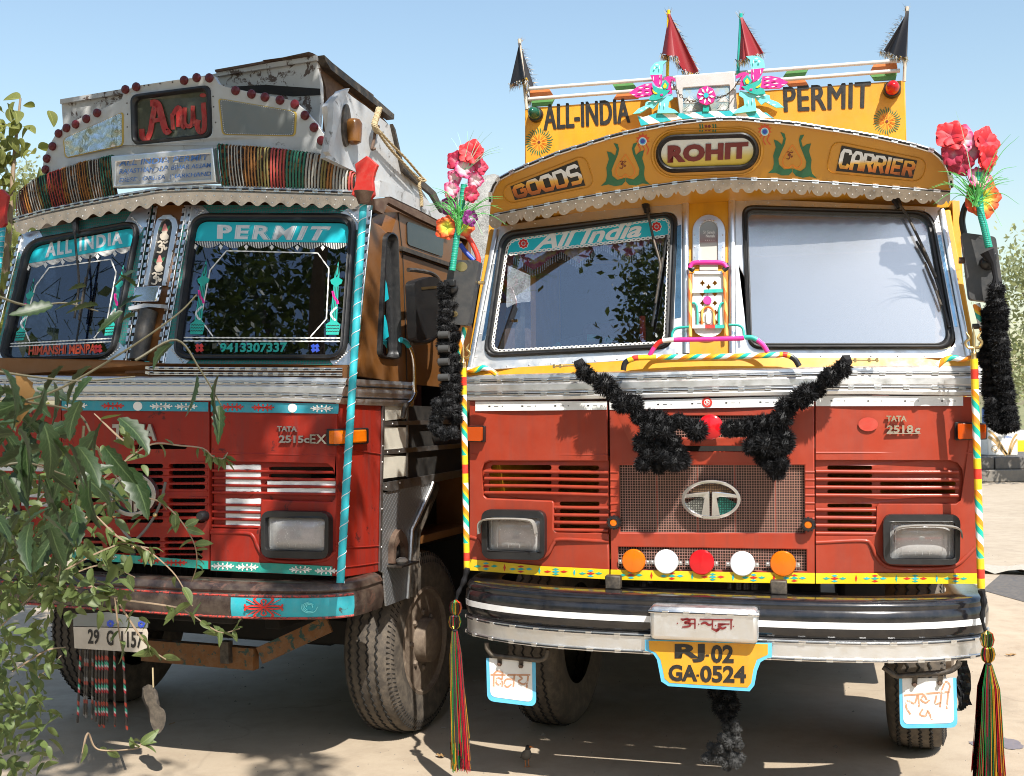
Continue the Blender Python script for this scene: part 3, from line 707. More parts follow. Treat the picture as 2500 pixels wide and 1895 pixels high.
# --- left front panel
lo = [B3(*p) for p in [(145, 92), (1208, 90), (1214, 556), (305, 556), (258, 575), (238, 630), (252, 815), (275, 842), (785, 862), (798, 880), (796, 1090), (815, 1108), (1220, 1114), (1226, 1470), (148, 1400)]]
pl = ppoly(RF, 'front_panel', TR, lo, S0, M['red'], -0.02, 0.0, bevel=0.006)
back = [B3(*p) for p in [(200, 520), (1212, 520), (1222, 1130), (200, 1130)]]
lsl = [slot(300, 588, 770, 628, B3), slot(285, 644, 770, 684, B3), slot(285, 702, 770, 742, B3), slot(285, 758, 770, 798, B3)]
lsl += [slot(822, 592 + 58 * i, 1138, 630 + 58 * i, B3) for i in range(4)] + [slot(832, 872 + 58 * i, 1142, 906 + 58 * i, B3) for i in range(4)]
ppoly(RF, 'louvre_panel', pl, [back] + lsl, S0, M['red'], -0.045, -0.024, bevel=0.004)
for i in range(4): ptube(RF, 'slat', pl, [B3(262, 636 + 55 * i), B3(700, 640 + 55 * i), B3(1214, 646 + 58 * i)], S0, 0.0085, M['red'], 0.016 - 0.024, 3)
for i in range(4): ptube(RF, 'slat', pl, [B3(800, 914 + 58 * i), B3(1216, 920 + 58 * i)], S0, 0.0085, M['red'], -0.008, 0)
ptube(RF, 'pressed_edge', pl, [B3(*p) for p in [(150, 1140), (210, 1165), (250, 1250), (310, 1305), (500, 1315), (680, 1308), (750, 1270), (795, 1190), (850, 1160), (1222, 1178)]], S0, 0.009, M['red'], -0.003, 5)
ptube(RF, 'crease', pl, [B3(160, 500), B3(1210, 508)], S0, 0.006, M['red'], -0.003, 0)
# --- right front panel
ro = [B4(*p) for p in [(603, 60), (1838, 60), (1850, 1502), (606, 1502), (604, 1132), (1045, 1132), (1072, 1110), (1076, 905), (1090, 886), (1690, 886), (1724, 860), (1746, 700), (1736, 620), (1700, 570), (1640, 550), (602, 548)]]
pr = ppoly(RF, 'front_panel', TR, ro, S0, M['red'], -0.02, 0.0, bevel=0.006)
back = [B4(*p) for p in [(604, 520), (1790, 520), (1790, 1150), (604, 1150)]]
rsl = [slot(695, 592 + 62 * i, 1042, 626 + 62 * i, B4) for i in range(4)] + [slot(1105, 717, 1690, 750, B4), slot(1105, 778, 1688, 810, B4)] + [slot(695, 888 + 61 * i, 1042, 918 + 61 * i, B4) for i in range(4)]
ppoly(RF, 'louvre_panel', pr, [back] + rsl, S0, M['red'], -0.045, -0.024, bevel=0.004)
for i in range(4): ptube(RF, 'slat', pr, [B4(605, 636 + 61 * i), B4(1100, 640 + 61 * i), B4(1708, 640 + 61 * i)], S0, 0.0085, M['red'], -0.008, 3)
for i in range(4): ptube(RF, 'slat', pr, [B4(605, 932 + 61 * i), B4(1070, 936 + 61 * i)], S0, 0.0085, M['red'], -0.008, 0)
ptube(RF, 'pressed_edge', pr, [B4(*p) for p in [(606, 1185), (960, 1170), (1030, 1200), (1075, 1290), (1150, 1365), (1300, 1385), (1600, 1380), (1700, 1350), (1760, 1300), (1840, 1218)]], S0, 0.009, M['red'], -0.003, 5)
ptube(RF, 'crease', pr, [B4(605, 492), B4(1840, 492)], S0, 0.006, M['red'], -0.003, 0)
ppoly(RF, 'painted_spot', pr, ell(*B4(1010, 272), 24, 17), S0, paint('worn_pink_patch', (0.43, 0.045, 0.028), 0.4, 0.1, 6), 0, 0.001)
# --- centre panel with wire mesh
co = [B3(1224, 90), B4(594, 58), B4(598, 1500), B3(1236, 1472)]
h1 = [B3(1298, 588), B4(518, 588), B4(522, 1114), B3(1306, 1106)]
h2 = [B3(1290, 1218), B4(534, 1240), B4(536, 1408), B3(1290, 1392)]
h3 = rrect(1545, 1089, 1822, 1102, 6); h4 = [B3(1460, 205), B4(245, 205), B4(245, 372), B3(1460, 375)]
pc = ppoly(RF, 'grille_panel', TR, [co, h1, h2, h3, h4], S0, M['red'], -0.02, 0.0, bevel=0.005)
def mesh_screen(q, par):
    mb = MB(); w_ = math.dist(q[0], q[1]); h_ = math.dist(q[0], q[3]); nx = int(w_ / 6.2); ny = int(h_ / 6.2)
    for i in range(nx + 1):
        a = lerp(q[0], q[1], i / nx); b = lerp(q[3], q[2], i / nx)
        mb.bar(RF.at(*a, S0) + Vector((0, 0.026, 0)), RF.at(*b, S0) + Vector((0, 0.026, 0)), 0.0031, 0.002, (0, 1, 0))
    for j in range(ny + 1):
        P = [lerp(lerp(q[0], q[3], j / ny), lerp(q[1], q[2], j / ny), k / 6) for k in range(7)]
        for k in range(6): mb.bar(RF.at(*P[k], S0) + Vector((0, 0.0245, 0)), RF.at(*P[k + 1], S0) + Vector((0, 0.0245, 0)), 0.0031, 0.002, (0, 1, 0))
    mb.build('wire_mesh', M['wire'], par, smooth=0, kind='stuff', fix=False)
for q in (h1, h2, h4): mesh_screen(q, pc)
for t_ in (0.2, 0.42, 0.62, 0.84):
    b_ = MB(); b_.bar(RF.at(*lerp(h1[0], h1[1], t_), S0) + Vector((0, 0.032, 0)), RF.at(*lerp(h1[3], h1[2], t_), S0) + Vector((0, 0.032, 0)), 0.007, 0.005, (0, 1, 0)); b_.build('mesh_stay', M['red'], pc)
for i in range(8):
    y = 640 + 60 * i
    ptube(RF, 'slat_end', pc, [B3(1234, y + (6 if i > 3 else 0)), B3(1294, y + 2)], S0, 0.006, M['red'], -0.002, 0)
    ptube(RF, 'slat_end', pc, [B4(524, y), B4(596, y)], S0, 0.006, M['red'], -0.002, 0)
# emblem
def hexmat(name, a, b_):
    m, t, bs_ = nt(name); tc = N(t, 'ShaderNodeTexCoord'); v = N(t, 'ShaderNodeTexVoronoi'); v.inputs['Scale'].default_value = 95; v.inputs['Randomness'].default_value = 0.15; t.links.new(tc.outputs['Object'], v.inputs['Vector'])
    t.links.new(ramp(t, v.outputs['Distance'], [(0.3, a), (0.5, b_)]), bs_.inputs['Base Color']); bs_.inputs['Roughness'].default_value = 0.35; bs_.inputs['Metallic'].default_value = 0.5; return m
M['inlay_b'] = hexmat('bronze_honeycomb', (0.22, 0.13, 0.07), (0.05, 0.03, 0.02)); M['inlay_s'] = hexmat('grey_honeycomb', (0.30, 0.30, 0.27), (0.06, 0.06, 0.055)); M['inlay_g'] = hexmat('green_honeycomb', (0.03, 0.20, 0.16), (0.01, 0.05, 0.04))
em = ppoly(RF, 'emblem', TR, [ell(1737, 1219, 72, 48, 40), ell(1737, 1219, 64, 40, 40)], S0, M['chrome'], 0.0, 0.022, bevel=0.004)
tl = [(1975, 790), (1999, 788), (2001, 1000), (1935, 985), (1962, 838), (1940, 830), (1800, 838), (1806, 812), (1900, 796)]
for fl in (0, 1):
    q = [B3((4018 - x) if fl else x, y) for x, y in tl]; ppoly(RF, 'letter_stroke', em, q, S0, M['chrome'], 0.0, 0.018, bevel=0.003)
for a0, a1, mt, dx, dy in ((200, 340, M['inlay_b'], 0, -4), (100, 172, M['inlay_s'], -6, 6), (8, 80, M['inlay_g'], 6, 6)):
    q = ell(1737 + dx, 1219 + dy, 56, 34, 14, a0, a1)
    if a0 != 200: q.append((1737 + dx * 3, 1206))
    ppoly(RF, 'emblem_inlay', em, q, S0, mt, 0.0, 0.006)
# badges
mb = MB(); put_text(mb, 'TATA', [B4(1150, 205), B4(1306, 205), B4(1306, 250), B4(1150, 250)], m0, 0.010, 0.035, 0, 1.0, 0.010); mb.build('maker_badge', M['chrome'], TR)
mb = MB(); put_text(mb, '2518', [B4(1152, 280), B4(1356, 278), B4(1356, 338), B4(1152, 340)], m0, 0.010, 0.03, 0, 1.0, 0.010); put_text(mb, 'c', [B4(1368, 300), B4(1412, 298), B4(1412, 338), B4(1368, 338)], m0, 0.010, 0.05, 0.2, 1.0, 0.010)
mb.prism([B4(1152, 341), B4(1412, 339), B4(1412, 345), B4(1152, 347)], m0, 0, 0.008); mb.build('model_badge', M['chrome'], TR)
# knobs, discs
for c, r in ((B3(1268, 1025), 0.026), (B4(548, 1040), 0.026)):
    p = RF.at(*c, S0); k = MB(); k.lathe([(r * 1.1, 0), (r * 1.1, 0.03), (r * 0.95, 0.045), (r * 0.7, 0.045), (r * 0.66, 0.035)], p, (0, -1, 0), 18)
    for j in range(12):
        a = j * math.pi / 6; k.box(p + Vector((math.cos(a) * r * 1.08, -0.022, math.sin(a) * r * 1.08)), (0.008, 0.03, 0.008))
    ko = k.build('bonnet_knob', M['plastic'], TR); k = MB(); k.lathe([(r * 0.66, 0), (r * 0.6, 0.006), (0.001, 0.009)], p + Vector((0, -0.034, 0)), (0, -1, 0), 16); k.build('amber_centre', M['amber'], ko)
for c, mt, r in ((B3(1415, 1325), 'amber', 94), (B3(1665, 1330), 'whitelens', 95), (B3(1938, 1335), 'redlens', 97), (B4(40, 1345), 'whitelens', 95), (B4(352, 1345), 'amber', 97)):
    p = RF.at(*c, S0); rm = r * 0.316 / 556; k = MB()
    k.lathe([(rm, 0.0), (rm, 0.012), (rm * 0.93, 0.018), (rm * 0.5, 0.0215), (0.001, 0.023)], p, (0, -1, 0), 32)
    for j in range(6):
        a = j * math.pi / 3 + 0.3; k.bar(p + Vector((math.cos(a) * rm * .1, -0.0228, math.sin(a) * rm * .1)), p + Vector((math.cos(a) * rm * .9, -0.0186, math.sin(a) * rm * .9)), 0.0014, 0.0012)
    ob = k.build('reflector', M[mt], TR)
    k = MB()
    for sx in (-1, 1): k.box(p + Vector((sx * rm * 1.15, -0.004, -0.004)), (0.018, 0.006, 0.018)); rivets(k, [p + Vector((sx * rm * 1.17, -0.008, -0.004))], 0.006)
    k.build('mounting_tab', M['alu_dull'], ob, kind='stuff')
# headlamps
def headlamp(F, parent, C, o, i, sf, hood, bez=0.05):
    po = [C(*p) for p in o]; pi = [C(*p) for p in i]; pcx = sum(q[0] for q in pi) / 4; pcy = sum(q[1] for q in pi) / 4; pi = [lerp((pcx, pcy), q, 1.1) for q in pi]
    b = ppoly(F, 'headlamp', parent, [rquad(po, 24), rquad(pi, 11)], sf, M['plastic'], 0.0, bez, bevel=0.012)
    mp = mapper(F, sf)
    g = MB(); g.grid(lambda a, c: mp(*bil(pi, a, c), 0.012 + 0.030 * (1 - (2 * a - 1) ** 4) * (1 - (2 * c - 1) ** 4)), 12, 8); g.build('lens', M['lens'], b)
    g = MB(); g.grid(lambda a, c: mp(*bil(pi, a, c), -0.055 * (1 - (2 * a - 1) ** 2) * (1 - (2 * c - 1) ** 2) + 0.002), 14, 10); g.build('reflector_bowl', M['bowl'] if 'bowl' in M else M.setdefault('bowl', plain('silvered_bowl', (0.62, 0.63, 0.63), 0.35, 0.25)), b)
    g = MB(); c0 = mp(*bil(pi, 0.5, 0.52), 0); g.lathe([(0.02, -0.05), (0.014, -0.01), (0.008, 0.0), (0.0005, 0.003)], c0, (0, -1, 0), 12); g.build('bulb', M['whitelens'], b)
    g = MB()
    for q in range(9): g.bar(mp(*bil(pi, 0.08 + q * 0.105, 0.10), 0.037), mp(*bil(pi, 0.08 + q * 0.105, 0.90), 0.037), 0.0008, 0.0008)
    g.build('lens_flute', M['lens'], b)
    if hood:
        P = spl([C(*p) for p in hood], 5); g = MB(); k = len(P)
        vs = [mp(*p, bez - 0.004) for p in P] + [mp(*p, bez + 0.058) for p in P]
        hf = [3.0 + 5.0 * abs(2 * q / (k - 1) - 1) ** 2 for q in range(k)]; vs += [mp(p[0], p[1] + h_, bez - 0.004) for p, h_ in zip(P, hf)] + [mp(p[0], p[1] + h_, bez + 0.052) for p, h_ in zip(P, hf)]
        g.add(vs, [(q, q + 1, k + q + 1, k + q) for q in range(k - 1)] + [(2 * k + q, 3 * k + q, 3 * k + q + 1, 2 * k + q + 1) for q in range(k - 1)] + [(k + q, k + q + 1, 3 * k + q + 1, 3 * k + q) for q in range(k - 1)])
        g.build('hood', M['hoodpaint'] if 'hoodpaint' in M else M.setdefault('hoodpaint', paint('dull_silver_hood', (0.50, 0.48, 0.44), 0.4, 0.3, 10, metal=0.4)), b)
    return b
headlamp(RF, TR, B3, [(258, 922), (744, 932), (744, 1312), (262, 1300)], [(318, 990), (690, 1000), (688, 1240), (322, 1225)], S0,
         [(255, 1078), (258, 1020), (300, 990), (450, 985), (610, 992), (668, 1015), (690, 1100)])
headlamp(RF, TR, B4, [(1120, 962), (1712, 962), (1708, 1345), (1124, 1340)], [(1196, 1028), (1650, 1028), (1648, 1290), (1198, 1290)], S0,
         [(1205, 1142), (1205, 1080), (1260, 1045), (1440, 1035), (1620, 1040), (1700, 1060), (1718, 1110)])
# indicators
for q, qd in (([B3(100, 282), B3(274, 282), B3(274, 410), B3(100, 405)], 0.05), ([B4(1672, 255), B4(1925, 262), B4(1922, 388), B4(1676, 396)], 0.05)):
    b = ppoly(RF, 'indicator', TR, rquad(q, 4, 3), S0, M['rubber'], 0.0, 0.025, bevel=0.003); cx = sum(p[0] for p in q) / 4; cy = sum(p[1] for p in q) / 4
    ppoly(RF, 'indicator_lens', b, rquad([lerp((cx, cy), p, 0.86) for p in q], 4, 3), S0, M['amber_dark'], 0.02, 0.052, bevel=0.006)
# yellow strip with painted diamonds, white tape
def band_px(name, parent, a, b, mat, lift, n=14):
    A_ = resample(a, n); B_ = resample(b, n); mb = MB()
    mb.grid(lambda s, t: m0(*lerp(A_[round(s * n)], B_[round(s * n)], t), lift), n, 1); return mb.build(name, mat, parent)
for par, a, b in ((pl, [B3(150, 1312), B3(700, 1365), B3(1225, 1390)], [B3(150, 1398), B3(700, 1438), B3(1225, 1468)]),
                  (pc, [B3(1236, 1392), B3(2212, 1412), B4(598, 1418)], [B3(1236, 1470), B3(2212, 1492), B4(598, 1500)]),
                  (pr, [B4(606, 1420), B4(1848, 1420)], [B4(606, 1500), B4(1850, 1502)])):
    st = band_px('yellow_strip', par, a, b, M['strip_yellow'], 0.003)
    A_ = resample(a, 60); B_ = resample(b, 60); ln = math.dist(a[0], a[-1]); nm = max(3, int(ln / 84)); mats = ['redp', 'teal', 'cyan']
    for i in range(nm):
        for kind, off in ((0, 0.5), (1, 1.0)):
            t = (i + off) / nm
            if t > 0.985: continue
            j = int(t * 60); cx, cy = lerp(A_[j], B_[j], 0.5); hgt = math.dist(A_[j], B_[j])
            def dia(k, x, y, rx, ry): ppoly(RF, 'painted_diamond', st, [(x - rx, y), (x, y - ry), (x + rx, y), (x, y + ry)], S0, M[k], 0.0035, 0.0045)
            if kind: dia(mats[(i) % 3], cx, cy, 3, hgt * 0.36)
            else:
                a3 = mats[i % 3]; b3 = mats[(i + 1) % 3]; c3 = mats[(i + 2) % 3]
                dia(a3, cx, cy, 10, hgt * .14); dia(b3, cx - 20, cy, 9, hgt * .13); dia(b3, cx + 20, cy, 9, hgt * .13); dia(c3, cx, cy - hgt * .26, 8, hgt * .11); dia(c3, cx, cy + hgt * .26, 8, hgt * .11)
for par, a, b in ((pl, [B3(192, 97), B3(1208, 94)], [B3(192, 170), B3(1208, 160)]), (pc, [B3(1226, 92), B4(592, 50)], [B3(1228, 160), B4(592, 132)]), (pr, [B4(606, 50), B4(1742, 56)], [B4(606, 132), B4(1742, 130)])):
    tp = band_px('reflective_tape', par, a, b, M['tape_white'], 0.003)
    mb = MB(); n_ = max(2, int(math.dist(a[0], a[-1]) / 76))
    for i in range(n_):
        x, y = lerp(lerp(a[0], a[-1], (i + .4) / n_), lerp(b[0], b[-1], (i + .4) / n_), 0.5)
        mb.prism([(x, y - 1.6), (x + 5, y - 1.6), (x + 5, y + 1.6), (x, y + 1.6)], m0, 0.003, 0.0042); mb.prism([(x + 14, y - .5), (x + 24, y - .5), (x + 24, y + .5), (x + 14, y + .5)], m0, 0.003, 0.0042); mb.prism([(x + 33, y - 1.2), (x + 35, y - 1.2), (x + 35, y + 1.2), (x + 33, y + 1.2)], m0, 0.003, 0.0042)
    mb.build('tape_print', M['letter_black'], tp)
cx, cy = B3(1980, 103)
rs = MB(); rs.prism([ell(cx, cy, 11.5 + (1.2 if 0 else 0), 11.5, 36)], m0, 0.004, 0.0055)
for j in range(24):
    a = j * math.pi / 12; rs.prism([(cx + math.cos(a + d) * r, cy + math.sin(a + d) * r) for d, r in ((-.12, 11), (0, 13.5), (.12, 11))], m0, 0.004, 0.0055)
rs = rs.build('om_sticker', M['redp'], TR); mb = MB(); mb.prism([ell(cx, cy, 7.5, 7.5, 24), ell(cx, cy, 6.3, 6.3, 24)], m0, 0.005, 0.0065); strokes(mb, DEV['om'], [(cx - 5, cy - 5), (cx + 5, cy - 5), (cx + 5, cy + 5), (cx - 5, cy + 5)], m0, 1.5, 0.0065); mb.build('sticker_print', M['white'], rs)
# silver bands
sb_t = [A7(128, 1424), A7(700, 1408), A7(2134, 1372), A8(900, 1355), A8(1820, 1352)]; sb_b = [A7(132, 1612), A7(700, 1608), A7(2134, 1580), A8(900, 1565), A8(1815, 1578)]
mb = MB(); At = resample(sb_t, 30); Ab = resample(sb_b, 30)
prof = [(0.0, 0.006), (0.06, 0.016), (0.16, 0.018), (0.22, 0.010), (0.30, 0.010), (0.40, 0.020), (0.62, 0.020), (0.70, 0.010), (0.78, 0.010), (0.86, 0.017), (0.97, 0.015), (1.0, 0.002)]
vs = [m0(*lerp(At[i], Ab[i], t), l) for i in range(31) for t, l in prof]; k = len(prof)
mb.add(vs, [(i * k + j, i * k + j + 1, (i + 1) * k + j + 1, (i + 1) * k + j) for i in range(30) for j in range(k - 1)]); sband = mb.build('silver_band', M['alu'], TR, smooth=25)
for t in (0.26, 0.74): trim(RF, 'band_moulding', TR, [m0(*lerp(At[i], Ab[i], t), 0.012) for i in range(31)], 0.013, 0.115)
# yellow cowl under the windscreens
mb = MB(); ct = [A7(118, 1385), A7(1500, 1300), A7(2134, 1290), A8(500, 1290), A8(1745, 1288)]; Ct = resample(ct, 30)
mb.grid(lambda s, t: m0(*lerp(At[round(s * 30)], Ct[round(s * 30)], t), 0.004 - 0.02 * t), 30, 1); mb.build('cowl', M['yellow'], TR)
# windscreen surrounds
wl_o = [A7(*p) for p in [(345, 318), (1774, 60), (1778, 1262), (1500, 1302), (140, 1392)]]
wr_o = [A8(*p) for p in [(-52, 100), (1508, 172), (1722, 1292), (900, 1298), (-52, 1296)]]
Lq = [A7(*p) for p in [(372, 352), (1692, 198), (1650, 1224), (243, 1292)]]; Li = [A7(*p) for p in [(418, 412), (1642, 240), (1602, 1184), (292, 1250)]]
Rq = [A8(*p) for p in [(30, 152), (1452, 196), (1640, 1228), (76, 1230)]]; Ri = [A8(*p) for p in [(78, 206), (1400, 240), (1568, 1182), (112, 1182)]]
rO = [44, 38, 36, 40]; rI = [28, 24, 22, 26]
sur = []
for o_, q, n_ in ((wl_o, Lq, 'L'), (wr_o, Rq, 'R')):
    s_ = ppoly(RF, 'windscreen_surround', TR, [o_, rquad(q, 36, 7)], SW, M['alu'], -0.02, 0.0, bevel=0.003); sur.append(s_)
    cx = sum(p[0] for p in o_) / len(o_); cy = sum(p[1] for p in o_) / len(o_); rv = MB()
    for a, b in zip(o_, o_[1:] + o_[:1]):
        nn = max(2, int(math.dist(a, b) / 55))
        for i in range(nn): rivets(rv, [mW(*lerp(lerp(a, b, (i + .5) / nn), (cx, cy), 0.035), 0.0)], 0.0045)
    rv.build('rivets', M['alu_bright'], s_, kind='stuff')
for q, i_, gm, rr, ri in ((Lq, Li, 'glass_blue', 40, 26), (Rq, Ri, 'glass_film', [30, 48, 46, 40], [20, 34, 34, 28])):
    mb = MB(); lo_ = rquad(q, rr, 8); li_ = rquad(i_, ri, 8); n_ = len(lo_); rows = []
    for t, l in ((0.0, -0.002), (0.12, 0.016), (0.35, 0.024), (0.55, 0.018), (0.65, 0.018), (0.82, 0.020), (1.0, 0.004), (1.0, -0.012)): rows.append([mW(*lerp(a, b, t), l) for a, b in zip(lo_, li_)])
    k = len(rows); mb.add([p for r_ in rows for p in r_], [(j * n_ + i, j * n_ + (i + 1) % n_, (j + 1) * n_ + (i + 1) % n_, (j + 1) * n_ + i) for j in range(k - 1) for i in range(n_)])
    gk = mb.build('window_gasket', M['rubber'], TR)
    ppoly(RF, 'windscreen', TR, [rquad([lerp((sum(p[0] for p in i_) / 4, sum(p[1] for p in i_) / 4), p, 1.012) for p in i_], ri, 8)], SW, M[gm], -0.011, -0.008)
# side mouldings of the windscreens and the yellow cab corner
for pts in ([A7(345, 335), A7(240, 870), A7(142, 1385)], [A8(1518, 190), A8(1618, 740), A8(1722, 1285)]):
    p3 = pxpath(RF, SW, pts, 0.004, 4); mb = MB(); mb.tube(p3, 0.014, 8, flat=0.6, upv=(0, -1, 0)); mo = mb.build('pillar_moulding', M['alu_bright'], TR)
for pts in ([A7(283, 330), A7(335, 335), A7(136, 1392), A7(104, 1408)], [A8(1535, 190), A8(1588, 185), A8(1768, 1180), A8(1735, 1290)]):
    ppoly(RF, 'cab_corner', TR, pts, SW, M['yellow'], -0.12, -0.008, bevel=0.006)
for a, b in (([A7(1748, 90), A7(1756, 1260)]), ([A8(-40, 110), A8(-35, 1290)])):
    mb = MB(); mb.tube(pxpath(RF, SW, [a, b], 0.006, 0), 0.016, 8, flat=0.5, upv=(0, -1, 0)); mb.build('centre_moulding', M['alu_bright'], TR)
# mirror film strips beside the left glass
for q in ([A7(345, 490), A7(385, 480), A7(255, 1160), A7(232, 1165)], [A7(1688, 310), A7(1716, 300), A7(1716, 990), A7(1668, 1000)], [A8(1490, 380), A8(1515, 380), A8(1640, 1060), A8(1620, 1060)]):
    ppoly(RF, 'blue_film_strip', TR, q, SW, M['bluefilm'] if 'bluefilm' in M else M.setdefault('bluefilm', metal('blue_mirror_film', (0.25, 0.42, 0.55), 0.18, 0.1, 0.2)), 0, 0.002)
# things inside: valance and fringe, steering wheel, red tube
M['valance'] = None
m_, t_, b_ = nt('flowered_curtain'); nz = noise(t_, 22, 2, 0.5)
t_.links.new(ramp(t_, nz, [(0.35, (0.45, 0.03, 0.10)), (0.48, (0.60, 0.16, 0.20)), (0.55, (0.70, 0.42, 0.12)), (0.68, (0.70, 0.55, 0.52))]), b_.inputs['Base Color']); b_.inputs['Roughness'].default_value = 0.9; M['valance'] = m_
for C, top, zz in ((A7, [(480, 400), (1600, 260)], [(470, 540), (620, 640), (820, 500), (960, 590), (1130, 440), (1330, 550), (1500, 420), (1600, 470)]), (A8, [(90, 215), (1420, 245)], [(90, 440), (140, 480), (330, 370), (500, 480), (700, 380), (900, 500), (1120, 400), (1300, 500), (1440, 420)])):
    sf = lambda X, Z: SW(X, Z) + 0.035
    mp = mapper(RF, sf); Z_ = resample([C(*p) for p in zz], 70); T_ = resample([C(*p) for p in top], 70); mb = MB()
    mb.grid(lambda s, t: mp(*lerp(T_[round(s * 70)], Z_[round(s * 70)], t), 0.008 * math.sin(s * 60)), 70, 3); va = mb.build('valance', M['valance'], TR); fr = MB()
    for i in range(0, 71):
        a = Z_[i]; fr.tube([mp(a[0], a[1] + q, 0.012 * math.sin(i / 70 * 60)) for q in (0, 4, 8, 12, 16)], [0.003, 0.0015, 0.003, 0.0015, 0.0035], 5)
    fr.build('fringe', M['white'], va, kind='stuff')
c0 = RF.at(*A7(985, 1372), 0.40); st = MB(); ring = []
for i in range(48):
    a = 2 * math.pi * i / 48; ring.append(c0 + Vector((math.cos(a) * 0.225, math.sin(a) * 0.16, math.sin(a) * 0.16)))
st.tube(ring, 0.017, 8, closed=True); sw = st.build('steering_wheel', M['plastic'], TR)
for a in (1.05, 1.5, 2.35):
    st = MB(); st.tube([c0 + Vector((math.cos(a + d) * 0.225, math.sin(a + d) * 0.16, math.sin(a + d) * 0.16)) for d in (-.1, -.05, 0, .05, .1)], 0.019, 8); st.build('grip_band', M['teal'], sw)
st = MB()
for a in (0.5, 2.6, 4.7): st.tube([c0, c0 + Vector((math.cos(a) * 0.22, math.sin(a) * 0.155, math.sin(a) * 0.155))], 0.012, 6)
st.tube([c0, c0 + Vector((0, 0.3, -0.4))], 0.03, 8); st.build('wheel_spoke', M['plastic'], sw)
ptube(RF, 'red_tube', TR, [A7(1428, 985), A7(1432, 1175)], lambda X, Z: SW(X, Z) + 0.06, 0.014, M['redp'], 0, 0)
# glass stickers
bandq = rquad([A7(448, 402), A7(1640, 244), A7(1628, 378), A7(418, 524)], [12, 16, 1, 1], 5)
sk = ppoly(RF, 'banner_sticker', TR, bandq, SW, M['cyan_sticker'], -0.008, -0.0065)
mb = MB(); put_text(mb, 'All India', [A7(612, 372), A7(1420, 268), A7(1420, 388), A7(612, 492)], mW, -0.0055, 0.03, 0.35); mb.build('banner_lettering', M['white'], sk)
for c in (A7(540, 440), A7(1532, 314)):
    fl = MB()
    for j in range(8):
        a = j * math.pi / 4; fl.prism(ell(c[0] + math.cos(a) * 8.5, c[1] + math.sin(a) * 8.5, 4.5, 4.5, 10), mW, -0.0065, -0.0055)
    f_ = fl.build('flower_sticker', M['white'], sk); fl = MB()
    for j in range(8):
        a = j * math.pi / 4; fl.prism([ell(c[0] + math.cos(a) * 8.2, c[1] + math.sin(a) * 8.2, 3.5, 3.5, 8)], mW, -0.0055, -0.0048)
    fl.prism(ell(c[0], c[1], 3.5, 3.5, 10), mW, -0.0055, -0.0048); fl.build('flower_print', M['redp'], f_)
ch = MB(); per = rquad([lerp((sum(p[0] for p in Li) / 4, sum(p[1] for p in Li) / 4), p, 0.985) for p in Li], 24, 8); per = resample(per + per[:1], 124)
def links(per):
    for i in range(len(per) - 1):
        a = Vector(per[i]); b = Vector(per[i + 1]); c = (a + b) / 2; t = (b - a).normalized(); n = Vector((-t.y, t.x)); l = (b - a).length * 0.60
        f = lambda rx, ry: [tuple(c + t * (math.cos(q * math.pi / 5) * rx) + n * (math.sin(q * math.pi / 5) * ry)) for q in range(10)]
        ch.prism([f(l, 4.0), f(l * 0.45, 1.5)], mW, -0.0065, -0.005)
links(per); links(resample([A7(432, 520), A7(1625, 382)], 34)); ch.build('chain_sticker', M['white'], TR, kind='stuff')
# --- centre pillar with its ornament
ppoly(RF, 'centre_pillar', TR, [A7(1774, 60), A7(2085, 60), A7(2085, 1400), A7(1774, 1400)], SW, M['yellow'], -0.03, -0.004)
mz = lambda x, y, l: mW(*Z2(x, y), l)
arch = lambda x0, x1, yt, yb: [(x0, yb)] + [((x0 + x1) / 2 - math.cos(R_(a)) * (x1 - x0) / 2, yt + (x1 - x0) / 2 - math.sin(R_(a)) * (x1 - x0) / 2) for a in range(0, 181, 15)] + [(x1, yb)]
nb = MB(); nb.prism([arch(215, 550, 190, 700), arch(288, 472, 252, 690)], mz, 0, 0.014); niche = nb.build('arched_window', M['alu_bright'], TR, bevel=0.002)
nb = MB(); nb.prism(arch(286, 474, 250, 778), mz, -0.002, 0.004); nb.build('pane', M['nichepane'] if 'nichepane' in M else M.setdefault('nichepane', gradmat('banded_pane', [(0, (.5, .48, .42)), (.55, (.42, .42, .38)), (.6, (.26, .16, .15)), (.8, (.25, .27, .27)), (1, (.3, .32, .33))])), niche)  # pane colour is paler towards the bottom, with a reddish band above the middle
nb = MB(); rivets(nb, [mz(288 + 8 + i * 15, 252 - 6 + abs(i - 6) * abs(i - 6) * 1.6, 0.014) for i in range(12)] + [mz(x, y, 0.014) for x in (238, 525) for y in (400, 520, 620)], 0.004); nb.build('rivets', M['alu_dull'], niche, kind='stuff')
nb = MB(); put_text(nb, 'Sri Ganesh', [Z2(325, 350), Z2(440, 350), Z2(440, 382), Z2(325, 382)], mW, 0.006, 0.02); put_text(nb, 'Namah', [Z2(350, 390), Z2(440, 390), Z2(440, 420), Z2(350, 420)], mW, 0.006, 0.03)
for i in range(5): nb.ball(mz(345 + i * 22, 448, 0.004), 0.0018, 6, 4)
nb.build('pane_lettering', M['white'], niche)
lat = MB(); holes = []
for cx, cy in ((318, 890), (445, 890), (380, 930), (318, 1000), (445, 1000), (318, 1095), (445, 1095), (310, 1190), (452, 1190), (310, 1290), (452, 1290)):
    holes.append([(cx - 32, cy), (cx - 12, cy - 12), (cx, cy - 34), (cx + 12, cy - 12), (cx + 32, cy), (cx + 12, cy + 12), (cx, cy + 34), (cx - 12, cy + 12)])
lat.prism([[(218, 790), (528, 785), (535, 1330), (500, 1400), (440, 1432), (380, 1440), (310, 1432), (250, 1400), (215, 1330)]] + holes, mz, 0.014, 0.019)
orn = lat.build('lattice_plate', M['white'], TR)
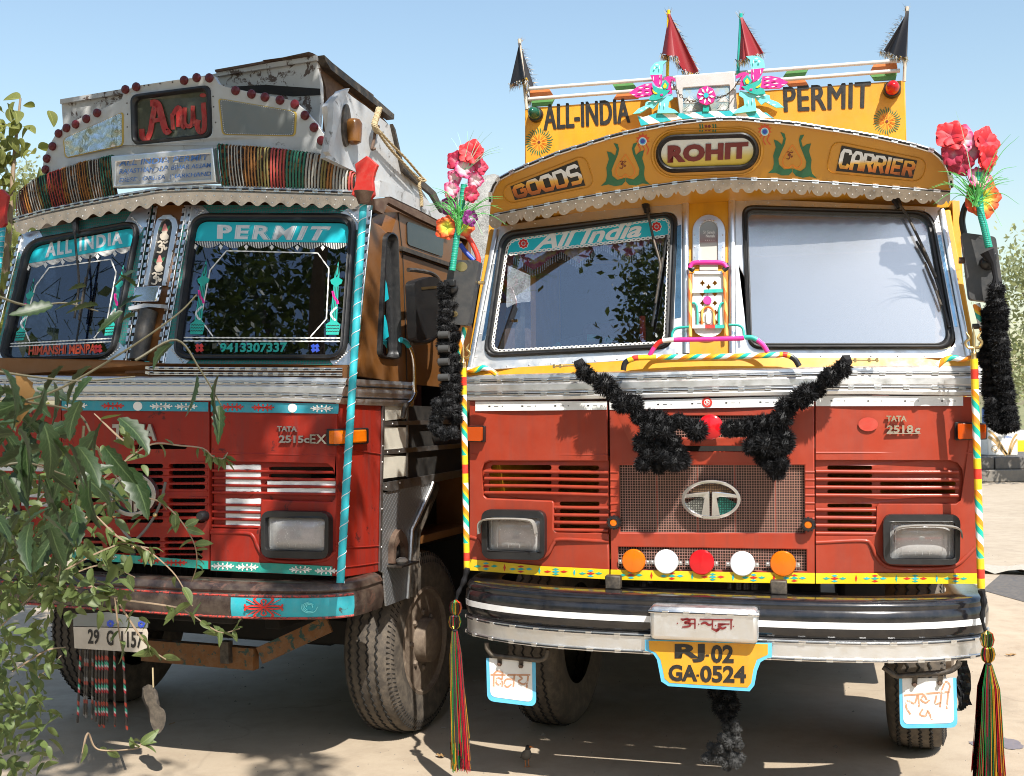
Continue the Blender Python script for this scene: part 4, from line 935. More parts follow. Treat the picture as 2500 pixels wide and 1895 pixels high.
def zt(name, pts, r, mat, lift=0.03, n=5, par=None): return ptube(RF, name, par or orn, [Z2(*p) for p in pts], SW, r, mat, lift, n)
zt('ladder_rail', [(195, 805), (198, 1440)], 0.0085, M['spiral2'], 0.035, 0); zt('ladder_rail', [(546, 790), (568, 1432)], 0.0085, M['spiral2'], 0.035, 0)
zt('handle', [(195, 745), (215, 705), (265, 688), (380, 686), (490, 688), (545, 705), (572, 742)], 0.011, M['magenta'], 0.045, 4)
for x in (205, 560): zt('handle_end', [(x, 700), (x - 8 if x < 300 else x + 8, 735), (x + 25 if x < 300 else x - 25, 765)], 0.012, M['plastic'], 0.04, 3)
ppoly(RF, 'cross_bar', orn, [Z2(240, 772), Z2(520, 772), Z2(520, 800), Z2(240, 800)], SW, M['alu'], 0.019, 0.03)
ppoly(RF, 'teal_bar', orn, [Z2(332, 958), Z2(536, 952), Z2(537, 986), Z2(332, 992)], SW, M['teal'], 0.02, 0.032); ppoly(RF, 'white_bar', orn, [Z2(205, 962), Z2(331, 958), Z2(331, 992), Z2(205, 995)], SW, M['white'], 0.02, 0.032)
ppoly(RF, 'pink_disc', orn, ell(*Z2(370, 1067), 10.2, 10.2, 24), SW, M['magenta'], 0.02, 0.03); zt('disc_stem', [(370, 1000), (370, 1145)], 0.002, M['iron'], 0.024, 0)
for s_ in (-1, 1): zt('teal_hook', [(380 + s_ * 165, 1098), (380 + s_ * 135, 1100), (380 + s_ * 115, 1140), (380 + s_ * 110, 1220), (380 + s_ * 110, 1318)], 0.0055, M['teal'], 0.03)
zt('small_arch', [(318, 1318), (318, 1200), (335, 1155), (378, 1136), (420, 1155), (438, 1200), (440, 1318)], 0.006, M['spiral2'], 0.032)
ppoly(RF, 'white_figure', orn, [Z2(*p) for p in [(355, 1290), (352, 1200), (372, 1160), (392, 1160), (412, 1200), (410, 1290), (395, 1310), (370, 1310)]], SW, M['white'], 0.02, 0.034, bevel=0.003)
for a, b, mt in ((220, 350, 'white'), (350, 450, 'redp'), (450, 545, 'teal')): ppoly(RF, 'bar_segment', orn, [Z2(a, 1319), Z2(b, 1317), Z2(b, 1352), Z2(a, 1354)], SW, M[mt], 0.03, 0.04)
for sgn in (0, 1):
    P = [(15, 1448), (20, 1400), (60, 1355), (185, 1340)] if not sgn else [(590, 1320), (690, 1325), (735, 1360), (745, 1432)]
    zt('teal_side_rail', P, 0.006, M['teal'], 0.045)
# painted guard rails in front of the cowl
SG = lambda X, Z: -0.10
rail = pxpath(RF, SG, [A7(1482, 1275), A7(1510, 1225), A7(1555, 1175), A7(1620, 1160), A7(1700, 1158), A7(2134, 1148), A8(60, 1140), A8(120, 1145), A8(185, 1190), A8(225, 1248)], 0, 5)
cut = [0, 0.14, 0.27, 0.43, 0.60, 0.83, 1.0]; mm = ['magenta', 'redp', 'white', 'magenta', 'teal', 'magenta']
rr = MB(); n_ = len(rail) - 1
for i in range(6): rr.mat(i); rr.tube(rail[int(cut[i] * n_):int(cut[i + 1] * n_) + 1], 0.0105, 12)
rr.build('upper_guard_rail', [M[k] for k in mm], TR)
gp = pxpath(RF, SG, [A7(1285, 1385), A7(1300, 1330), A7(1355, 1302), A7(1450, 1290), A7(2134, 1280), A8(270, 1272), A8(360, 1270), A8(425, 1300), A8(462, 1356)], 0.0, 6)
rr = MB(); n_ = len(gp) - 1
for mi, a, b in ((0, 0, .20), (1, .20, .28), (2, .28, .36), (1, .36, .40), (3, .40, .68), (1, .68, .72), (2, .72, .78), (1, .78, .82), (0, .82, 1.0)):
    rr.mat(mi); rr.tube(gp[int(a * n_):int(b * n_) + 1], 0.0125, 14)
rr.build('lower_guard_rail', [M['plastic'], M['bandyellow'], M['bandred'], M['spiral']], TR)
for a, b in ((A7(760, 1356), A7(1000, 1346)), (A8(820, 1312), A8(1052, 1309))):
    lb = ptube(RF, 'bonnet_latch', TR, [a, b], -0.06, 0.004, M['brass'], 0, 0)
    for t in (0.05, 0.25, 0.7, 0.95):
        k = MB(); k.box(RF.at(*lerp(a, b, t), -0.06), (0.01, 0.02, 0.018)); k.build('latch_lug', M['brass'], lb)
for P in ([A7(128, 1378), A7(180, 1385), A7(240, 1365), A7(295, 1385), A7(345, 1418)], [A8(1488, 1352), A8(1540, 1310), A8(1600, 1292), A8(1660, 1300), A8(1742, 1294)]):
    ptube(RF, 'corner_grip', TR, P, -0.09, 0.0125, M['spiral'], 0, 6)
# --- wipers
def wiper(F, sf, par, arm, blade, mount):
    o = ptube(F, 'wiper', par, arm, sf, 0.006, M['iron'], 0.04, 4)
    k = MB(); P = pxpath(F, sf, mount, 0.03, 0); k.tube(P, [0.022, 0.014], 8); k.build('wiper_spindle', M['plastic'], o)
    P = pxpath(F, sf, blade, 0.026, 3); k = MB(); k.tube(P, 0.006, 6); k.build('wiper_blade', M['rubber'], o)
    k = MB(); k.tube(pxpath(F, sf, [lerp(blade[0], blade[-1], .25), lerp(blade[0], blade[-1], .75)], 0.036, 0), 0.005, 6); k.build('blade_frame', M['iron'], o)
wiper(RF, SW, TR, [A7(1470, 190), A7(1520, 420), A7(1568, 600), A7(1555, 710)], [A7(1612, 385), A7(1575, 640), A7(1505, 1062)], [A7(1452, 130), A7(1470, 215)])
wiper(RF, SW, TR, [A8(1195, 150), A8(1270, 265), A8(1380, 490), A8(1472, 700)], [A8(1330, 430), A8(1470, 700), A8(1575, 1068)], [A8(1165, 100), A8(1205, 180)])
# --- arched visor
zb = lambda X: 2.79 - 0.11 * (X / 1.05) ** 2
yb_ = lambda X: -0.02 + 0.115 * (X / 1.05) ** 2
SV = lambda X, Z: yb_(X) - 0.58 * (Z - zb(X))
SH = lambda X, Z: yb_(X)
mV = mapper(RF, SV); mH = mapper(RF, SH)
vt = [A3(*p) for p in [(152, 1560), (160, 1470), (205, 1392), (300, 1340), (400, 1296), (520, 1247), (640, 1198), (740, 1164), (880, 1122), (1000, 1083), (1120, 1048), (1280, 1011), (1420, 982), (1550, 959), (1690, 940), (1850, 926), (2000, 920), (2130, 924)]] + [A4(*p) for p in [(80, 927), (220, 940), (360, 950), (500, 966), (630, 988), (790, 1012), (930, 1035), (1090, 1063), (1230, 1095), (1360, 1125), (1510, 1170), (1590, 1235), (1640, 1335), (1652, 1450)]]
vb = [A7(292, 238), A7(400, 215), A7(530, 188), A7(730, 150), A7(840, 128)] + [A3(*p) for p in [(1080, 1487), (1210, 1469), (1340, 1448), (1490, 1426), (1640, 1407), (1790, 1392), (1940, 1385), (2075, 1380)]] + [A4(*p) for p in [(0, 1383), (170, 1387), (340, 1392), (480, 1398), (630, 1408), (780, 1418), (910, 1426), (1050, 1437), (1200, 1450), (1350, 1462), (1640, 1482)]]
NV = 60; VT = resample(vt, NV); VB = resample(vb, NV)
mb = MB(); mb.grid(lambda s, t: mV(*lerp(VB[round(s * NV)], VT[round(s * NV)], t), 0.0), NV, 8)
tops = [mV(*p, 0) for p in VT]; mb.add(tops + [Vector((p.x * 0.97, 0.75, max(2.70, p.z - 0.06))) for p in tops], [(i, i + 1, NV + 2 + i, NV + 1 + i) for i in range(NV)])
bots = [mV(*p, 0) for p in VB]; mb.add(bots + [Vector((p.x, 0.34, 2.68)) for p in bots], [(i, i + 1, NV + 2 + i, NV + 1 + i) for i in range(NV)])
visor = mb.build('visor', M['ochre'], TR, smooth=30)
trim(RF, 'visor_moulding', TR, [mV(*p, 0.006) for p in VT], 0.021, 0.082); trim(RF, 'visor_moulding', TR, [mV(*p, 0.002) for p in VB], 0.016, 0.085)
# scalloped fringe plate with rivets
nl = 27; per = NV * 4; VBf = resample(vb, per); top = [(p[0], p[1] + 3) for p in VBf]; bot = []
for i in range(per + 1):
    ph = (i / per * nl) % 1.0; d = 20 + (14 * math.sqrt(max(0, 1 - ((ph - 0.42) / 0.36) ** 2)) if abs(ph - 0.42) < 0.36 else (11 - abs(ph - 0.89) * 100 if abs(ph - 0.89) < 0.11 else 0))
    bot.append((VBf[i][0], VBf[i][1] + max(0, d)))
mb = MB(); q = [mV(*p, 0.008) for p in top] + [mV(*p, 0.010) for p in bot]; n_ = per + 1
mb.add(q, [(i, i + 1, n_ + i + 1, n_ + i) for i in range(per)]); sc = mb.build('scalloped_fringe', smooth=0, parent=TR, mats=M['scallop'] if 'scallop' in M else M.setdefault('scallop', metal('stamped_aluminium', (0.44, 0.40, 0.35), 0.44, 0.15, 0.6)))
sc.modifiers.new('thickness', 'SOLIDIFY').thickness = 0.002
rv = MB()
for i in range(nl * 2):
    p = VBf[min(per, int((i + .3) / (nl * 2) * per))]; rivets(rv, [mV(p[0], p[1] + 12, 0.010)], 0.0042)
    if i % 2 == 0:
        p = VBf[min(per, int((i / 2 + .42) / nl * per))]; rivets(rv, [mV(p[0], p[1] + 25, 0.010)], 0.0042)
rv.build('rivets', M['alu_dull'], sc, kind='stuff')
# ROHIT lamp
def stad(cx, cy, hw, hh): return rrect(cx - hw, cy - hh, cx + hw, cy + hh, hh * 0.98, 8)
tiltv = lambda L: [(x, y - (x - 1727) * 0.035) for x, y in L]
mb = MB(); lo_ = tiltv(stad(1727, 373, 126, 47)); li_ = tiltv(stad(1727, 373, 112, 32)); n_ = len(lo_); rows = [[mV(*lerp(a, b, t), l) for a, b in zip(lo_, li_)] for t, l in ((0, 0.0), (.2, .02), (.5, .026), (.8, .018), (1, .004))]
mb.add([p for r_ in rows for p in r_], [(j * n_ + i, j * n_ + (i + 1) % n_, (j + 1) * n_ + (i + 1) % n_, (j + 1) * n_ + i) for j in range(4) for i in range(n_)]); lamp = mb.build('name_lamp', M['rubber'], TR)
ppoly(RF, 'lamp_panel', lamp, [tiltv(stad(1727, 373, 113, 33))], SV, M['rohit'], 0.0, 0.006)
mb = MB(); put_text(mb, 'ROHIT', [A3(1518, 1126), A3(2142, 1098), A3(2136, 1226), A3(1518, 1262)], mV, 0.0105, 0.06, 0, 1.05, 0.004); mb.build('lamp_lettering', M['maroon'], lamp)
mb = MB(); lo_ = tiltv(stad(1727, 373, 140, 60)); rows = [[mV(*lerp(a, (1727, 373), t), l) for a in lo_] for t, l in ((0, -0.004), (.03, .008), (.06, .008), (.09, -0.004))]
n_ = len(lo_); mb.add([p for r_ in rows for p in r_], [(j * n_ + i, j * n_ + (i + 1) % n_, (j + 1) * n_ + (i + 1) % n_, (j + 1) * n_ + i) for j in range(3) for i in range(n_)]); mb.build('pressed_rim', M['ochre'], visor)
# GOODS / CARRIER plates
for wd_, q in (('GOODS', [A3(305, 1442), A3(820, 1240), A3(882, 1432), A3(340, 1545)]), ('CARRIER', [A4(805, 1125), A4(1388, 1242), A4(1352, 1378), A4(762, 1320)])):
    if wd_ == 'GOODS': q = [A3(305, 1442), A3(820, 1240), A3(882, 1432), A3(340, 1545)]
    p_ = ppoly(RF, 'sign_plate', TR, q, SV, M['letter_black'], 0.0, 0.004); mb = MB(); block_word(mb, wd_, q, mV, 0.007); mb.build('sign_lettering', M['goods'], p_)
    cx = sum(a[0] for a in q) / 4; cy = sum(a[1] for a in q) / 4
    big = rquad([lerp((cx, cy), a, 1.28) for a in q], 26, 6); sm = [lerp((cx, cy), a, 0.965) for a in big]; mid = [lerp((cx, cy), a, 0.982) for a in big]; n_ = len(big)
    mb = MB(); rows = [[mV(*a, l) for a in L] for L, l in ((big, -.003), (mid, .006), (sm, -.003))]
    mb.add([p for r_ in rows for p in r_], [(j * n_ + i, j * n_ + (i + 1) % n_, (j + 1) * n_ + (i + 1) % n_, (j + 1) * n_ + i) for j in range(2) for i in range(n_)]); mb.build('pressed_rim', M['ochre'], visor)
# painted leaves round a heart, feather marks, top mark
leaf = [(1100, 1103), (1132, 1112), (1142, 1150), (1134, 1190), (1108, 1250), (1084, 1310), (1090, 1355), (1130, 1388), (1190, 1374), (1190, 1400), (1165, 1428), (1110, 1436), (1060, 1420), (1003, 1430), (1040, 1395), (1050, 1350), (1044, 1290), (1064, 1225), (1048, 1165), (1082, 1175), (1112, 1200), (1124, 1150)]
for dx, dy, C, sl in ((0, 0, A3, -0.03), (-767, -72, A4, 0.11)):
    mb = MB()
    for fl in (0, 1):
        q = [((2384 - x if fl else x), y) for x, y in leaf]; mb.prism([C(x + dx, y + dy + (x - 1192) * sl) for x, y in q], mV, 0.0, 0.0025)
    lf = mb.build('painted_leaves', M['teal_dark'], visor)
    hh = [C(x + dx, y + dy) for x, y in [(1192, 1190), (1140, 1270), (1118, 1320), (1130, 1360), (1165, 1370), (1192, 1345), (1220, 1370), (1255, 1350), (1262, 1310), (1235, 1260)]]
    mb = MB(); mb.ribbon(spl(hh + hh[:1], 4), 2.0, mV, 0, 0.002); mb.build('painted_heart', M['orange'], lf)
    c = C(1172 + dx, 1275 + dy); mb = MB(); strokes(mb, DEV['om'], [(c[0] - 9, c[1] - 10), (c[0] + 9, c[1] - 10), (c[0] + 9, c[1] + 10), (c[0] - 9, c[1] + 10)], mV, 1.6, 0.003); mb.build('painted_om', M['maroon'], lf)
for c, fl in ((A3(1325, 1092), 1), (A4(212, 1018), -1)):
    mb = MB(); st = []
    for j in range(20):
        a = j * math.pi / 10; r = 22 if j % 2 else 14; st.append((c[0] + math.cos(a) * r * 0.8, c[1] - 4 + math.sin(a) * r * 0.75))
    mb.prism([st], mV, 0, 0.002)
    for k in range(3): mb.ribbon(spl([(c[0] + fl * (-2 + 10 * k - 10), c[1] + 8), (c[0] + fl * (4 + 10 * k - 10), c[1] + 20), (c[0] + fl * (-4 + 12 * k - 10), c[1] + 32)], 4), 2.2, mV, 0, 0.002)
    f_ = mb.build('painted_feather', M['redorange'], visor)
    for r, mt, l in ((10, 'white', .003), (8, 'skyblue', .0036), (5.5, 'blue', .0042)): ppoly(RF, 'feather_eye', f_, ell(c[0], c[1], r, r, 18), SV, M[mt], 0, l)
c = A3(1825, 988); mb = MB()
for dx, dy in ((-3, -3), (3.2, -3), (-3, 3.2), (3.2, 3.2)): mb.prism([(c[0] + dx * 1.3 + a, c[1] + dy * 1.3 + b) for a, b in ((-4, -1), (1, -4), (4, 1), (-1, 4))], mV, 0, 0.002)
tm = mb.build('painted_mark', M['maroon'], visor); mb = MB()
for dx in (-19, -13, 13, 19): mb.ribbon(spl([(c[0] + dx, c[1] - 9), (c[0] + dx + 1.2, c[1]), (c[0] + dx, c[1] + 9)], 3), 3, mV, 0, 0.002)
mb.build('painted_bars', M['teal_dark'], tm)
# --- roof board
YR = 0.107; mR = mapper(RF, YR)
board = ppoly(RF, 'roof_board', TR, [A3(415, 835), A4(1295, 620), A4(1306, 1120), A3(415, 1330)], YR, M['yellow'], -0.03, 0.0, bevel=0.004)
for wd_, q in (('ALL-INDIA', [A3(567, 812), A3(1216, 762), A3(1224, 945), A3(567, 1003)]), ('PERMIT', [A4(358, 676), A4(1026, 632), A4(1020, 828), A4(366, 862)])):
    mb = MB(); [put_text(mb, wd_, [(a + dx, b + dy) for a, b in q], mR, 0.003 + l, 0.0, 0, 1.06, 0.002) for dx, dy, l in ((-1.9, -.8, 0), (-.7, .9, .0003), (.7, -.9, .0006), (1.9, .8, .0009))]; mb.build('board_lettering', M['letter_black'], board)
for c, sl in ((A3(525, 1097), 0), (A4(1155, 937), 0)):
    mb = MB(); random.seed(3)
    for j in range(30):
        a = 2 * math.pi * j / 30; r0, r1 = 20, random.uniform(30, 36); mb.mat(1)
        if j % 3: mb.ribbon([(c[0] + math.cos(a) * 7, c[1] + math.sin(a) * 7), (c[0] + math.cos(a) * 14, c[1] + math.sin(a) * 14), (c[0] + math.cos(a) * 20, c[1] + math.sin(a) * 20)], 1.3, mR, 0, 0.002, [0.4, 1, 0.3])
        mb.mat(0); mb.ribbon([(c[0] + math.cos(a) * r0, c[1] + math.sin(a) * r0), (c[0] + math.cos(a + .06) * (r0 + r1) / 2, c[1] + math.sin(a + .06) * (r0 + r1) / 2), (c[0] + math.cos(a) * r1, c[1] + math.sin(a) * r1)], 2.6, mR, 0, 0.002, [0.3, 1, 0.5])
    mb.mat(2); mb.prism([(c[0] - 4, c[1]), (c[0], c[1] - 4), (c[0] + 4, c[1]), (c[0], c[1] + 4)], mR, 0, 0.003); mb.build('painted_sunflower', [M['teal_dark'], M['orange'], M['maroon']], board)
for c, r, mt in ((A3(503, 890), 0.036, 'greenlens'), (A4(1193, 697), 0.038, 'redlens')):
    p = RF.at(*c, YR); k = MB(); k.lathe([(r, 0), (r, 0.018), (r * 0.9, 0.028), (r * 0.72, 0.03)], p, (0, -1, 0), 24); bc = k.build('marker_lamp', M['plastic'], TR)
    k = MB(); k.lathe([(r * 0.78, 0.02), (r * 0.76, 0.05), (r * 0.62, 0.075), (r * 0.35, 0.092), (0.001, 0.097)], p, (0, -1, 0), 24); k.build('lamp_dome', M[mt], bc)
ptube(RF, 'roof_rail', TR, [A3(440, 686), A4(1255, 468)], YR - 0.02, 0.0088, M['railpaint'] if 'railpaint' in M else M.setdefault('railpaint', paint('silver_rail_paint', (0.62, 0.60, 0.58), 0.35, 0.3, 14, wear=(0.3, 0.16, 0.1), wearamt=0.68)), 0, 0)
ptube(RF, 'roof_rail', TR, [A3(440, 766), A4(1255, 545)], YR - 0.02, 0.0088, M['railpaint'], 0, 0)
def rl(C, k, pts, mt): return ppoly(RF, 'rail_panel', TR, [C(*p) for p in pts], YR, M[mt], -0.012, 0.0)
M['opaint'] = paint('orange_panel_paint', (0.62, 0.19, 0.05), 0.5, 0.2, 6); M['gpaint'] = paint('green_panel_paint', (0.09, 0.28, 0.08), 0.5, 0.2, 6)
rl(A3, 0, [(455, 690), (600, 682), (640, 745), (455, 758)], 'opaint'); rl(A3, 0, [(465, 770), (642, 760), (618, 812), (470, 822)], 'gpaint'); rl(A3, 0, [(1090, 650), (1250, 640), (1285, 688), (1120, 700)], 'gpaint'); rl(A3, 0, [(1125, 725), (1300, 712), (1290, 762), (1095, 770)], 'opaint')
rl(A4, 0, [(1055, 492), (1230, 478), (1238, 545), (1020, 560)], 'opaint'); rl(A4, 0, [(1025, 575), (1234, 562), (1222, 615), (1058, 622)], 'gpaint'); rl(A4, 0, [(385, 545), (548, 530), (515, 597), (345, 606)], 'gpaint'); rl(A4, 0, [(365, 625), (520, 612), (550, 658), (400, 668)], 'opaint')
# picture box between the birds
zq = lambda L: [Z1(*p) for p in L]
YP = 0.06
pb = ppoly(RF, 'picture_box', TR, [zq([(640, 335), (1372, 268), (1405, 800), (700, 830)]), rquad(zq([(732, 478), (1316, 440), (1304, 772), (742, 800)]), 6, 4)], YP, M['rustwhite2'] if 'rustwhite2' in M else M.setdefault('rustwhite2', paint('silver_box_paint', (0.52, 0.51, 0.50), 0.4, 0.35, 6, wear=(0.30, 0.26, 0.22), wearamt=0.66)), -0.06, 0.0, bevel=0.004)
m_, t_, b_ = nt('painted_landscape'); tc = N(t_, 'ShaderNodeTexCoord'); sp = N(t_, 'ShaderNodeSeparateXYZ'); t_.links.new(tc.outputs['Generated'], sp.inputs[0])
c1 = ramp(t_, sp.outputs[2], [(0, (0.10, 0.16, 0.16)), (0.35, (0.20, 0.28, 0.30)), (0.55, (0.12, 0.24, 0.36)), (0.7, (0.30, 0.42, 0.52)), (1, (0.16, 0.36, 0.55))]); c2 = ramp(t_, noise(t_, 30, 4, 0.6), [(0.45, (0, 0, 0)), (0.6, (0.7, 0.7, 0.7))])
t_.links.new(mix(t_, c2, c1, (0.35, 0.38, 0.30)), b_.inputs['Base Color'])
pic = ppoly(RF, 'painted_picture', pb, zq([(725, 470), (1322, 432), (1310, 780), (735, 806)]), YP, m_, -0.012, -0.008)
mP = mapper(RF, YP); mb = MB()
for cx, cy in ((822, 660), (830, 760), (1235, 640), (1240, 745)):
    for j in range(13):
        a = math.pi * (0.02 + 0.96 * j / 12); mb.ribbon([Z1(cx, cy), Z1(cx - math.cos(a) * 45, cy - math.sin(a) * 50), Z1(cx - math.cos(a) * 84, cy - math.sin(a) * 90)], 1.5, mP, -0.008, -0.006, [0.5, 1, 0.3])
mb.build('painted_fronds', M['white'], pic)
YB = 0.035; mBd = mapper(RF, YB)
# turquoise and white striped base along the visor top
bt = resample(zq([(180, 815), (250, 835), (430, 780), (560, 755), (690, 790), (1000, 765), (1300, 757), (1400, 735), (1520, 710), (1680, 735), (1720, 780), (1800, 775), (1830, 840)]), 48); bb = resample(zq([(225, 940), (300, 925), (460, 900), (700, 860), (1000, 838), (1300, 832), (1500, 835), (1700, 842), (1860, 850)]), 48)
mb = MB()
for i in range(48):
    mb.mat(((i + 1) // 4) % 2); i2 = i + 1; sh = 3
    f = lambda k, t: lerp(bt[max(0, k - sh)] if t == 0 else bb[min(48, k)], bb[min(48, k)], 0) if t else bt[max(0, k - sh)]
    q = [f(i, 0), f(i2, 0), f(i2, 1), f(i, 1)]
    if q[0] == q[1]: q = [q[0], q[2], q[3]]
    mb.prism(q, mBd, -0.012, 0.0)
q = [bt[45], bt[48], bb[48]]; mb.mat(1); mb.prism(q, mBd, -0.012, 0.0)
mb.build('striped_base', [M['cyan'], M['white']], TR)
def parrot(tf, par):
    root = bpy.data.objects.new('cutout_bird', None); COL.objects.link(root); root.parent = par
    P = lambda L: [Z1(*tf(x, y)) for x, y in L]
    for nm, L, mt, l0, l1 in (
        ('crest', [(340, 325), (350, 240), (400, 180), (480, 155), (545, 152), (502, 200), (487, 332), (410, 328)], 'lightcyan', 0, .012),
        ('wing', [(348, 333), (487, 325), (492, 430), (462, 484), (410, 458), (370, 400)], 'magenta', .0125, .018),
        ('tail_feather', [(85, 545), (180, 475), (280, 435), (365, 428), (388, 560), (330, 582), (180, 602)], 'magenta', 0, .012),
        ('head', [(515, 370), (560, 345), (620, 355), (657, 385), (650, 412), (612, 400), (600, 450), (616, 555), (560, 562), (535, 500), (518, 440)], 'magenta', .0125, .018),
        ('legs_and_tail', [(290, 660), (340, 640), (500, 612), (610, 560), (622, 612), (572, 650), (560, 722), (640, 750), (690, 790), (430, 795), (452, 652), (378, 742), (335, 718), (220, 792), (132, 802), (200, 740), (280, 702)], 'lightcyan', 0, .012),
        ('body', [(368, 448), (412, 482), (480, 502), (530, 522), (592, 520), (562, 552), (532, 582), (500, 612), (420, 642), (330, 642), (352, 592), (402, 560), (382, 500)], 'teal', .0185, .023),
        ('eye_patch', [(478, 470), (530, 388), (577, 440), (562, 500), (510, 522)], 'teal', .0185, .023), ('eye_spot', [(505, 475), (530, 430), (552, 465), (540, 497), (515, 502)], 'strip_yellow', .0235, .026),
        ('neck_band', [(372, 510), (400, 540), (438, 560), (420, 572), (385, 556)], 'strip_yellow', .0235, .026), ('breast_spot', [(470, 570), (500, 566), (506, 585), (478, 592)], 'magenta', .0235, .026)):
        ppoly(RF, nm, root, P(L), YB, M[mt], l0, l1)
    wm = MB()
    for cx, cy, dx, dy in ((385, 375, 6, 30), (465, 345, 5, 30), (465, 425, 6, 34), (430, 205, 22, 10), (400, 245, 14, 16), (460, 240, 6, 26), (310, 455, 30, 8), (230, 490, 30, 8), (310, 500, 28, 8), (220, 545, 30, 8), (310, 550, 28, 8), (140, 575, 26, 6), (250, 580, 24, 6), (410, 660, 24, 8), (340, 655, 24, 6), (470, 690, 5, 26), (520, 700, 5, 26), (300, 735, 18, 10), (240, 765, 20, 8)):
        a = (30 if abs(dx) > abs(dy) else 0); wm.prism(P([(cx - dx, cy + dy * .4), (cx - dx * .1, cy - dy), (cx + dx, cy - dy * .4), (cx + dx * .1, cy + dy)]), mBd, 0.0185, 0.021)
    wm.build('painted_diamonds', M['white'], root, kind='stuff')
    return root
parrot(lambda x, y: (x, y), TR)
parrot(lambda x, y: (2030 - (x - 90) * 1.13, y - 130 + (x - 90) * 0.167 + max(0, y - 600) * 0.22), TR)
c = Z1(1030, 580); rm = 23.5; fl = MB(); sh = [(c[0] + math.cos(a) * (rm - 1.6 * abs(math.sin(4 * a))), c[1] + math.sin(a) * (rm - 1.6 * abs(math.sin(4 * a)))) for a in [2 * math.pi * j / 64 for j in range(64)]]
fl.prism(sh, mBd, 0.0, 0.014); fw = fl.build('pinwheel_flower', M['magenta'], TR, bevel=0.003); fl = MB()
for j in range(8):
    a = j * math.pi / 4 + 0.2; u = Vector((math.cos(a), math.sin(a))); n = Vector((-u.y, u.x)); cc = Vector(c); fl.prism([tuple(cc + u * 7), tuple(cc + u * 14 + n * 2.8), tuple(cc + u * 21), tuple(cc + u * 14 - n * 2.8)], mBd, 0.0145, 0.017)
fl.build('white_petal', M['white'], fw); ppoly(RF, 'flower_centre', fw, ell(c[0], c[1], 6.2, 6.2, 18), YB, M['cyan'], 0.0145, 0.02); ppoly(RF, 'flower_stem', fw, zq([(990, 690), (1060, 690), (1062, 770), (985, 770)]), YB, M['teal'], -0.004, 0.006)
ch = MB()
for P in ([(612, 395), (640, 470), (690, 560), (760, 630), (850, 668), (935, 640)], [(1140, 612), (1220, 608), (1300, 570), (1370, 500), (1420, 420), (1458, 365)]):
    L = resample([Z1(*p) for p in P], 13)
    for i in range(13):
        a = mBd(*L[i], 0.026); b = mBd(*L[i + 1], 0.026); d = (b - a) * 0.16; n = Vector((0, 0.006, 0)) if i % 2 else Vector((0.004, 0, 0.005)); a2 = a - d; b2 = b + d
        ch.tube([a2 + n * .3, a.lerp(b, .2) + n, a.lerp(b, .8) + n, b2 + n * .3, b2 - n * .3, a.lerp(b, .8) - n, a.lerp(b, .2) - n, a2 - n * .3], 0.0016, 5, closed=True)
ch.build('chain', M['iron'], TR)
# --- bumper
SBf = lambda X: -0.27 + 0.27 * (abs(X) / 1.15) ** 4
bp = bumper_path(SBf); zoff = lambda x: 0.0
mb = MB(); sweep(mb, bp, [(-0.16, 0.955), (-0.03, 0.958), (-0.005, 0.95), (0.004, 0.935), (0.000, 0.918), (0.008, 0.908), (0.012, 0.880), (0.010, 0.835), (0.0, 0.795), (-0.02, 0.785)]); bumper = mb.build('bumper', M['black'], TR, smooth=50)
mb = MB(); sweep(mb, bp[10:-10], [(0.0125, 0.872), (0.0135, 0.872), (0.0125, 0.845), (0.0115, 0.845)]); mb.build('bumper_tape', M['tape_white'], bumper)
mb = MB(); sweep(mb, bp, [(-0.03, 0.792), (0.004, 0.790), (0.004, 0.712), (-0.03, 0.708)]); skirt = mb.build('bumper_skirt', M['alu'], TR, smooth=30)
off = lambda o, z: [Vector((p.x + (bp[min(i + 1, len(bp) - 1)] - bp[max(i - 1, 0)]).normalized().y * o, p.y - (bp[min(i + 1, len(bp) - 1)] - bp[max(i - 1, 0)]).normalized().x * o, z)) for i, p in enumerate(bp)]
trim(RF, 'skirt_moulding', TR, off(0.006, 0.786), 0.016, 0.125); trim(RF, 'skirt_moulding', TR, off(0.006, 0.716), 0.016, 0.125)
bx = MB(); bx.box((0, -0.275, 0.857), (0.445, 0.16, 0.142)); cb = bx.build('name_box', M['alu'], TR, bevel=0.018)
trim(RF, 'box_moulding', cb, [Vector((-0.225, -0.2, 0.905)), Vector((-0.226, -0.352, 0.905)), Vector((-0.2, -0.358, 0.905)), Vector((0.2, -0.358, 0.905)), Vector((0.226, -0.352, 0.905)), Vector((0.225, -0.2, 0.905))], 0.013, 0.09)
mB = mapper(RF, -0.356); mb = MB(); strokes(mb, DEV['anuj'], [B7(1775, 362), B7(2185, 366), B7(2185, 475), B7(1775, 468)], mB, 6.0, 0.0035, taper=True)
for x, y in ((1750, 402), (1915, 408), (2045, 418), (2182, 425)): mb.prism(ell(*B7(x, y), 1.6, 1.6, 8), mB, 0, 0.003)
mb.build('box_lettering', M['maroon'], cb)
for x in (-0.42, 0.30): k = MB(); k.box((x, -0.10, 0.985), (0.07, 0.05, 0.06)); k.build('bumper_bracket', M['iron'], TR, bevel=0.006)
